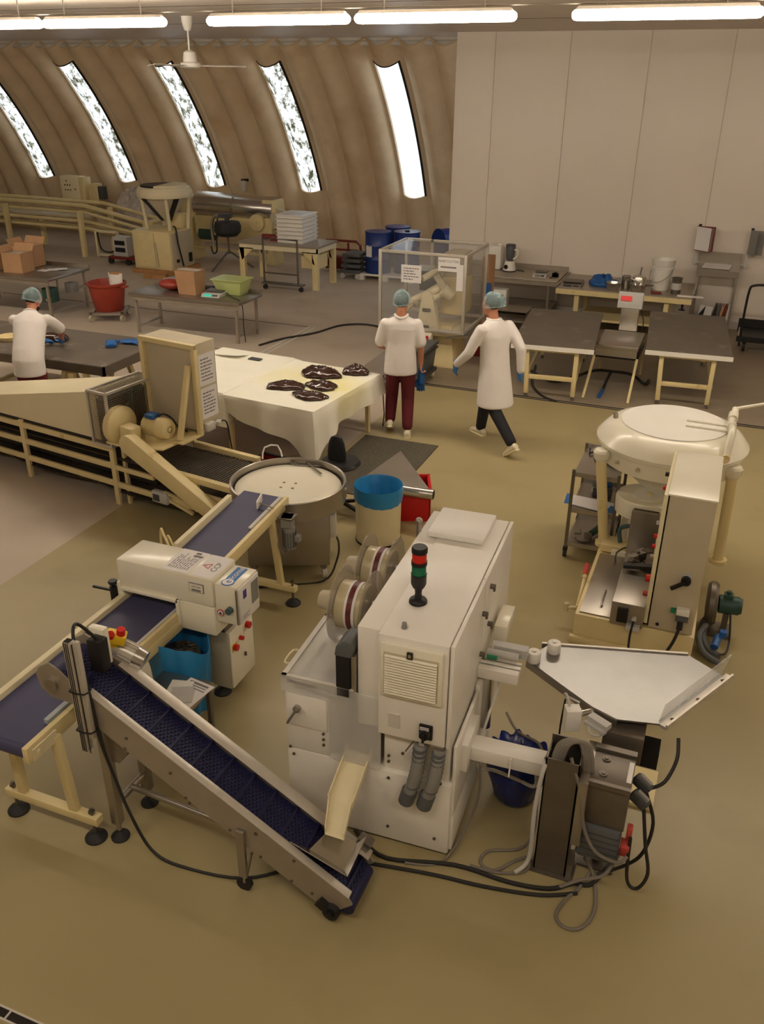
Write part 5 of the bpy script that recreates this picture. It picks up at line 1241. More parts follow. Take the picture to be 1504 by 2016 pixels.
# ================================================================ WORK TABLES AND SCALE (right, beyond the joint)
def work_table(cx, cy, rz, w, d, label):
    M = Matrix.Translation((cx, cy, 0)) @ Matrix.Rotation(rz, 4, 'Z')
    t = thing('work_table', label, 'table', (cx, cy, 0), 'dark topped cream work tables')
    put('table_top', MB().bx(-w / 2, w / 2, -d / 2, d / 2, .725, .76).xf(M), 'tabletop', t)
    put('edge_band', MB().bx(-w / 2 - .006, w / 2 + .006, -d / 2 - .012, -d / 2, .70, .762).xf(M), 'white', t)
    for x in (-w / 2 + .22, w / 2 - .22):
        for y in (-d / 2 + .06, d / 2 - .15):
            l_ = put('leg', MB().bar(M @ Vector((x, y, .72)), M @ Vector((x + (.03 if x < 0 else -.0) , y, .06)), .06, .06), 'cream', t, bev=.004)
            put('foot', MB().cyl(M @ Vector((x + (.03 if x < 0 else 0), y, 0)), M @ Vector((x + (.03 if x < 0 else 0), y, .07)), .03, .014, n=12), 'steel_dark', l_)
        put('side_rail', MB().bar(M @ Vector((x + .015, -d / 2 + .06, .30)), M @ Vector((x + .015, d / 2 - .15, .30)), .04, .05), 'cream', t)
    put('stretcher', MB().bar(M @ Vector((-w / 2 + .24, -d / 2 + .06, .30)), M @ Vector((w / 2 - .22, -d / 2 + .06, .30)), .04, .06), 'cream', t, bev=.003)
    put('apron', MB().bar(M @ Vector((-w / 2 + .2, -d / 2 + .06, .69)), M @ Vector((w / 2 - .2, -d / 2 + .06, .69)), .03, .05), 'cream', t)
    return t
work_table(-2.20, 12.78, math.radians(5.5), 1.12, 2.2, 'dark topped work table with white front edge beside the man in lab coat')
work_table(-.42, 13.25, math.radians(4.5), 1.12, 2.35, 'dark topped work table with white front edge near the leaning trolley')
ps = thing('platform_scale', 'steel platform scale with red digital display between two dark tables', 'scale', (-1.32, 13.1, 0))
put('platform', MB().bx(-1.62, -1.02, 12.45, 13.35, .60, .66), 'steel', ps, bev=.006)
put('platform_skirt', MB().bx(-1.61, -1.03, 12.455, 12.47, .50, .61), 'steel', ps)
put('frame', MB().bx(-1.63, -1.01, 12.5, 13.4, .46, .50), 'black', ps)
for x in (-1.62, -1.02):
    for y in (12.3, 13.4): put('leg', MB().bar((x, y if y > 13 else 12.5, .48), (x + (-.02 if x < -1.3 else .0), y - (.0 if y > 13 else .35), 0), .035, .035), 'cream', ps)
put('neck', MB().bx(-1.42, -1.16, 13.36, 13.46, .60, 1.02), 'steel_bright', ps, bev=.006)
hd_ = put('display_head', MB().box((-1.30, 13.36, 1.12), (.36, .10, .24), rx=-.2), 'lightgrey', ps, bev=.01)
put('display', MB().box((-1.36, 13.305, 1.155), (.16, .01, .07), rx=-.2), 'redlcd', hd_)
put('keypad', MB().box((-1.30, 13.32, 1.05), (.30, .01, .05), rx=-.2), 'printred', hd_)
put('lead', MB().tube([(-1.14, 13.4, 1.0), (-1.08, 13.42, .8), (-1.1, 13.42, .6)], .008), 'cable', ps)
hs2 = cord('black hose with blue nozzle coiled under the platform scale', [(-2.6, 12.9), (-2.2, 12.5), (-1.9, 12.75, .05), (-1.65, 12.95, .12), (-1.4, 12.9, .15), (-1.1, 12.95, .12), (-.9, 12.8, .05), (-.86, 13.1, .02)], .022)
put('nozzle_hose', MB().tube([(-1.40, 12.9, .15), (-1.42, 12.6, .08), (-1.42, 12.3, .03)], .022), 'cable', hs2)
put('nozzle', MB().cyl((-1.42, 12.32, .03), (-1.43, 12.02, .025), .028, n=10), 'blue', hs2)
cord('black hose trailing across the joint under the left dark table', [(-2.6, 13.2), (-2.45, 12.3), (-2.2, 11.8), (-1.95, 11.62)], .018)

# ================================================================ WALL COUNTERS
ct = thing('side_counter', 'stainless counter against white wall carrying the blender', 'counter', (-3.7, 16.4, 0))
put('worktop', MB().bx(-4.85, -2.86, 15.85, 16.88, .765, .80), 'steel_paint', ct, bev=.004)
put('upstand', MB().bx(-4.85, -2.86, 16.86, 16.885, .80, .88), 'steel_paint', ct)
put('shelf', MB().bx(-4.8, -3.0, 15.95, 16.8, .22, .24), 'steel_paint', ct)
for x in (-4.5, -3.02):
    for y in (15.92, 16.8): put('leg', MB().bx(x - .025, x + .025, y - .025, y + .025, 0, .77), 'steel', ct)
put('front_rail', MB().bx(-4.85, -2.86, 15.86, 15.89, .70, .765), 'steel_paint', ct)
cr2 = thing('side_counter', 'grey topped counter with cream frame against white wall holding pots and pail', 'counter', (-1.7, 16.2, 0))
put('worktop', MB().bx(-2.82, -.52, 15.55, 16.86, .745, .765), 'steel_paint', cr2)
put('cream_edge', MB().bx(-2.82, -.52, 15.53, 15.56, .66, .745), 'cream', cr2)
put('end_lip', MB().bx(-2.84, -2.81, 15.55, 16.86, .74, .79), 'steel', cr2); put('end_lip', MB().bx(-.54, -.51, 15.9, 16.86, .74, .78), 'steel', cr2)
for x in (-2.45, -.92):
    for y in (15.62, 16.75): put('leg', MB().bx(x - .04, x + .04, y - .03, y + .03, 0, .70), 'cream', cr2)
put('lower_shelf', MB().bx(-2.4, -.95, 15.65, 16.7, .20, .24), 'cream', cr2)
put('clamp', MB().cyl((-.66, 15.6, .56), (-.66, 15.6, .67), .02, n=8).box((-.66, 15.6, .55), (.10, .03, .02)), 'black', cr2)
# things on the counters
bl_ = thing('blender', 'white kitchen blender with dark jug on the wall counter', 'blender', (-3.90, 16.45, .80))
put('base', MB().lathe((-3.90, 16.45, .80), [(.12, 0), (.12, .02), (.10, .15), (.085, .19), (.001, .19)], 22), 'white', bl_)
put('base_ring', MB().cyl((-3.90, 16.45, .80), (-3.90, 16.45, .82), .125, n=22), 'black', bl_)
put('dial', MB().cyl((-3.94, 16.355, .89), (-3.95, 16.335, .89), .04, n=16), 'black', bl_)
put('jug', MB().lathe((-3.90, 16.45, .99), [(.06, 0), (.08, .08), (.095, .26), (.09, .27), (.001, .27)], 22), 'greyplastic', bl_)
put('handle', MB().tube([(-3.82, 16.42, 1.20), (-3.75, 16.40, 1.19), (-3.76, 16.40, 1.08), (-3.83, 16.42, 1.03)], .016, n=8), 'white', bl_)
put('lid', MB().cyl((-3.90, 16.45, 1.26), (-3.90, 16.45, 1.29), .09, n=20), 'darkgrey', bl_)
put('lead', MB().tube([(-3.80, 16.5, .82), (-3.70, 16.55, .81), (-3.62, 16.45, .81)], .008), 'cable', bl_)
t = thing('water_tank', 'tall white plastic canister behind the blender on the counter', 'canister', (-4.21, 16.6, .80))
put('body', MB().bx(-4.34, -4.08, 16.46, 16.74, .80, 1.24), 'white', t, bev=.04)
put('cap', MB().cyl((-4.14, 16.6, 1.24), (-4.14, 16.6, 1.28), .04, n=14), 'white', t)
def small_scale(x, y, z, w, d, rz, label, m='lightgrey', disp='grey', name='kitchen_scale'):
    M = Matrix.Translation((x, y, z)) @ Matrix.Rotation(rz, 4, 'Z')
    t = thing(name, label, 'scale', (x, y, z))
    put('body', MB().hexa([(-w / 2, -d / 2, 0), (w / 2, -d / 2, 0), (w / 2, d / 2, 0), (-w / 2, d / 2, 0), (-w / 2, -d / 2 + .04, .05), (w / 2, -d / 2 + .04, .05), (w / 2, d / 2, .07), (-w / 2, d / 2, .07)]).xf(M), m, t, bev=.004)
    put('pan', MB().bx(-w / 2 + .01, w / 2 - .01, -d / 2 + .12, d / 2, .072, .085).xf(M), 'steel_dark', t)
    put('display', MB().hexa([(-w * .35, -d / 2 + .008, .012), (w * .05, -d / 2 + .008, .012), (w * .05, -d / 2 + .036, .046), (-w * .35, -d / 2 + .036, .046), (-w * .35, -d / 2 + .006, .014), (w * .05, -d / 2 + .006, .014), (w * .05, -d / 2 + .034, .048), (-w * .35, -d / 2 + .034, .048)]).xf(M), disp, t)
    put('keys', MB().box(M @ Vector((w * .25, -d / 2 + .02, .032)), (w * .3, .03, .006), rz=rz, rx=.9), 'darkgrey', t)
    return t
small_scale(-3.24, 16.2, .80, .24, .28, -.05, 'small white kitchen scale alone on the stainless counter')
solo('tape_dispenser', MB().box((-2.98, 16.25, .835), (.12, .06, .07)).cyl((-2.98, 16.22, .84), (-2.98, 16.28, .84), .05, n=14).tube([(-3.03, 16.2, .81), (-3.06, 16.1, .805), (-3.02, 16.05, .805)], .006), 'black', 'small black tape dispenser at the end of the stainless counter', 'dispenser', (-2.98, 16.25, .80))
small_scale(-2.58, 15.78, .765, .36, .40, 0, 'flat bench scale with dark keypad at the end of the pot counter', 'steel', 'darkgrey')
bg = MB()
def bagm(u, v):
    a = 2 * PI * u; r = math.sin(PI * min(1, v * .5 + .02)); nn = noise.noise(Vector((math.cos(a) * 2, math.sin(a) * 2, v * 3)))
    return (-2.08 + (.24 + .05 * nn) * r * math.cos(a), 16.05 + (.20 + .05 * nn) * r * math.sin(a), .767 + .17 * math.cos(PI * v * .5) * (1 + .4 * nn))
solo('plastic_bag', bg.grid(bagm, 36, 10, wrap=True), 'blue', 'crumpled blue plastic bag beside the steel pots', 'bag', (-2.08, 16.05, .765))
def pot(x, y, z, r, h, label, name='steel_bowl'):
    return solo(name, MB().lathe((x, y, z), [(r * .7, 0), (r, h * .5), (r * 1.02, h), (r * 1.06, h), (r * .98, h * .97), (r * .66, .01), (.001, .01)], 26), 'steel_bright', label, 'bowl', (x, y, z))
pot(-1.86, 15.72, .765, .12, .13, 'open steel bowl next to the blue bag on counter')
pot(-1.46, 15.75, .765, .12, .13, 'open steel bowl in front of the domed steel pot')
pt = thing('saucepan', 'domed steel saucepan with upright handle behind the bowls', 'pot', (-1.46, 15.98, .765))
put('body', MB().lathe((-1.46, 15.98, .765), [(.10, 0), (.13, .05), (.135, .16), (.11, .22), (.05, .245), (.001, .25)], 26), 'steel_bright', pt)
put('handle', MB().cyl((-1.47, 16.05, .95), (-1.45, 16.10, 1.12), .014, n=8).cyl((-1.33, 15.9, .85), (-1.20, 15.84, .87), .014, n=8), 'steel_dark', pt)
solo('steel_jug', MB().lathe((-1.67, 15.92, .765), [(.07, 0), (.08, .02), (.075, .18), (.085, .22), (.07, .22), (.06, .03), (.001, .02)], 20).tube([(-1.60, 15.9, .95), (-1.54, 15.88, .93), (-1.55, 15.88, .84), (-1.60, 15.9, .80)], .01), 'steel_bright', 'tall steel jug between the bowl and the saucepan', 'jug', (-1.67, 15.92, .765))
pb = thing('white_pail', 'tall white plastic pail with wire handle on the pot counter', 'bucket', (-1.16, 16.1, .765))
put('pail', MB().lathe((-1.10, 16.12, .765), [(.15, 0), (.155, .01), (.185, .36), (.19, .365), (.19, .39)], 28), 'white', pb)
put('inner_pail', MB().lathe((-1.10, 16.12, 1.15), [(.18, 0), (.19, .02), (.20, .10), (.205, .13), (.19, .13), (.17, .02), (.001, .02)], 28), 'white', pb)
put('handle', MB().tube([(-1.285, 16.05, 1.10), (-1.28, 15.93, .95), (-1.15, 15.90, .92), (-.98, 15.93, 1.02), (-.92, 16.08, 1.14)], .006, n=6), 'grey', pb)
solo('red_cloth', MB().box((-1.13, 15.72, .78), (.17, .10, .03), rz=.2), 'darkred', 'small folded red cloth in front of the white pail', 'cloth', (-1.13, 15.72, .765), bev=.01)
cn = thing('steel_canister', 'dark steel canister with pale label beside the white pail', 'canister', (-.82, 15.85, .765))
put('body', MB().lathe((-.82, 15.85, .765), [(.08, 0), (.082, .01), (.082, .24), (.09, .25), (.09, .27), (.07, .27), (.07, .05), (.001, .05)], 22), 'steel_dark', cn)
put('label', MB().lathe((-.82, 15.85, .84), [(.0825, 0), (.084, .0), (.084, .11), (.0825, .11)], 22, close=True), 'lightgrey', cn)
solo('white_ruler', MB().box((-.56, 15.66, .775), (.42, .06, .02), rz=.0), 'white', 'long white plastic strip at the end of the pot counter', 'strip', (-.56, 15.66, .765))
mb_ = thing('label_printer', 'white machine with black dials on the lower counter shelf', 'machine', (-3.95, 16.0, .24))
put('body', MB().bx(-4.12, -3.78, 15.86, 16.1, .24, .56), 'white', mb_, bev=.01)
put('dark_front', MB().bx(-4.10, -3.80, 15.845, 15.865, .28, .42), 'black', mb_)
for x in (-4.05, -3.97, -3.86): put('dial', MB().cyl((x, 15.85, .46), (x, 15.83, .46), .025, n=12), 'darkgrey', mb_)
ss = thing('storage_shelf', 'low grey steel shelf rack standing before the counter', 'shelf', (-3.5, 15.3, 0))
for z in (.18, .36): put('shelf', MB().bx(-3.95, -3.2, 15.1, 15.55, z, z + .025), 'steel_paint', ss)
for x in (-3.94, -3.21):
    for y in (15.11, 15.54): put('leg', MB().bx(x - .015, x + .015, y - .015, y + .015, 0, .38), 'steel_dark', ss)

# ================================================================ PAPERWORK RACK, TROLLEY
rk = thing('document_rack', 'tall stainless desk rack with hinged document panels on the white wall', 'rack', (-.18, 16.6, 0))
for x in (-.52, .12):
    for y in (16.42, 16.82): put('leg', MB().bx(x - .02, x + .02, y - .02, y + .02, 0, 1.12), 'steel', rk)
put('desk_top', MB().hexa([(-.55, 16.38, 1.08), (.15, 16.38, 1.08), (.15, 16.84, 1.14), (-.55, 16.84, 1.14), (-.55, 16.38, 1.11), (.15, 16.38, 1.11), (.15, 16.84, 1.17), (-.55, 16.84, 1.17)]), 'steel', rk)
put('desk_back', MB().bx(-.55, .15, 16.83, 16.86, 1.12, 1.34), 'steel', rk)
put('front_apron', MB().bx(-.55, .15, 16.37, 16.40, 1.0, 1.11), 'steel', rk)
put('lower_shelf', MB().bx(-.52, .12, 16.40, 16.84, .14, .16), 'steel', rk)
for x in (-.62, .22): put('panel_bracket', MB().bar((x, 16.8, 1.12), (x, 16.8, 1.42), .04, .04).bar((x, 16.8, 1.16), (-.55 if x < 0 else .15, 16.8, 1.16), .03, .03), 'lightgrey', rk)
r_ = random.Random(9)
for k in range(4):
    a = math.radians(-8 - 9 * k)
    M = Matrix.Translation((-.66, 16.70, 1.58)) @ Matrix.Rotation(a, 4, 'Z')
    p_ = put('document_panel', MB().bx(0, .30, -.004, .004, -.20, .20).xf(M), 'paper', rk)
    put('panel_frame', MB().bx(-.005, .305, -.006, .006, .195, .205).bx(-.005, .305, -.006, .006, -.205, -.195).bx(.297, .306, -.006, .006, -.2, .2).xf(M), 'darkred', p_)
put('panel_clip', MB().box((-.62, 16.7, 1.80), (.05, .04, .03)), 'black', rk)
for k in range(2):
    M = Matrix.Translation((.22, 16.72, 1.56)) @ Matrix.Rotation(math.radians(-62 + 50 * k), 4, 'Z')
    put('document_panel', MB().bx(0, .24, -.004, .004, -.20, .20).xf(M), 'grey', rk)
put('panel_clip', MB().box((.24, 16.7, 1.78), (.05, .04, .03)), 'black', rk)
solo('paper_sheets', MB().hexa([(-.48, 16.45, 1.125), (-.02, 16.43, 1.125), (.02, 16.72, 1.16), (-.44, 16.74, 1.16), (-.48, 16.45, 1.13), (-.02, 16.43, 1.13), (.02, 16.72, 1.165), (-.44, 16.74, 1.165)]), 'paper', 'loose white papers spread on the slanted desk of the rack', 'paper', (-.25, 16.6, 1.12))
for k, (m, lb) in enumerate((('black', 'black binder leaning in the rack, first by the leg'), ('greyplastic', 'grey binder standing beside the white page'), ('card', 'tan folder standing in the rack row'), ('darkred', 'dark red folder standing in the rack row'), ('white', 'white ring binder last in the rack row'))):
    x = -.14 + .055 * k
    solo('binder', MB().box((x, 16.6, .325), (.045, .26, .32), ry=.12), m, lb, 'binder', (x, 16.6, .16), group='binders on the low rack shelf', bev=.004)
solo('clipboard', MB().box((-.30, 16.50, .31), (.22, .015, .30), rx=-.25, ry=.12), 'paper', 'white printed page on clipboard leaning against the binders', 'clipboard', (-.30, 16.5, .16))
solo('open_binder', MB().ext([(-.50, 16.44, .165), (-.34, 16.44, .165), (-.30, 16.44, .46)], (0, .1, 0)), 'black', 'black wedge shaped open file leaning at the rack leg', 'binder', (-.42, 16.5, .16))
pt_ = thing('platform_trolley', 'black platform trolley with looped push handle by the white wall', 'trolley', (.75, 15.7, 0))
put('deck', MB().bx(.30, 1.35, 15.35, 16.05, .20, .26), 'beige_grey', pt_, bev=.01)
put('deck_mat', MB().bx(.32, 1.33, 15.37, 16.03, .258, .268), 'black', pt_)
put('bumper', MB().bx(.28, 1.37, 15.32, 15.36, .18, .27).bx(.28, 1.37, 16.04, 16.08, .18, .40), 'black', pt_)
put('handle', MB().tube([(.34, 15.34, .10), (.33, 15.34, .6), (.34, 15.34, 1.02), (.40, 15.34, 1.10), (.60, 15.34, 1.12), (1.0, 15.34, 1.12), (1.25, 15.34, 1.12), (1.30, 15.34, 1.02), (1.30, 15.34, .10)], .02, n=10, sm=3), 'black', pt_)
for x in (.42, 1.22):
    for y in (15.45, 15.95): put('wheel', MB().cyl((x - .02, y, .08), (x + .02, y, .08), .08, n=18), 'rubber', pt_)

# ================================================================ GUARDED CUTTER IN CLEAR CABINET
gx0, gx1, gy0, gy1, gz0, gz1 = -4.94, -3.60, 12.45, 13.6, .58, 1.75
gcx = thing('guard_enclosure', 'aluminium framed clear box enclosing the cream cutting machine', 'enclosure', (-4.15, 13.0, gz0))
for x in (gx0, gx1):
    for y in (gy0, gy1): put('frame_post', MB().bx(x - .022, x + .022, y - .022, y + .022, gz0 - .1 if y > 13 else gz0, gz1), 'alu', gcx, bev=.003)
for z in (gz0 + .02, gz1 - .022):
    for y in (gy0, gy1): put('frame_rail', MB().bx(gx0, gx1, y - .02, y + .02, z - .022, z + .022), 'alu', gcx, bev=.003)
    for x in (gx0, gx1): put('frame_rail', MB().bx(x - .02, x + .02, gy0, gy1, z - .022, z + .022), 'alu', gcx, bev=.003)
put('mid_post', MB().bx(-4.52, -4.48, gy1 - .02, gy1 + .02, gz0, gz1), 'alu', gcx)
put('clear_panel', MB().bx(gx0 + .02, gx1 - .02, gy0 - .003, gy0 + .003, gz0 + .04, gz1 - .04), 'glass', gcx)
put('clear_panel', MB().bx(gx0 - .003, gx0 + .003, gy0 + .02, gy1 - .02, gz0 + .04, gz1 - .04), 'glass', gcx)
put('clear_panel', MB().bx(gx1 - .003, gx1 + .003, gy0 + .02, gy1 - .02, gz0 + .04, gz1 - .04), 'glass', gcx)
put('clear_panel', MB().bx(gx0 + .02, gx1 - .02, gy1 - .003, gy1 + .003, gz0 + .04, gz1 - .04), 'glass', gcx)
put('top_panel', MB().bx(gx0 + .02, gx1 - .02, gy0 + .02, gy1 - .02, gz1 - .012, gz1 - .004), 'glass', gcx)
sg = put('sign', MB().bx(-4.02, -3.69, gy0 - .012, gy0 - .006, 1.50, 1.70), 'paper', gcx)
put('lettering', text_mesh('BABYCUTTER', .05, basis((-3.855, gy0 - .013, 1.645), (1, 0, 0), (0, 0, 1))), 'print', sg)
put('print', MB().bx(-3.98, -3.74, gy0 - .0135, gy0 - .012, 1.55, 1.572), 'print', sg)
sheet(gcx, 'notice', basis((-4.44, gy0 - .006, 1.42), (1, 0, 0), (0, 0, 1)), .32, .26, 5, seed=31)
sheet(gcx, 'notice', basis((-3.68, gy0 - .006, 1.42), (1, 0, 0), (0, 0, 1)), .10, .38, 0, seed=32)
cm = thing('cutting_machine', 'cream cutter with rollers and tall pedestal inside the clear enclosure', 'machine', (-4.1, 12.9, 0))
put('pedestal', MB().hexa([(-4.5, 12.55, 0), (-3.75, 12.55, 0), (-3.75, 13.3, 0), (-4.5, 13.3, 0), (-4.35, 12.7, .62), (-3.85, 12.7, .62), (-3.85, 13.2, .62), (-4.35, 13.2, .62)]), 'cream', cm, bev=.01)
put('skirt_tray', MB().bx(-4.3, -3.66, 12.5, 13.2, .50, .575), 'cream_pale', cm, bev=.02)
put('column', MB().ext([(-4.38, 12.52, .5), (-4.0, 12.52, .5), (-4.12, 12.52, 1.10), (-4.17, 12.52, 1.16), (-4.24, 12.52, 1.16), (-4.29, 12.52, 1.10)], (0, .16, 0)), 'cream_pale', cm, bev=.01)
put('tank', MB().bx(-4.08, -3.70, 12.75, 13.25, .78, 1.36), 'cream', cm, bev=.04)
put('tank_lid', MB().bx(-4.04, -3.72, 12.78, 13.22, 1.36, 1.70), 'beige_grey', cm)
put('badge', MB().bx(-4.27, -4.14, 12.51, 12.522, .86, .91), 'steel_dark', cm)
for a, b, r in (((-4.30, 12.55, 1.34), (-4.12, 12.75, 1.44), .05), ((-4.28, 12.6, 1.06), (-4.02, 12.75, 1.24), .075), ((-4.52, 12.56, .96), (-4.26, 12.7, 1.10), .055), ((-4.60, 12.52, .84), (-4.46, 12.6, .95), .05), ((-4.12, 12.55, 1.06), (-3.98, 12.7, 1.12), .045), ((-3.98, 12.60, 1.20), (-3.86, 12.66, 1.10), .09)):
    put('roller', MB().cyl(a, b, r, r * .92, n=18), 'cream_pale', cm)
put('gear', MB().cyl((-4.12, 12.74, 1.44), (-4.09, 12.77, 1.46), .10, n=22).cyl((-4.46, 12.6, .95), (-4.42, 12.64, .98), .085, n=22), 'beige_grey', cm)
put('arm', MB().bar((-4.10, 12.62, 1.40), (-3.90, 12.64, 1.12), .10, .05, up=(0, 1, 0)), 'beige_grey', cm)
put('black_hatch', MB().bx(-4.60, -4.28, 13.3, 13.33, 1.0, 1.30), 'darkgrey', cm)
cpn = put('control_panel', MB().bx(-4.33, -4.08, 12.38, 12.50, .44, .56), 'cream_white', cm, bev=.006)
put('red_button', MB().cyl((-4.14, 12.38, .50), (-4.14, 12.36, .50), .028, n=14), 'redbtn', cpn)
put('black_button', MB().cyl((-4.25, 12.38, .50), (-4.25, 12.365, .50), .025, n=14), 'black', cpn)
put('slot', MB().bx(-4.28, -4.16, 12.50, 12.515, .62, .65), 'black', cm)
put('outlet_tray', MB().hexa([(-3.85, 12.4, .50), (-3.50, 12.45, .56), (-3.50, 13.1, .56), (-3.85, 13.1, .50), (-3.85, 12.4, .515), (-3.50, 12.45, .572), (-3.50, 13.1, .572), (-3.85, 13.1, .515)]), 'steel', cm)
rd_ = solo('red_box', MB().bx(-3.72, -3.3, 13.35, 13.6, 0, .36), 'darkred', 'dark red box on the floor under the clear enclosure', 'box', (-3.5, 13.45, 0), bev=.02)
put('lid', MB().bx(-3.74, -3.28, 13.33, 13.62, .36, .42), 'darkred', rd_)
solo('cardboard_sheet', MB().bx(-3.70, -3.58, 13.72, 14.1, 0, 1.5), 'card', 'tall brown cardboard sheet behind the clear enclosure', 'cardboard', (-3.64, 13.9, 0))
solo('blue_apron', MB().bx(-3.62, -3.52, 13.612, 13.73, .75, 1.12), 'blue', 'blue plastic strip hanging at the enclosure corner', 'apron', (-3.57, 13.67, .75), bev=.01)
ccx = thing('wheeled_crate', 'grey lidded plastic crate on a wheeled dolly beside the cutter', 'crate', (-4.16, 11.85, 0))
put('box', MB().hexa([(-4.42, 11.58, .15), (-3.92, 11.58, .15), (-3.92, 12.08, .15), (-4.42, 12.08, .15), (-4.47, 11.55, .50), (-3.89, 11.55, .50), (-3.89, 12.12, .50), (-4.47, 12.12, .50)]), 'greyplastic', ccx, bev=.01)
put('lid', MB().bx(-4.49, -3.87, 11.53, 12.14, .50, .545), 'greyplastic', ccx, bev=.008)
put('lid_handle', MB().bx(-4.22, -4.10, 11.8, 11.84, .545, .555), 'lightgrey', ccx)
put('rim', MB().bx(-4.485, -3.875, 11.535, 12.135, .44, .465), 'darkgrey', ccx)
put('dolly', MB().bx(-4.46, -3.88, 11.54, 12.12, .10, .15), 'darkgrey', ccx)
for x in (-4.42, -3.93):
    for y in (11.6, 12.06): put('wheel', MB().cyl((x - .02, y, .05), (x + .02, y, .05), .05, n=18), 'cream_pale', ccx)
cord('thick black cable curving over the grey floor to the enclosure', [(-7.15, 12.52), (-6.98, 13.05), (-6.64, 13.6), (-6.41, 14.3), (-5.88, 14.5), (-5.0, 14.0), (-4.6, 13.4)], .02)

# ================================================================ STEEL TABLES AND GOODS (middle left)
def steel_table(x0, x1, y0, y1, z, rz, label, name='steel_table'):
    cx, cy = (x0 + x1) / 2, (y0 + y1) / 2; M = Matrix.Translation((cx, cy, 0)) @ Matrix.Rotation(rz, 4, 'Z'); w, d = (x1 - x0) / 2, (y1 - y0) / 2
    t = thing(name, label, 'table', (cx, cy, 0))
    put('table_top', MB().bx(-w, w, -d, d, z - .05, z).xf(M), 'steel', t, bev=.004)
    put('front_apron', MB().bx(-w + .03, w - .03, -d + .02, -d + .04, z - .12, z - .05).xf(M), 'steel_paint', t)
    for x in (-w + .1, w - .1):
        for y in (-d + .07, d - .07): put('leg', MB().bx(x - .022, x + .022, y - .022, y + .022, 0, z - .05).xf(M), 'steel_paint', t)
        put('cross_bar', MB().bx(x - .015, x + .015, -d + .07, d - .07, .10, .13).xf(M), 'steel_paint', t)
    put('upstand', MB().bx(-w, w, d - .01, d, z, z + .06).xf(M), 'steel', t)
    return t, M
steel_table(-9.62, -7.45, 12.42, 13.25, .70, .02, 'stainless table in the middle of the hall with carton and green tub')
bxm = thing('cardboard_box', 'closed taped cardboard box standing on the middle steel table', 'box', (-8.58, 12.85, .70))
put('carton', MB().hexa([(-8.76, 12.68, .70), (-8.42, 12.68, .70), (-8.42, 12.98, .70), (-8.76, 12.98, .70), (-8.80, 12.66, 1.09), (-8.41, 12.66, 1.09), (-8.41, 13.0, 1.09), (-8.80, 13.0, 1.09)]), 'card', bxm)
put('tape', MB().bx(-8.82, -8.40, 12.78, 12.90, 1.09, 1.095), 'lightgrey', bxm)
solo('red_bag', MB().ball((-9.06, 12.90, .80), (.23, .17, .09), 18, 8), 'red', 'crumpled red bag beside the carton on the middle table', 'bag', (-9.06, 12.9, .70))
solo('paper_tray', MB().bx(-9.32, -8.82, 13.05, 13.2, .70, .84), 'lightgrey', 'pale flat carton behind the red bag on the middle table', 'box', (-9.07, 13.1, .70))
small_scale(-8.13, 12.82, .70, .34, .36, .05, 'digital bench scale with green glowing display on the middle table', 'lightgrey', 'lcd')
solo('black_device', MB().box((-8.42, 13.08, .745), (.20, .16, .07), rz=.3), 'black', 'small black device between the carton and the green tub', 'device', (-8.42, 13.08, .70), bev=.01)
gt = thing('plastic_tub', 'translucent lime green plastic tub with white lid on the steel table', 'tub', (-7.93, 13.05, .70))
put('tub', MB().hexa([(-8.12, 12.92, .70), (-7.70, 12.92, .70), (-7.70, 13.2, .70), (-8.12, 13.2, .70), (-8.20, 12.86, .95), (-7.64, 12.86, .95), (-7.64, 13.26, .95), (-8.20, 13.26, .95)]), 'limeplastic', gt, bev=.01)
put('lid', MB().bx(-8.22, -7.62, 12.84, 13.28, .95, .965), 'limeplastic', gt)
put('label', MB().bx(-8.06, -7.78, 12.885, 12.895, .74, .86), 'yellow', gt) if 0 else put('inner_box', MB().bx(-8.06, -7.74, 12.94, 13.15, .71, .86), 'limeplastic', gt)
cord('thin black lead hanging from the bench scale off the table edge', [(-8.0, 12.95, .74), (-7.75, 12.75, .715), (-7.55, 12.62, .71), (-7.46, 12.58, .6), (-7.45, 12.56, .3), (-7.44, 12.58, .02)], .008)
stl, Ml = steel_table(-13.8, -11.45, 12.5, 13.7, .75, .03, 'stainless table with cardboard boxes at the hall side', 'steel_table')
put('gear_motor', MB().box((-11.62, 12.75, .42), (.22, .2, .26)), 'darkgreen', stl, bev=.01)
put('motor_box', MB().box((-11.5, 13.2, .48), (.18, .18, .18)), 'grey', stl, bev=.01)
put('motor_bracket', MB().bar((-11.55, 12.55, .36), (-11.55, 13.65, .42), .04, .04).cyl((-11.56, 12.9, .5), (-11.56, 12.9, .72), .02, n=8), 'steel_paint', stl)
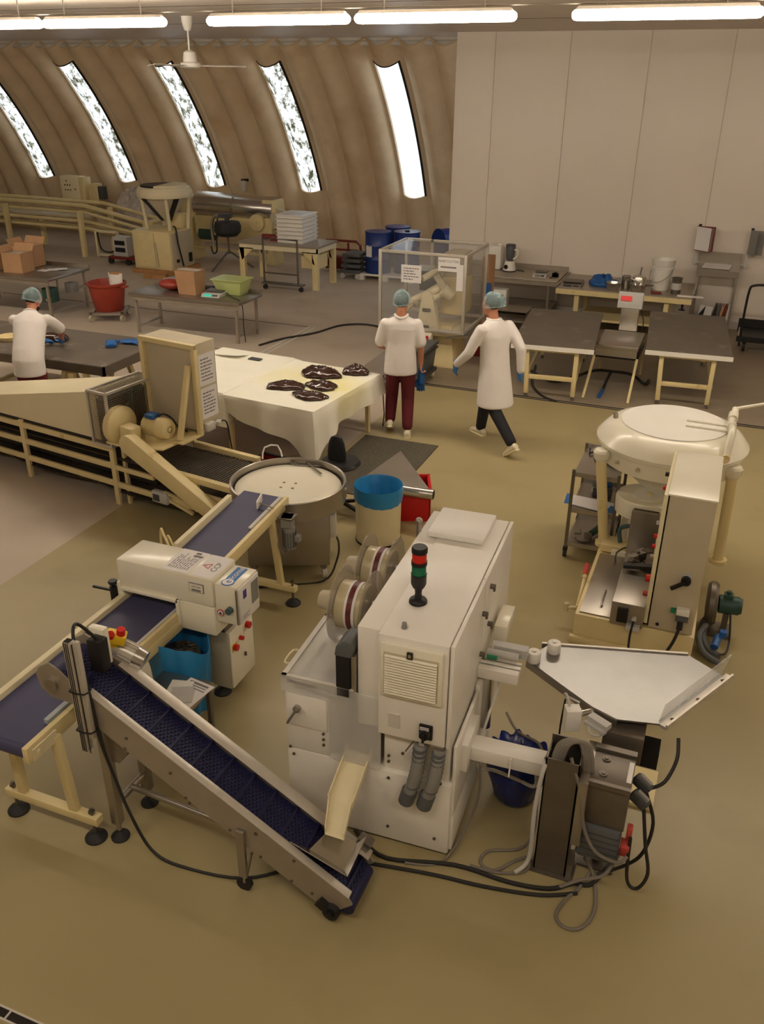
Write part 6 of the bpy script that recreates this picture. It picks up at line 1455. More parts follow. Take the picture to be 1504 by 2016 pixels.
def open_box(x, y, z, w, d, h, rz, label, flaps=True):
    M = Matrix.Translation((x, y, z)) @ Matrix.Rotation(rz, 4, 'Z'); t = thing('cardboard_box', label, 'box', (x, y, z), 'open cartons on the steel table')
    put('carton', MB().bx(-w / 2, w / 2, -d / 2, d / 2, 0, .006).bx(-w / 2, w / 2, -d / 2, -d / 2 + .006, 0, h).bx(-w / 2, w / 2, d / 2 - .006, d / 2, 0, h).bx(-w / 2, -w / 2 + .006, -d / 2, d / 2, 0, h).bx(w / 2 - .006, w / 2, -d / 2, d / 2, 0, h).xf(M), 'card', t)
    if flaps:
        put('flap', MB().add([M @ Vector(p) for p in ((-w / 2, d / 2, h), (w / 2, d / 2, h), (w / 2, d / 2 + .08, h + .12), (-w / 2, d / 2 + .08, h + .12))], [(0, 1, 2, 3)]), 'card', t, thick=.005)
        put('flap', MB().add([M @ Vector(p) for p in ((-w / 2, -d / 2, h), (-w / 2, d / 2, h), (-w / 2 - .08, d / 2, h + .1), (-w / 2 - .08, -d / 2, h + .1))], [(0, 1, 2, 3)]), 'card', t, thick=.005)
    put('liner', MB().bx(-w / 2 + .01, w / 2 - .01, -d / 2 + .01, d / 2 - .01, h * .9, h * .93).xf(M), 'plasticbag', t)
open_box(-12.42, 12.92, .75, .42, .36, .36, .1, 'open cardboard box with clear liner, front one on the steel table')
open_box(-12.62, 13.42, .75, .46, .38, .40, 0, 'open cardboard box with raised flaps behind the lined box')
open_box(-12.98, 13.0, .75, .42, .4, .34, 0, 'flapless cardboard box beside the lined box on the steel table', False)
for k in range(3): solo('paper_sheet', MB().box((-12.05 + .12 * k, 13.15 + .1 * k, .755 + .006 * k), (.22, .16, .004), rz=.4 * k), 'paper', 'loose white paper sheet beside the cartons on the steel table', 'paper', (-12.05 + .12 * k, 13.15 + .1 * k, .75), group='loose sheets by the cartons')
# red tub on dolly
TB = Vector((-10.62, 13.12, 0))
dl = thing('tub_dolly', 'square grey steel dolly on casters under the red tub', 'dolly', TB)
put('frame', MB().bx(TB.x - .31, TB.x + .31, TB.y - .31, TB.y - .25, .12, .16).bx(TB.x - .31, TB.x + .31, TB.y + .25, TB.y + .31, .12, .16).bx(TB.x - .31, TB.x - .25, TB.y - .31, TB.y + .31, .12, .16).bx(TB.x + .25, TB.x + .31, TB.y - .31, TB.y + .31, .12, .16).bx(TB.x - .3, TB.x + .3, TB.y - .03, TB.y + .03, .12, .155).xf(Matrix.Translation(TB) @ Matrix.Rotation(.45, 4, 'Z') @ Matrix.Translation(-TB)), 'steel_paint', dl)
for a in (1.23, 2.8, 4.37, 5.94):
    q = TB + Vector((.40 * math.cos(a), .40 * math.sin(a), 0))
    put('caster', MB().cyl((q.x - .02, q.y, .06), (q.x + .02, q.y, .06), .06, n=16).box((q.x, q.y, .11), (.05, .05, .03)), 'beige_grey', dl)
rt_ = thing('red_tub', 'round red plastic tub with side handles standing on a dolly', 'tub', TB + Vector((0, 0, .16)))
put('shell', MB().lathe(TB, [(.25, .16), (.26, .17), (.335, .62), (.36, .63), (.36, .66), (.33, .67), (.31, .63), (.25, .19), (.001, .18)], 40), 'red', rt_)
for sx_ in (-1, 1): put('handle', MB().box(TB + Vector((sx_ * .39, .0, .61)), (.10, .14, .035)), 'red', rt_, bev=.012)
pbg = MB().loft([(TB + Vector((.14, .10, .40)), (.12, 0, 0), (0, .06, 0)), (TB + Vector((.14, .10, .62)), (.14, 0, 0), (0, .07, 0)), (TB + Vector((.14, .10, .82)), (.16, 0, 0), (0, .03, 0))], 18)
pgo = solo('paper_sack', pbg, 'white', 'torn white paper sack sticking out of the red tub', 'sack', TB + Vector((.14, .1, .4)))
put('opening', MB().loft([(TB + Vector((.14, .09, .80)), (.12, 0, 0), (0, .032, 0)), (TB + Vector((.14, .10, .835)), (.14, 0, 0), (0, .034, 0))], 16), 'wood', pgo)

# ================================================================ DARK COOLING TABLE
dk_ = thing('cooling_table', 'long dark steel topped cooling table on cream trestle legs', 'table', (-8.35, 9.15, 0))
put('table_top', MB().bx(-9.95, -7.08, 8.48, 9.80, .68, .78), 'tabletop', dk_, bev=.006)
put('top_edge', MB().bx(-9.95, -7.06, 8.46, 8.485, .66, .775).bx(-7.09, -7.06, 8.46, 9.8, .66, .775), 'steel_dark', dk_)
for x in (-9.4, -7.75):
    for y in (8.62, 9.66):
        put('leg', MB().bar((x - .05, y, .66), (x - .28, y, 0), .06, .06), 'cream', dk_)
        put('leg', MB().bar((x + .05, y, .66), (x + .28, y, 0), .06, .06), 'cream', dk_)
    put('trestle_rail', MB().bar((x, 8.62, .60), (x, 9.66, .60), .06, .06).bar((x, 8.62, .15), (x, 9.66, .15), .05, .05), 'cream', dk_)
put('brace', MB().bar((-7.3, 8.6, .66), (-7.35, 9.3, .2), .05, .05).bar((-7.2, 8.7, .7), (-7.0, 9.8, .64), .05, .05), 'cream', dk_)
put('lower_rail', MB().bar((-9.4, 8.62, .22), (-7.2, 8.62, .22), .05, .06), 'wood', dk_)
put('side_bracket', MB().bx(-7.62, -7.54, 8.44, 8.5, .45, .64).bx(-7.4, -7.34, 8.45, 8.52, .3, .66), 'cream', dk_)
put('drip_box', MB().bx(-7.32, -7.05, 8.50, 8.75, .28, .52), 'lightgrey', dk_)
def glove(c, rz, label, m='blue', flat=True):
    M = Matrix.Translation(c) @ Matrix.Rotation(rz, 4, 'Z'); t = thing('rubber_glove', label, 'glove', c, 'blue gloves on the dark table')
    put('cuff', MB().loft([(M @ Vector((x, 0, .03)), M.to_3x3() @ Vector((0, w, 0)), (0, 0, h)) for x, w, h in ((-.18, .07, .02), (-.08, .075, .03), (.0, .07, .03), (.06, .06, .02))], 16), m, t)
    for k in range(4): put('finger', MB().tube([M @ Vector((.05, -.045 + .03 * k, .03)), M @ Vector((.10, -.05 + .034 * k, .035)), M @ Vector((.145 - .01 * abs(k - 1.5), -.056 + .038 * k, .02))], .014, n=8, sm=2), m, t)
    put('thumb', MB().tube([M @ Vector((.0, -.06, .03)), M @ Vector((.05, -.10, .03)), M @ Vector((.08, -.11, .02))], .015, n=8, sm=2), m, t)
glove(Vector((-7.62, 9.35, .78)), 2.2, 'puffy blue rubber glove lying on the dark table, thumb side to the panel box')
glove(Vector((-7.36, 9.52, .78)), .3, 'blue rubber glove lying at the far end of the dark table')
solo('dough_lump', MB().ball((-8.48, 9.28, .82), (.20, .12, .06), 16, 8).ball((-8.36, 9.22, .82), (.10, .09, .05), 12, 6), 'candy', 'dark candy lump being kneaded by hand on the dark table', 'candy', (-8.45, 9.27, .77))
solo('cream_scoop', MB().lathe((-9.05, 9.0, .78), [(.12, 0), (.14, .03), (.15, .06), (.13, .06), (.10, .01), (.001, .01)], 20), 'cream', 'shallow cream dish at the edge of the dark table', 'dish', (-9.05, 9, .78))

# ================================================================ BACK OF THE HALL
# pipe-framed conveyor
pc = thing('pipe_conveyor', 'long cream tube framed conveyor sloping down to hopper machine', 'conveyor', (-16.0, 18.6, 0))
def run(z0, z1, y, x_flat=-15.3, r=.06):
    return MB().tube([(-22, y, z0 + .06), (-18.5, y, z0 + .03), (x_flat, y, z0), (-13.25, y, z1)], r, n=10, sm=0)
for z0, z1, y, r in ((1.16, .80, 18.45, .05), (.98, .62, 18.5, .035), (.78, .52, 18.45, .04), (.60, .32, 18.5, .045), (1.14, .78, 19.2, .045), (.92, .56, 19.15, .035), (.52, .28, 19.15, .04)):
    put('pipe_rail', run(z0, z1, y, r=r), 'cream', pc)
for x, y in ((-15.1, 18.0), (-14.85, 18.85), (-17.75, 18.35), (-17.3, 19.1), (-20.5, 18.4)):
    put('post', MB().bx(x - .05, x + .05, y - .05, y + .05, 0, 1.10), 'cream', pc)
put('belt_bed', MB().bx(-22, -15.3, 18.55, 19.1, .84, .89), 'beige_grey', pc)
put('end_bracket', MB().bx(-13.5, -13.2, 18.3, 19.0, .2, .9), 'cream', pc)
eb1 = thing('electric_box', 'cream electrical cabinet with dark symbols above the pipe conveyor', 'electrical box', (-16.45, 19.6, 1.12))
put('box', MB().bx(-16.80, -16.22, 19.45, 19.75, 1.14, 1.72), 'cream_pale', eb1, bev=.01)
put('side_door', MB().bx(-16.225, -16.05, 19.46, 19.74, 1.12, 1.70), 'cream', eb1, bev=.006)
for x, z in ((-16.6, 1.60), (-16.66, 1.50), (-16.58, 1.50), (-16.50, 1.50), (-16.66, 1.38), (-16.58, 1.38), (-16.50, 1.38), (-16.34, 1.40)): put('button', MB().cyl((x, 19.455, z), (x, 19.44, z), .018, n=8), 'black', eb1)
put('post', MB().bx(-16.0, -15.9, 19.55, 19.65, .0, 1.5), 'cream', eb1)
eb2 = thing('electric_box', 'narrow cream junction box with dark sockets next to larger cabinet', 'electrical box', (-15.8, 19.6, 1.1))
put('box', MB().bx(-15.88, -15.66, 19.48, 19.7, 1.14, 1.56), 'cream', eb2, bev=.01)
put('sockets', MB().bx(-15.66, -15.50, 19.5, 19.66, 1.18, 1.50), 'darkgrey', eb2)
def lump(u, v):
    a = 2 * PI * u; r = math.sin(PI * min(1, .02 + v * .5)); nn = noise.noise(Vector((math.cos(a) * 2.2, math.sin(a) * 2.2, v * 4))) + .5 * noise.noise(Vector((math.cos(a) * 6, math.sin(a) * 6, v * 9)))
    return (-14.55 + (.55 + .15 * nn) * r * math.cos(a), 19.6 + (.4 + .1 * nn) * r * math.sin(a), .5 + 1.0 * math.cos(PI * v * .5) * (1 + .12 * nn))
fb = solo('film_bundle', MB().grid(lump, 40, 16, wrap=True), 'plasticbag', 'large bundle wrapped in grey plastic film behind the sloping rails', 'bundle', (-14.55, 19.6, 0))
put('pallet_frame', MB().bx(-15.1, -14.0, 19.2, 20.0, .42, .52).bx(-15.05, -14.95, 19.25, 19.35, 0, .45).bx(-14.1, -14.0, 19.25, 19.35, 0, .45).bx(-15.05, -14.95, 19.9, 20, 0, .45).bx(-14.1, -14, 19.9, 20, 0, .45), 'beige_grey', fb)
# red hand dolly with equipment
rdl = thing('red_dolly', 'low red dolly on black casters carrying white electrical gear', 'dolly', (-13.55, 17.75, 0))
put('frame', MB().bx(-14.0, -13.1, 17.5, 18.0, .12, .18), 'darkred', rdl)
for x in (-13.95, -13.45, -13.15): put('caster', MB().cyl((x, 17.5, .07), (x, 17.56, .07), .07, n=14), 'rubber', rdl)
put('gear', MB().bx(-13.9, -13.5, 17.6, 17.9, .18, .62), 'lightgrey', rdl)
put('sockets', MB().bx(-13.84, -13.56, 17.585, 17.6, .28, .38).bx(-13.84, -13.56, 17.585, 17.6, .44, .54), 'black', rdl)
mfr = thing('cable_stand', 'small cream square stand with dark cable behind conveyor post', 'frame', (-14.5, 18.2, 0))
put('frame', MB().bar((-14.85, 18.2, .05), (-14.2, 18.2, .05), .05, .05).bar((-14.85, 18.2, .62), (-14.2, 18.2, .62), .05, .05).bar((-14.85, 18.2, 0), (-14.85, 18.2, .62), .05, .05).bar((-14.2, 18.2, 0), (-14.2, 18.2, .62), .05, .05), 'cream_pale', mfr)
put('cable', MB().tube([(-14.8, 18.2, .6), (-14.75, 18.2, .2), (-14.5, 18.2, .12), (-14.3, 18.2, .2)], .02), 'cable', mfr)
# hopper machine
hm = thing('hopper_machine', 'cream cabinet machine with round funnel hopper on four legs', 'machine', (-12.2, 17.3, 0))
put('pallet', MB().bx(-12.85, -11.75, 16.85, 18.0, 0, .10), 'wood', hm)
hc = put('cabinet', MB().bx(-12.80, -11.80, 16.92, 17.85, .10, .94), 'cream', hm, bev=.01)
put('cabinet_door', MB().bx(-12.74, -12.22, 16.90, 16.925, .14, .90), 'cream', hc, bev=.004)
put('door_bar', MB().cyl((-12.15, 16.9, .18), (-12.19, 16.9, .70), .018, n=8), 'beige_grey', hc)
put('side_panel', MB().bx(-11.80, -11.785, 16.98, 17.80, .14, .90), 'beige_grey', hc)
put('socket', MB().bx(-11.785, -11.77, 17.1, 17.2, .25, .32).bx(-11.785, -11.75, 17.6, 17.7, .2, .4), 'black', hc)
put('drive_box', MB().bx(-12.2, -11.88, 17.55, 17.85, .94, 1.25), 'cream', hm, bev=.01)
HC = Vector((-12.22, 17.5, 0))
put('hopper_rim', MB().lathe(HC, [(.55, 1.62), (.61, 1.63), (.63, 1.70), (.61, 1.76), (.57, 1.84), (.52, 1.85), (.52, 1.68)], 40), 'cream_pale', hm)
put('hopper_cone', MB().lathe(HC, [(.06, 1.0), (.08, 1.10), (.52, 1.62), (.53, 1.68), (.08, 1.2), (.001, 1.15)], 36), 'beige_grey', hm)
put('hopper_cover', MB().prism([(HC.x + .52 * math.cos(a), HC.y + .52 * math.sin(a)) for a in [PI * .55 + PI * k / 12 for k in range(13)]], 1.84, 1.88), 'black', hm)
put('hopper_lid', MB().prism([(HC.x + .52 * math.cos(a), HC.y + .52 * math.sin(a)) for a in [-PI * .45 + PI * k / 12 for k in range(13)]], 1.85, 1.89), 'cream_pale', hm)
for a in (-2.5, -1.0, .6, 2.2): put('hopper_leg', MB().cyl(HC + Vector((.50 * math.cos(a), .36 * math.sin(a), .92)), HC + Vector((.54 * math.cos(a), .48 * math.sin(a), 1.64)), .042, n=12), 'cream_pale', hm)
for a in (-2.0, -.5): put('cone_stripe', MB().bar(HC + Vector((.12 * math.cos(a), .12 * math.sin(a), 1.12)), HC + Vector((.57 * math.cos(a), .57 * math.sin(a), 1.63)), .12, .02), 'black', hm)
put('lead', MB().tube([(-12.0, 17.4, 1.0), (-11.8, 17.2, .98), (-11.74, 17.15, .7), (-11.72, 17.2, .4), (-11.74, 17.3, .15)], .02), 'cable', hm)
solo('wood_offcut', MB().box((-12.0, 16.55, .04), (.5, .25, .08), rz=.3), 'wood', 'brown wood offcut lying by the pallet of the hopper machine', 'wood', (-12, 16.55, 0))
# batch roller
br = thing('batch_roller', 'cream batch roller machine with half round steel cover', 'machine', (-11.3, 19.2, 0))
for x in (-12.55, -10.35):
    put('end_frame', MB().ext([(x - .14, 18.9, 0), (x + .14, 18.9, 0), (x + .06, 18.9, .3), (x + .08, 18.9, .95), (x + .2, 18.9, 1.1), (x + .16, 18.9, 1.48), (x - .16, 18.9, 1.48), (x - .2, 18.9, 1.1), (x - .08, 18.9, .9), (x - .06, 18.9, .3)], (0, .5, 0)), 'cream', br, bev=.01)
put('steel_cover', MB().cyl((-12.4, 19.15, 1.28), (-10.25, 19.15, 1.24), .30, n=28), 'steel_bright', br)
put('cover_seam', MB().cyl((-11.36, 19.15, 1.265), (-11.30, 19.15, 1.262), .305, n=28), 'steel', br)
put('trough', MB().hexa([(-12.4, 18.92, .60), (-10.4, 18.92, .60), (-10.4, 19.4, .60), (-12.4, 19.4, .60), (-12.4, 18.88, 1.05), (-10.3, 18.88, 1.05), (-10.3, 19.45, 1.05), (-12.4, 19.45, 1.05)]), 'cream', br, bev=.02)
put('hand_wheel', MB().cyl((-10.62, 18.88, .98), (-10.62, 18.78, .98), .19, n=26).cyl((-10.62, 18.78, .98), (-10.62, 18.76, .98), .03, n=10), 'cream', br)
put('lower_bar', MB().bar((-12.5, 18.95, .30), (-10.4, 18.95, .22), .06, .06), 'cream', br)
put('motor', MB().cyl((-12.3, 19.0, .62), (-11.9, 19.0, .62), .15, n=18), 'darkgreen', br)
put('gear_end', MB().bx(-10.3, -9.9, 18.95, 19.3, .85, 1.1).cyl((-10.15, 18.9, 1.12), (-10.15, 18.8, 1.12), .11, n=16).bar((-10.3, 19, 1.3), (-9.8, 19, 1.15), .12, .12), 'beige_grey', br)
put('gear_shaft', MB().cyl((-10.2, 19.0, .95), (-9.75, 19.0, .95), .05, n=10).bx(-10.0, -9.85, 18.95, 19.2, .6, .85), 'steel_dark', br)
tp_ = thing('tripod_pan', 'black round pan on a grey folding tripod with hanging hose', 'tripod', (-11.0, 18.1, 0))
put('pan', MB().lathe((-11.0, 18.1, .95), [(.001, -.20), (.22, -.19), (.31, -.10), (.32, .02), (.28, .12), (.001, .13)], 30), 'rubber', tp_)
put('stem', MB().cyl((-11.0, 18.1, .35), (-11.0, 18.1, .78), .025, n=10), 'steel_dark', tp_)
for a in (.6, 2.7, 4.4): put('leg', MB().cyl((-11.0, 18.1, .42), (-11.0 + .55 * math.cos(a), 18.1 + .55 * math.sin(a), .02), .022, n=8), 'steel_dark', tp_)
put('bracket', MB().tube([(-11.4, 18.1, .5), (-11.42, 18.1, .95), (-11.3, 18.1, 1.18), (-11.0, 18.1, 1.2)], .035, n=10), 'steel', tp_)
put('head_fitting', MB().box((-11.05, 18.1, 1.20), (.3, .1, .1)).box((-11.0, 18.1, 1.12), (.08, .08, .1)), 'darkgrey', tp_)
put('hose', MB().tube([(-11.25, 18.1, 1.15), (-11.28, 18.05, .7), (-11.3, 18.05, .4), (-11.4, 18.05, .35), (-11.45, 18.05, .5)], .018), 'cable', tp_)
# cream table with trays
ctb = thing('cream_table', 'cream framed low table with grey top holding stacked white trays', 'table', (-9.0, 17.25, 0))
put('table_top', MB().bx(-9.95, -8.05, 16.75, 17.75, .86, .90), 'steel_paint', ctb)
put('frame', MB().bx(-9.93, -8.07, 16.77, 16.80, .76, .86).bx(-8.10, -8.07, 16.77, 17.73, .76, .86), 'cream_pale', ctb)
for x in (-9.88, -8.14):
    for y in (16.82, 17.68):
        l_ = put('leg', MB().bx(x - .06, x + .06, y - .05, y + .05, 0, .78), 'cream', ctb)
        put('gusset', MB().ext([(x - .06, y - .05, .78), (x + (.3 if x < -9 else -.3), y - .05, .78), (x, y - .05, .52)], (0, .04, 0)), 'cream', l_)
put('motor', MB().box((-8.35, 17.2, .55), (.4, .5, .3)), 'cream', ctb, bev=.02)
put('top_gear', MB().cyl((-9.65, 17.3, .94), (-9.3, 17.4, .94), .06, n=12).box((-9.2, 17.2, .93), (.3, .2, .06)), 'darkred', ctb)
tray0 = None
for k in range(7):
    z = .90 + .082 * k
    o_ = put('white_tray', MB().bx(-9.12, -8.52, 17.0, 17.72, z, z + .072), 'white', base=(-8.82, 17.36, z), bev=.006)
    tag(o_, ['bottom tray of the white stack, resting on the cream table', 'white stacking tray second from the table top', 'white stacking tray third from the table top', 'white stacking tray in the middle of the pile', 'white stacking tray third from the top of the pile', 'white stacking tray just under the topmost tray'][k] if k < 6 else 'topmost white stacking tray of the pile, open and empty', 'tray', 'stacked white trays')
    put('rim', MB().bx(-9.14, -8.50, 16.98, 17.74, z + .06, z + .075), 'white', o_)
    if k == 6: put('hollow', MB().bx(-9.08, -8.56, 17.04, 17.68, z + .0752, z + .077), 'lightgrey', o_)
ft = thing('hand_cart', 'thin dark tube hand cart frame on small casters by the cream table', 'cart', (-8.9, 16.55, 0))
put('hoop', MB().tube([(-9.2, 16.5, .12), (-9.2, 16.5, 1.05), (-8.4, 16.5, 1.05), (-8.4, 16.5, .12)], .025, n=8, sm=0), 'steel_dark', ft)
put('shelf', MB().bx(-9.25, -8.3, 16.45, 16.62, .12, .15), 'steel_dark', ft)
put('mid_bar', MB().bar((-9.2, 16.5, .35), (-8.4, 16.5, .35), .03, .03), 'steel_dark', ft)
for x in (-9.2, -8.35): put('caster', MB().cyl((x, 16.5, .05), (x, 16.55, .05), .05, n=14), 'rubber', ft)
rf = thing('water_pump', 'red pump in a tubular red frame on the floor by the foam wall', 'frame', (-8.3, 19.0, 0))
put('frame', MB().tube([(-8.85, 18.9, .05), (-8.85, 18.9, .7), (-8.1, 18.9, .7), (-8.0, 18.9, .62), (-7.95, 18.9, .05)], .03, n=8, sm=0).tube([(-8.8, 18.9, .5), (-8.05, 18.9, .5)], .025, n=8, sm=0).tube([(-8.8, 18.9, .08), (-7.98, 18.9, .08)], .03, n=8, sm=0).tube([(-8.3, 18.9, .08), (-8.3, 18.9, .66)], .025, n=8, sm=0), 'darkred', rf)
put('pump', MB().cyl((-8.8, 19.0, .2), (-8.4, 19.0, .2), .15, n=18), 'darkred', rf)
gy = thing('dolly_stack', 'stack of grey plastic transport dollies beside the blue drums', 'dolly', (-7.95, 18.5, 0))
for k in range(4): put('dolly', MB().bx(-8.2 + .02 * k, -7.72, 18.2, 18.7, .12 + .12 * k, .19 + .12 * k), 'greyplastic', gy, bev=.01)
for x in (-8.15, -7.78): put('caster', MB().cyl((x, 18.2, .06), (x, 18.26, .06), .06, n=14), 'lightgrey', gy)
# drums
def drum(c, axis, label, lid='lightgrey'):
    t = thing('steel_drum', label, 'drum', c - (Vector((0, 0, .29)) if abs(axis[2]) < .5 else Vector((0, 0, 0))), 'blue steel drums by the foam wall')
    pr = [(.28, 0), (.295, .0), (.295, .02), (.285, .03), (.285, .28), (.295, .295), (.285, .31), (.285, .57), (.295, .585), (.285, .60), (.285, .85), (.295, .86), (.295, .885), (.28, .885)]
    put('barrel', MB().lathe(c, pr, 34, axis=axis), 'bluedrum', t)
    put('lid', MB().lathe(c, [(.28, .865), (.27, .872), (.001, .872)], 34, axis=axis), lid, t)
    return t
d1 = drum(Vector((-7.42, 18.55, .14)), (0, 0, 1), 'upright blue steel drum with white label on a pale pallet')
put('label', MB().box((-7.53, 18.285, .62), (.16, .008, .24), rz=-.35), 'paper', d1)
drum(Vector((-6.82, 18.80, .14)), (0, 0, 1), 'upright blue steel drum with a black tap on its lid')
solo('drum_tap', MB().box((-6.80, 18.74, 1.035), (.10, .04, .04)).cyl((-6.78, 18.74, 1.02), (-6.78, 18.74, 1.06), .02, n=8), 'black', 'small black tap lying on the lid of a blue drum', 'tap', (-6.8, 18.74, 1.015))
drum(Vector((-7.28, 19.42, .14)), (0, 0, 1), 'upright blue steel drum standing behind the other two')
d4 = drum(Vector((-6.15, 19.0, .80)), (.62, .78, 0), 'blue steel drum lying on its side on a stand', 'lightgrey')
put('label', MB().box((-5.92, 19.3, 1.088), (.16, .22, .006), rz=-.67), 'paper', d4)
dst = thing('drum_stand', 'steel cradle stand under the lying blue drum', 'stand', (-5.88, 19.35, 0))
for y in (19.15, 19.55): put('frame', MB().bar((-6.25, y, .49), (-5.5, y, .49), .05, .05).bar((-6.25, y, .49), (-6.25, y, 0), .05, .05).bar((-5.5, y, .49), (-5.5, y, 0), .05, .05), 'steel_dark', dst)
pal = thing('pallet', 'pale plastic pallet carrying three upright blue drums', 'pallet', (-7.15, 18.85, 0))
put('deck', MB().bx(-7.78, -6.48, 18.22, 19.75, .10, .14), 'white', pal)
for x in (-7.7, -7.13, -6.56):
    for y in (18.28, 18.98, 19.68): put('block', MB().bx(x - .07, x + .07, y - .06, y + .06, 0, .10), 'white', pal)
# ================================================================ PEOPLE
def fused(name, mb, m, parent, voxel=.012, it=6, label=None):
    o = put(name, mb, m, parent, norm=True)
    md = o.modifiers.new('r', 'REMESH'); md.mode = 'VOXEL'; md.voxel_size = voxel
    dg = bpy.context.evaluated_depsgraph_get(); ev = o.evaluated_get(dg)
    me = bpy.data.meshes.new_from_object(ev); o.modifiers.clear(); old = o.data; o.data = me; bpy.data.meshes.remove(old)
    bm = bmesh.new(); bm.from_mesh(me)
    for _ in range(it): bmesh.ops.smooth_vert(bm, verts=bm.verts, factor=.5, use_axis_x=True, use_axis_y=True, use_axis_z=True)
    for f in bm.faces: f.smooth = True
    bm.to_mesh(me); bm.free()
    if not me.materials: me.materials.append(MATS[m])
    return o
def chain(mb, pts, n=14):
    for (p, r), (q, s) in zip(pts[:-1], pts[1:]): mb.cyl(p, q, r, s, n=n)
    for p, r in pts: mb.ball(p, r, n, 8)
    return mb
def torso(mb, secs, r, f):
    return mb.loft([(c, r * w, f * d) for c, w, d in secs], 24)
def hand(mb, wr, d, side, curl, s=1.0):
    """palm and five fingers from wrist wr along d; side = palm's thumb side"""
    d = d.normalized(); side = (side - d * side.dot(d)).normalized(); nrm = d.cross(side)
    pc = wr + d * .05 * s
    M = Matrix((side, d, nrm)).transposed()
    mb.ball(pc, (.040 * s, .052 * s, .018 * s), 14, 8, M)
    for k, l in enumerate((.070, .078, .073, .058)):
        b = wr + d * .085 * s + side * (.030 - .020 * k) * s
        j = b + (d * math.cos(curl * .5) + nrm * math.sin(curl * .5)) * l * .5 * s
        e = j + (d * math.cos(curl * 1.4) + nrm * math.sin(curl * 1.4)) * l * .5 * s
        chain(mb, [(b - d * .02 * s, .0105 * s), (b, .0105 * s), (j, .0095 * s), (e, .008 * s)], 8)
    t0 = wr + d * .025 * s + side * .03 * s; t1 = t0 + (d * .6 + side * .7 + nrm * .2).normalized() * .035 * s; t2 = t1 + (d * .9 + side * .2 + nrm * .35).normalized() * .03 * s
    chain(mb, [(t0, .014 * s), (t1, .012 * s), (t2, .010 * s)], 8)
    return mb
def head(mb, c, hf, tilt=0):
    hf = hf.normalized(); hr = hf.cross(Vector((0, 0, 1))).normalized(); hu = hr.cross(hf)
    M = Matrix((hr, hf, hu)).transposed()
    mb.ball(c, (.076, .096, .112), 20, 14, M)
    mb.ball(c + hf * .035 - hu * .06, (.055, .060, .060), 14, 10, M)                      # jaw
    mb.ball(c + hf * .098 - hu * .015, (.013, .018, .024), 8, 6, M)                       # nose
    mb.ball(c + hf * .088 - hu * .058, (.024, .012, .009), 8, 6, M)                       # lips
    mb.ball(c + hf * .084 + hu * .022, (.055, .018, .012), 10, 6, M)                      # brow
    for sg in (-1, 1): mb.ball(c + hr * .078 * sg - hu * .01 - hf * .005, (.010, .022, .032), 8, 8, M)   # ears
    return M
def eyes(parent, c, M):
    for sg in (-1, 1):
        e = put('eye', MB().ball(c + M @ Vector((.030 * sg, .083, .004)), .012, 10, 8), 'white', parent)
        put('pupil', MB().ball(c + M @ Vector((.030 * sg, .092, .004)), .006, 8, 6), 'black', e)
def hairnet(parent, c, M, back=.045, hair=True):
    if hair: put('hair', MB().ball(c + M @ Vector((0, -.018, .020)), (.083, .092, .100), 20, 12, M), 'hair', parent)
    def f(u, v):
        a = 2 * PI * u; th = PI * .60 * v
        nn = .006 * math.sin(13 * a + 6 * v) + .004 * math.sin(29 * a)
        k = max(0, -math.sin(a))
        p = Vector(((.098 + nn) * math.sin(th) * math.cos(a), (.112 + nn + back * k) * math.sin(th) * math.sin(a), (.125 + nn) * math.cos(th)))
        return c + M @ (p + Vector((0, -.022, .022)))
    n_ = put('hairnet', MB().grid(f, 44, 14, wrap=True), 'net', parent)
    put('elastic', MB().tube([f(k / 30, 1.0) for k in range(30)], .006, n=6, sm=0, closed=True), 'net', n_)
def shoe(parent, an, toe, up=Vector((0, 0, 1)), h=.0):
    """shoe from heel under ankle to toe direction; an = ankle point, toe = unit direction, sole along toe"""
    toe = toe.normalized(); sd = toe.cross(up).normalized(); upn = sd.cross(toe)
    base = an - upn * .085
    mb = MB()
    secs = [(-.085, .030, .035), (-.07, .040, .048), (-.02, .042, .050), (.05, .044, .042), (.11, .048, .034), (.16, .042, .028), (.19, .025, .020)]
    mb.loft([(base + toe * x + upn * (hh + .004), sd * w, upn * hh) for x, w, hh in secs], 16)
    mb.cyl(an - upn * .02, an + upn * .015, .046, .048, n=14)
    o = fused('shoe', mb, 'shoe', parent, .009, 3)
    put('sole', MB().loft([(base + toe * x + upn * .010, sd * (w + .003), upn * .013) for x, w, hh in secs], 14), 'cream_pale', o)
    return o
UP = Vector((0, 0, 1))

# ---- man in white shirt and maroon trousers, walking away
p2 = thing('person', 'man in white short sleeved shirt, maroon trousers and hairnet walking away past the table', 'person', (-3.55, 9.62, 0))
F = Vector((-.34, .94, 0)).normalized(); Rr = Vector((.94, .34, 0)).normalized(); C = Vector((-3.56, 9.66, 0))
at = lambda r, f, z: C + Rr * r + F * f + UP * z
J = dict(pel=at(0, 0, .93), ch=at(0, .01, 1.28), nk=at(0, -.01, 1.50), hd=at(.01, .04, 1.655), shl=at(-.19, 0, 1.43), shr=at(.19, 0, 1.43), ell=at(-.255, .04, 1.13), wrl=at(-.15, .24, 1.03), elr=at(.245, .0, 1.13), wrr=at(.25, .06, .90),
         hl=at(-.09, 0, .90), hr=at(.09, 0, .90), kl=at(-.10, .13, .50), kr=at(.10, .03, .48), al=at(-.12, .06, .16), ar=at(.10, -.10, .12))
b = MB()
torso(b, [(J['pel'] - UP * .05, .15, .10), (J['pel'], .165, .11), (at(0, .01, 1.10), .145, .10), (J['ch'], .17, .115), (at(0, 0, 1.40), .15, .08), (at(0, -.01, 1.46), .07, .06)], Rr, F)
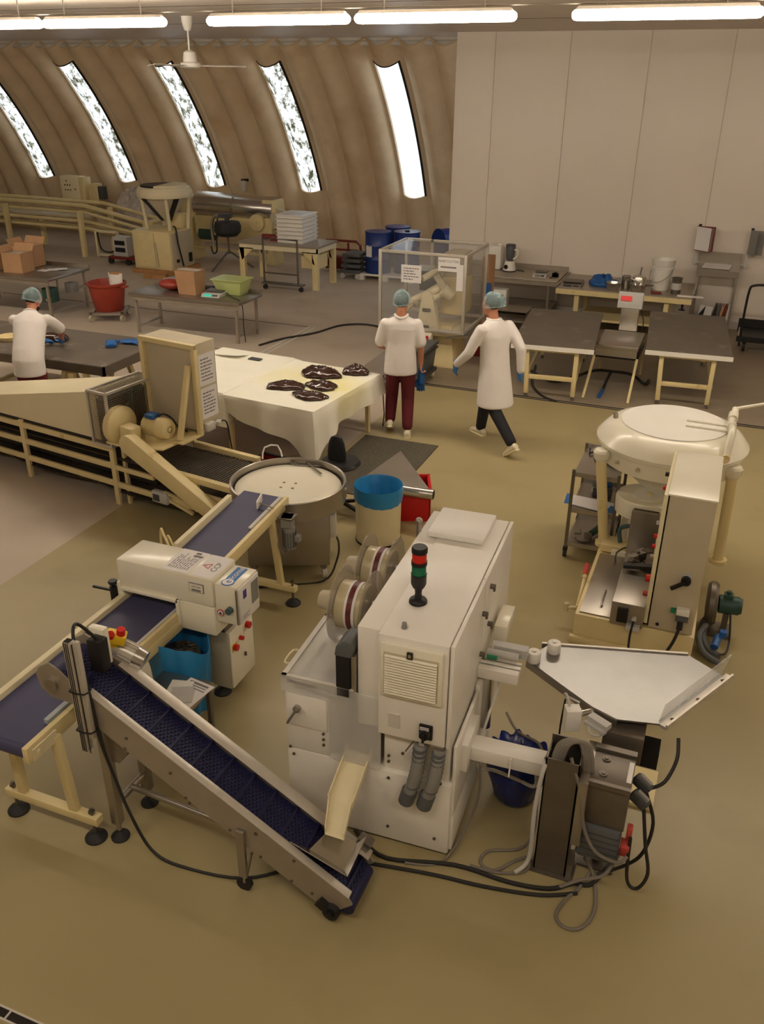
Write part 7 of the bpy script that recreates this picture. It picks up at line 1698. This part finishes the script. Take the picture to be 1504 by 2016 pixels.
chain(b, [(J['nk'] - UP * .05, .062), (J['nk'] + UP * .06, .058), (J['hd'], .05)])
for s in 'lr':
    chain(b, [(J['sh' + s] - UP * .03, .040), (J['el' + s], .043), (J['wr' + s], .030)]); chain(b, [(J['h' + s], .085), (J['k' + s], .058), (J['a' + s], .042)])
hand(b, J['wrr'], Vector((.02, .02, -1)), F, 1.3); hand(b, J['wrl'], Rr + F * .4, UP, .8)
HM = head(b, J['hd'], (F * .95 + Rr * .32).normalized())
body = fused('body', b, 'skin', p2, .0065, 3)
eyes(body, J['hd'], HM); hairnet(body, J['hd'], HM, .02)
s = MB()
torso(s, [(at(0, .0, .79), .205, .150), (at(0, 0, .82), .205, .150), (at(0, .0, 1.0), .192, .138), (at(0, .01, 1.18), .183, .130), (at(0, .01, 1.33), .205, .132), (at(0, 0, 1.42), .205, .110), (at(0, 0, 1.46), .15, .095), (at(0, -.01, 1.485), .10, .085), (at(0, -.01, 1.50), .075, .075)], Rr, F)
for q in 'lr':
    d = (J['el' + q] - J['sh' + q]); chain(s, [(J['sh' + q] - UP * .03, .070), (J['sh' + q] + d * .40, .072), (J['sh' + q] + d * .82, .078)])
sh = fused('shirt', s, 'shirt', p2, .012, 7)
put('collar', MB().tube([J['nk'] + (Rr * math.cos(a) * .075 + F * math.sin(a) * .075) + UP * (.0 + .012 * math.cos(a * 2)) for a in [k * PI / 8 for k in range(16)]], .016, n=8, sm=2, closed=True), 'shirt', sh)
put('yoke_seam', MB().tube([at(-.18 + .036 * k, -.125 + .012 * (abs(k - 5) / 5) ** 2 * 2, 1.355 + .006 * math.sin(k * .6)) for k in range(11)], .003, n=5), 'lightgrey', sh)
t = MB()
torso(t, [(at(0, 0, .78), .165, .118), (at(0, 0, .86), .172, .122), (at(0, 0, .98), .16, .112)], Rr, F)
for q in 'lr':
    an = J['a' + q]; chain(t, [(J['h' + q], .100), (J['k' + q], .082), (an + (J['k' + q] - an).normalized() * .02, .068)])
fused('trousers', t, 'maroon', p2, .012, 4)
shoe(p2, J['al'] - UP * .02, (F * .85 - UP * .45), (UP + F * .45).normalized()); shoe(p2, J['ar'] - UP * .035, F)
gl = thing('rubber_glove', 'long blue rubber glove dangling from the hand of the man in maroon trousers', 'glove', at(.26, .06, .55))
g = MB(); w0 = at(.255, .07, .83)
chain(g, [(w0, .030), (at(.258, .07, .74), .045), (at(.262, .06, .66), .048)])
for k in range(4): chain(g, [(at(.225 + .022 * k, .06, .65), .014), (at(.215 + .027 * k, .06, .59), .012), (at(.212 + .03 * k, .06, .54 + .008 * abs(k - 1.5)), .010)], 8)
chain(g, [(at(.225, .06, .70), .014), (at(.195, .06, .64), .012), (at(.19, .06, .60), .010)], 8)
fused('glove', g, 'blue', gl, .007, 2)
cord('thin dark cord hanging from the table edge by the walking man', [(-3.80, 9.72, .72), (-3.81, 9.72, .5), (-3.80, 9.74, .2), (-3.84, 9.8, .012), (-3.9, 10.1, .012)], .007)

# ---- man in lab coat, striding
p3 = thing('person', 'man in long white lab coat and black trousers striding towards the draped table', 'person', (-2.38, 9.72, 0))
F = Vector((-.80, .60, 0)).normalized(); Rr = Vector((.60, .80, 0)).normalized(); C = Vector((-2.40, 9.74, 0))
at = lambda r, f, z: C + Rr * r + F * f + UP * z
J = dict(pel=at(0, -.0, .96), ch=at(0, .04, 1.32), nk=at(0, .07, 1.54), hd=at(-.01, .13, 1.69), shl=at(-.20, .04, 1.47), shr=at(.20, .04, 1.47), ell=at(-.30, .12, 1.17), wrl=at(-.30, .34, .98), elr=at(.25, -.16, 1.20), wrr=at(.26, -.17, .95),
         hl=at(-.09, 0, .92), hr=at(.09, 0, .92), kl=at(-.08, -.14, .51), kr=at(.09, .24, .51), al=at(-.06, -.48, .19), ar=at(.10, .32, .10))
b = MB()
torso(b, [(J['pel'] - UP * .05, .15, .10), (J['pel'], .165, .11), (at(0, .02, 1.14), .15, .10), (J['ch'], .175, .12), (at(0, .05, 1.44), .15, .08), (at(0, .06, 1.50), .07, .06)], Rr, F)
chain(b, [(J['nk'] - UP * .05, .06), (J['nk'] + F * .02 + UP * .06, .056), (J['hd'], .05)])
for s in 'lr':
    chain(b, [(J['sh' + s] - UP * .03, .040), (J['el' + s], .043), (J['wr' + s], .030)]); chain(b, [(J['h' + s], .085), (J['k' + s], .058), (J['a' + s], .042)])
HM = head(b, J['hd'], Vector((-1.0, .22, -.18)).normalized())
body = fused('body', b, 'skin', p3, .0075, 3)
eyes(body, J['hd'], HM); hairnet(body, J['hd'], HM, .05)
s = MB()
torso(s, [(at(.0, -.06, .53), .235, .20), (at(0, -.05, .56), .235, .20), (at(0, -.02, .80), .215, .175), (at(0, 0, 1.0), .195, .150), (at(0, .02, 1.18), .19, .140), (at(0, .04, 1.36), .205, .138), (at(0, .05, 1.45), .205, .115), (at(0, .055, 1.50), .15, .10), (at(0, .06, 1.54), .09, .085), (at(0, .065, 1.55), .078, .078)], Rr, F)
for q in 'lr': chain(s, [(J['sh' + q] - UP * .03, .072), (J['sh' + q] * .5 + J['el' + q] * .5, .070), (J['el' + q], .064), (J['wr' + q], .050)])
ct_ = fused('lab_coat', s, 'shirt', p3, .012, 7)
put('collar', MB().tube([J['nk'] + (Rr * math.cos(a) * .076 + F * math.sin(a) * .076) for a in [k * PI / 8 for k in range(16)]], .016, n=8, sm=2, closed=True), 'shirt', ct_)
t = MB()
torso(t, [(at(0, 0, .80), .15, .115), (at(0, 0, 1.0), .155, .11)], Rr, F)
for q in 'lr':
    an = J['a' + q]; chain(t, [(J['h' + q], .098), (J['k' + q], .078), (an + (J['k' + q] - an).normalized() * .02, .066)])
fused('trousers', t, 'navy', p3, .012, 4)
shoe(p3, J['ar'] - UP * .015, F); shoe(p3, J['al'] - UP * .03, (F * .80 - UP * .60), (UP + F * .7).normalized())
for q, d, sd in (('l', F * .3 - UP + Rr * -.1, F), ('r', F * .12 - UP, F)):
    g = MB(); chain(g, [(J['wr' + q] + UP * .03, .040), (J['wr' + q], .036)]); hand(g, J['wr' + q], d, sd, .7, 1.1)
    fused('glove', g, 'glove', p3, .007, 2)

# ---- man leaning over the dark table
p1 = thing('person', 'bearded man in white shirt and hairnet leaning over the dark table', 'person', (-7.98, 8.15, 0))
F = Vector((-.45, .89, 0)).normalized(); Rr = Vector((.89, .45, 0)).normalized(); C = Vector((-7.93, 8.14, 0))
at = lambda r, f, z: C + Rr * r + F * f + UP * z
J = dict(pel=at(0, .0, .90), nk=at(.0, .40, 1.36), hd=at(.03, .50, 1.49), shl=at(-.20, .34, 1.30), shr=at(.20, .34, 1.30), ell=at(-.17, .62, 1.02), wrl=at(-.02, .88, .86), elr=at(.29, .60, 1.08), wrr=at(.19, .86, .86),
         hl=at(-.09, 0, .87), hr=at(.09, 0, .87), kl=at(-.10, .04, .47), kr=at(.10, .04, .47), al=at(-.11, 0, .10), ar=at(.11, 0, .10))
T = (J['nk'] - J['pel']).normalized(); N_ = Rr.cross(T).normalized() * -1
tz = lambda k: J['pel'] + (J['nk'] - J['pel']) * k
b = MB()
b.loft([(tz(-.08), Rr * .15, N_ * .10), (tz(0), Rr * .165, N_ * .11), (tz(.35), Rr * .15, N_ * .105), (tz(.68), Rr * .175, N_ * .12), (tz(.86), Rr * .15, N_ * .08), (tz(.95), Rr * .07, N_ * .06)], 24)
chain(b, [(tz(.95), .062), (J['nk'] + (J['hd'] - J['nk']) * .5, .057), (J['hd'], .05)])
for s in 'lr':
    chain(b, [(J['sh' + s] - UP * .03, .040), (J['el' + s], .043), (J['wr' + s], .030)]); chain(b, [(J['h' + s], .085), (J['k' + s], .058), (J['a' + s], .042)])
HM = head(b, J['hd'], (F * .8 + Rr * .55 - UP * .45).normalized())
body = fused('body', b, 'skin', p1, .0075, 3)
eyes(body, J['hd'], HM); hairnet(body, J['hd'], HM, .02)
put('beard', MB().ball(J['hd'] + HM @ Vector((0, .045, -.085)), (.058, .058, .050), 14, 8, HM), 'hair', body)
s = MB()
s.loft([(at(0, -.03, .68), Rr * .195, F * .15), (at(0, -.03, .71), Rr * .195, F * .15), (at(0, -.01, .88), Rr * .195, F * .147), (tz(.15), Rr * .193, (N_ + F).normalized() * .145), (tz(.35), Rr * .19, N_ * .14), (tz(.70), Rr * .205, N_ * .138), (tz(.86), Rr * .205, N_ * .115), (tz(.93), Rr * .15, N_ * .10), (tz(.98), Rr * .10, N_ * .088), (tz(1.0), Rr * .078, N_ * .078)], 24)
for q in 'lr':
    d = J['el' + q] - J['sh' + q]; chain(s, [(J['sh' + q] - UP * .02, .070), (J['sh' + q] + d * .4, .072), (J['sh' + q] + d * .85, .076)])
sh = fused('shirt', s, 'shirt', p1, .012, 7)
put('collar', MB().tube([tz(1.0) + (Rr * math.cos(a) * .076 + N_ * math.sin(a) * .076) for a in [k * PI / 8 for k in range(16)]], .015, n=8, sm=2, closed=True), 'shirt', sh)
t = MB(); torso(t, [(at(0, 0, .76), .165, .12), (at(0, 0, .96), .165, .115)], Rr, F)
for q in 'lr': chain(t, [(J['h' + q], .100), (J['k' + q], .082), (J['a' + q] + UP * .02, .070)])
fused('trousers', t, 'maroon', p1, .014, 4)
for q in 'lr':
    shoe(p1, J['a' + q] - UP * .015, F)
    g = MB(); chain(g, [(J['wr' + q] + (J['el' + q] - J['wr' + q]) * .25, .040), (J['wr' + q], .035)]); hand(g, J['wr' + q], F * .9 - UP * .15 + (Rr * -.2 if q == 'r' else Rr * .2), -Rr if q == 'r' else Rr, .7, 1.1)
    fused('glove', g, 'glove', p1, .007, 2)
for o in bpy.data.objects:
    if '_b' in o: del o['_b']
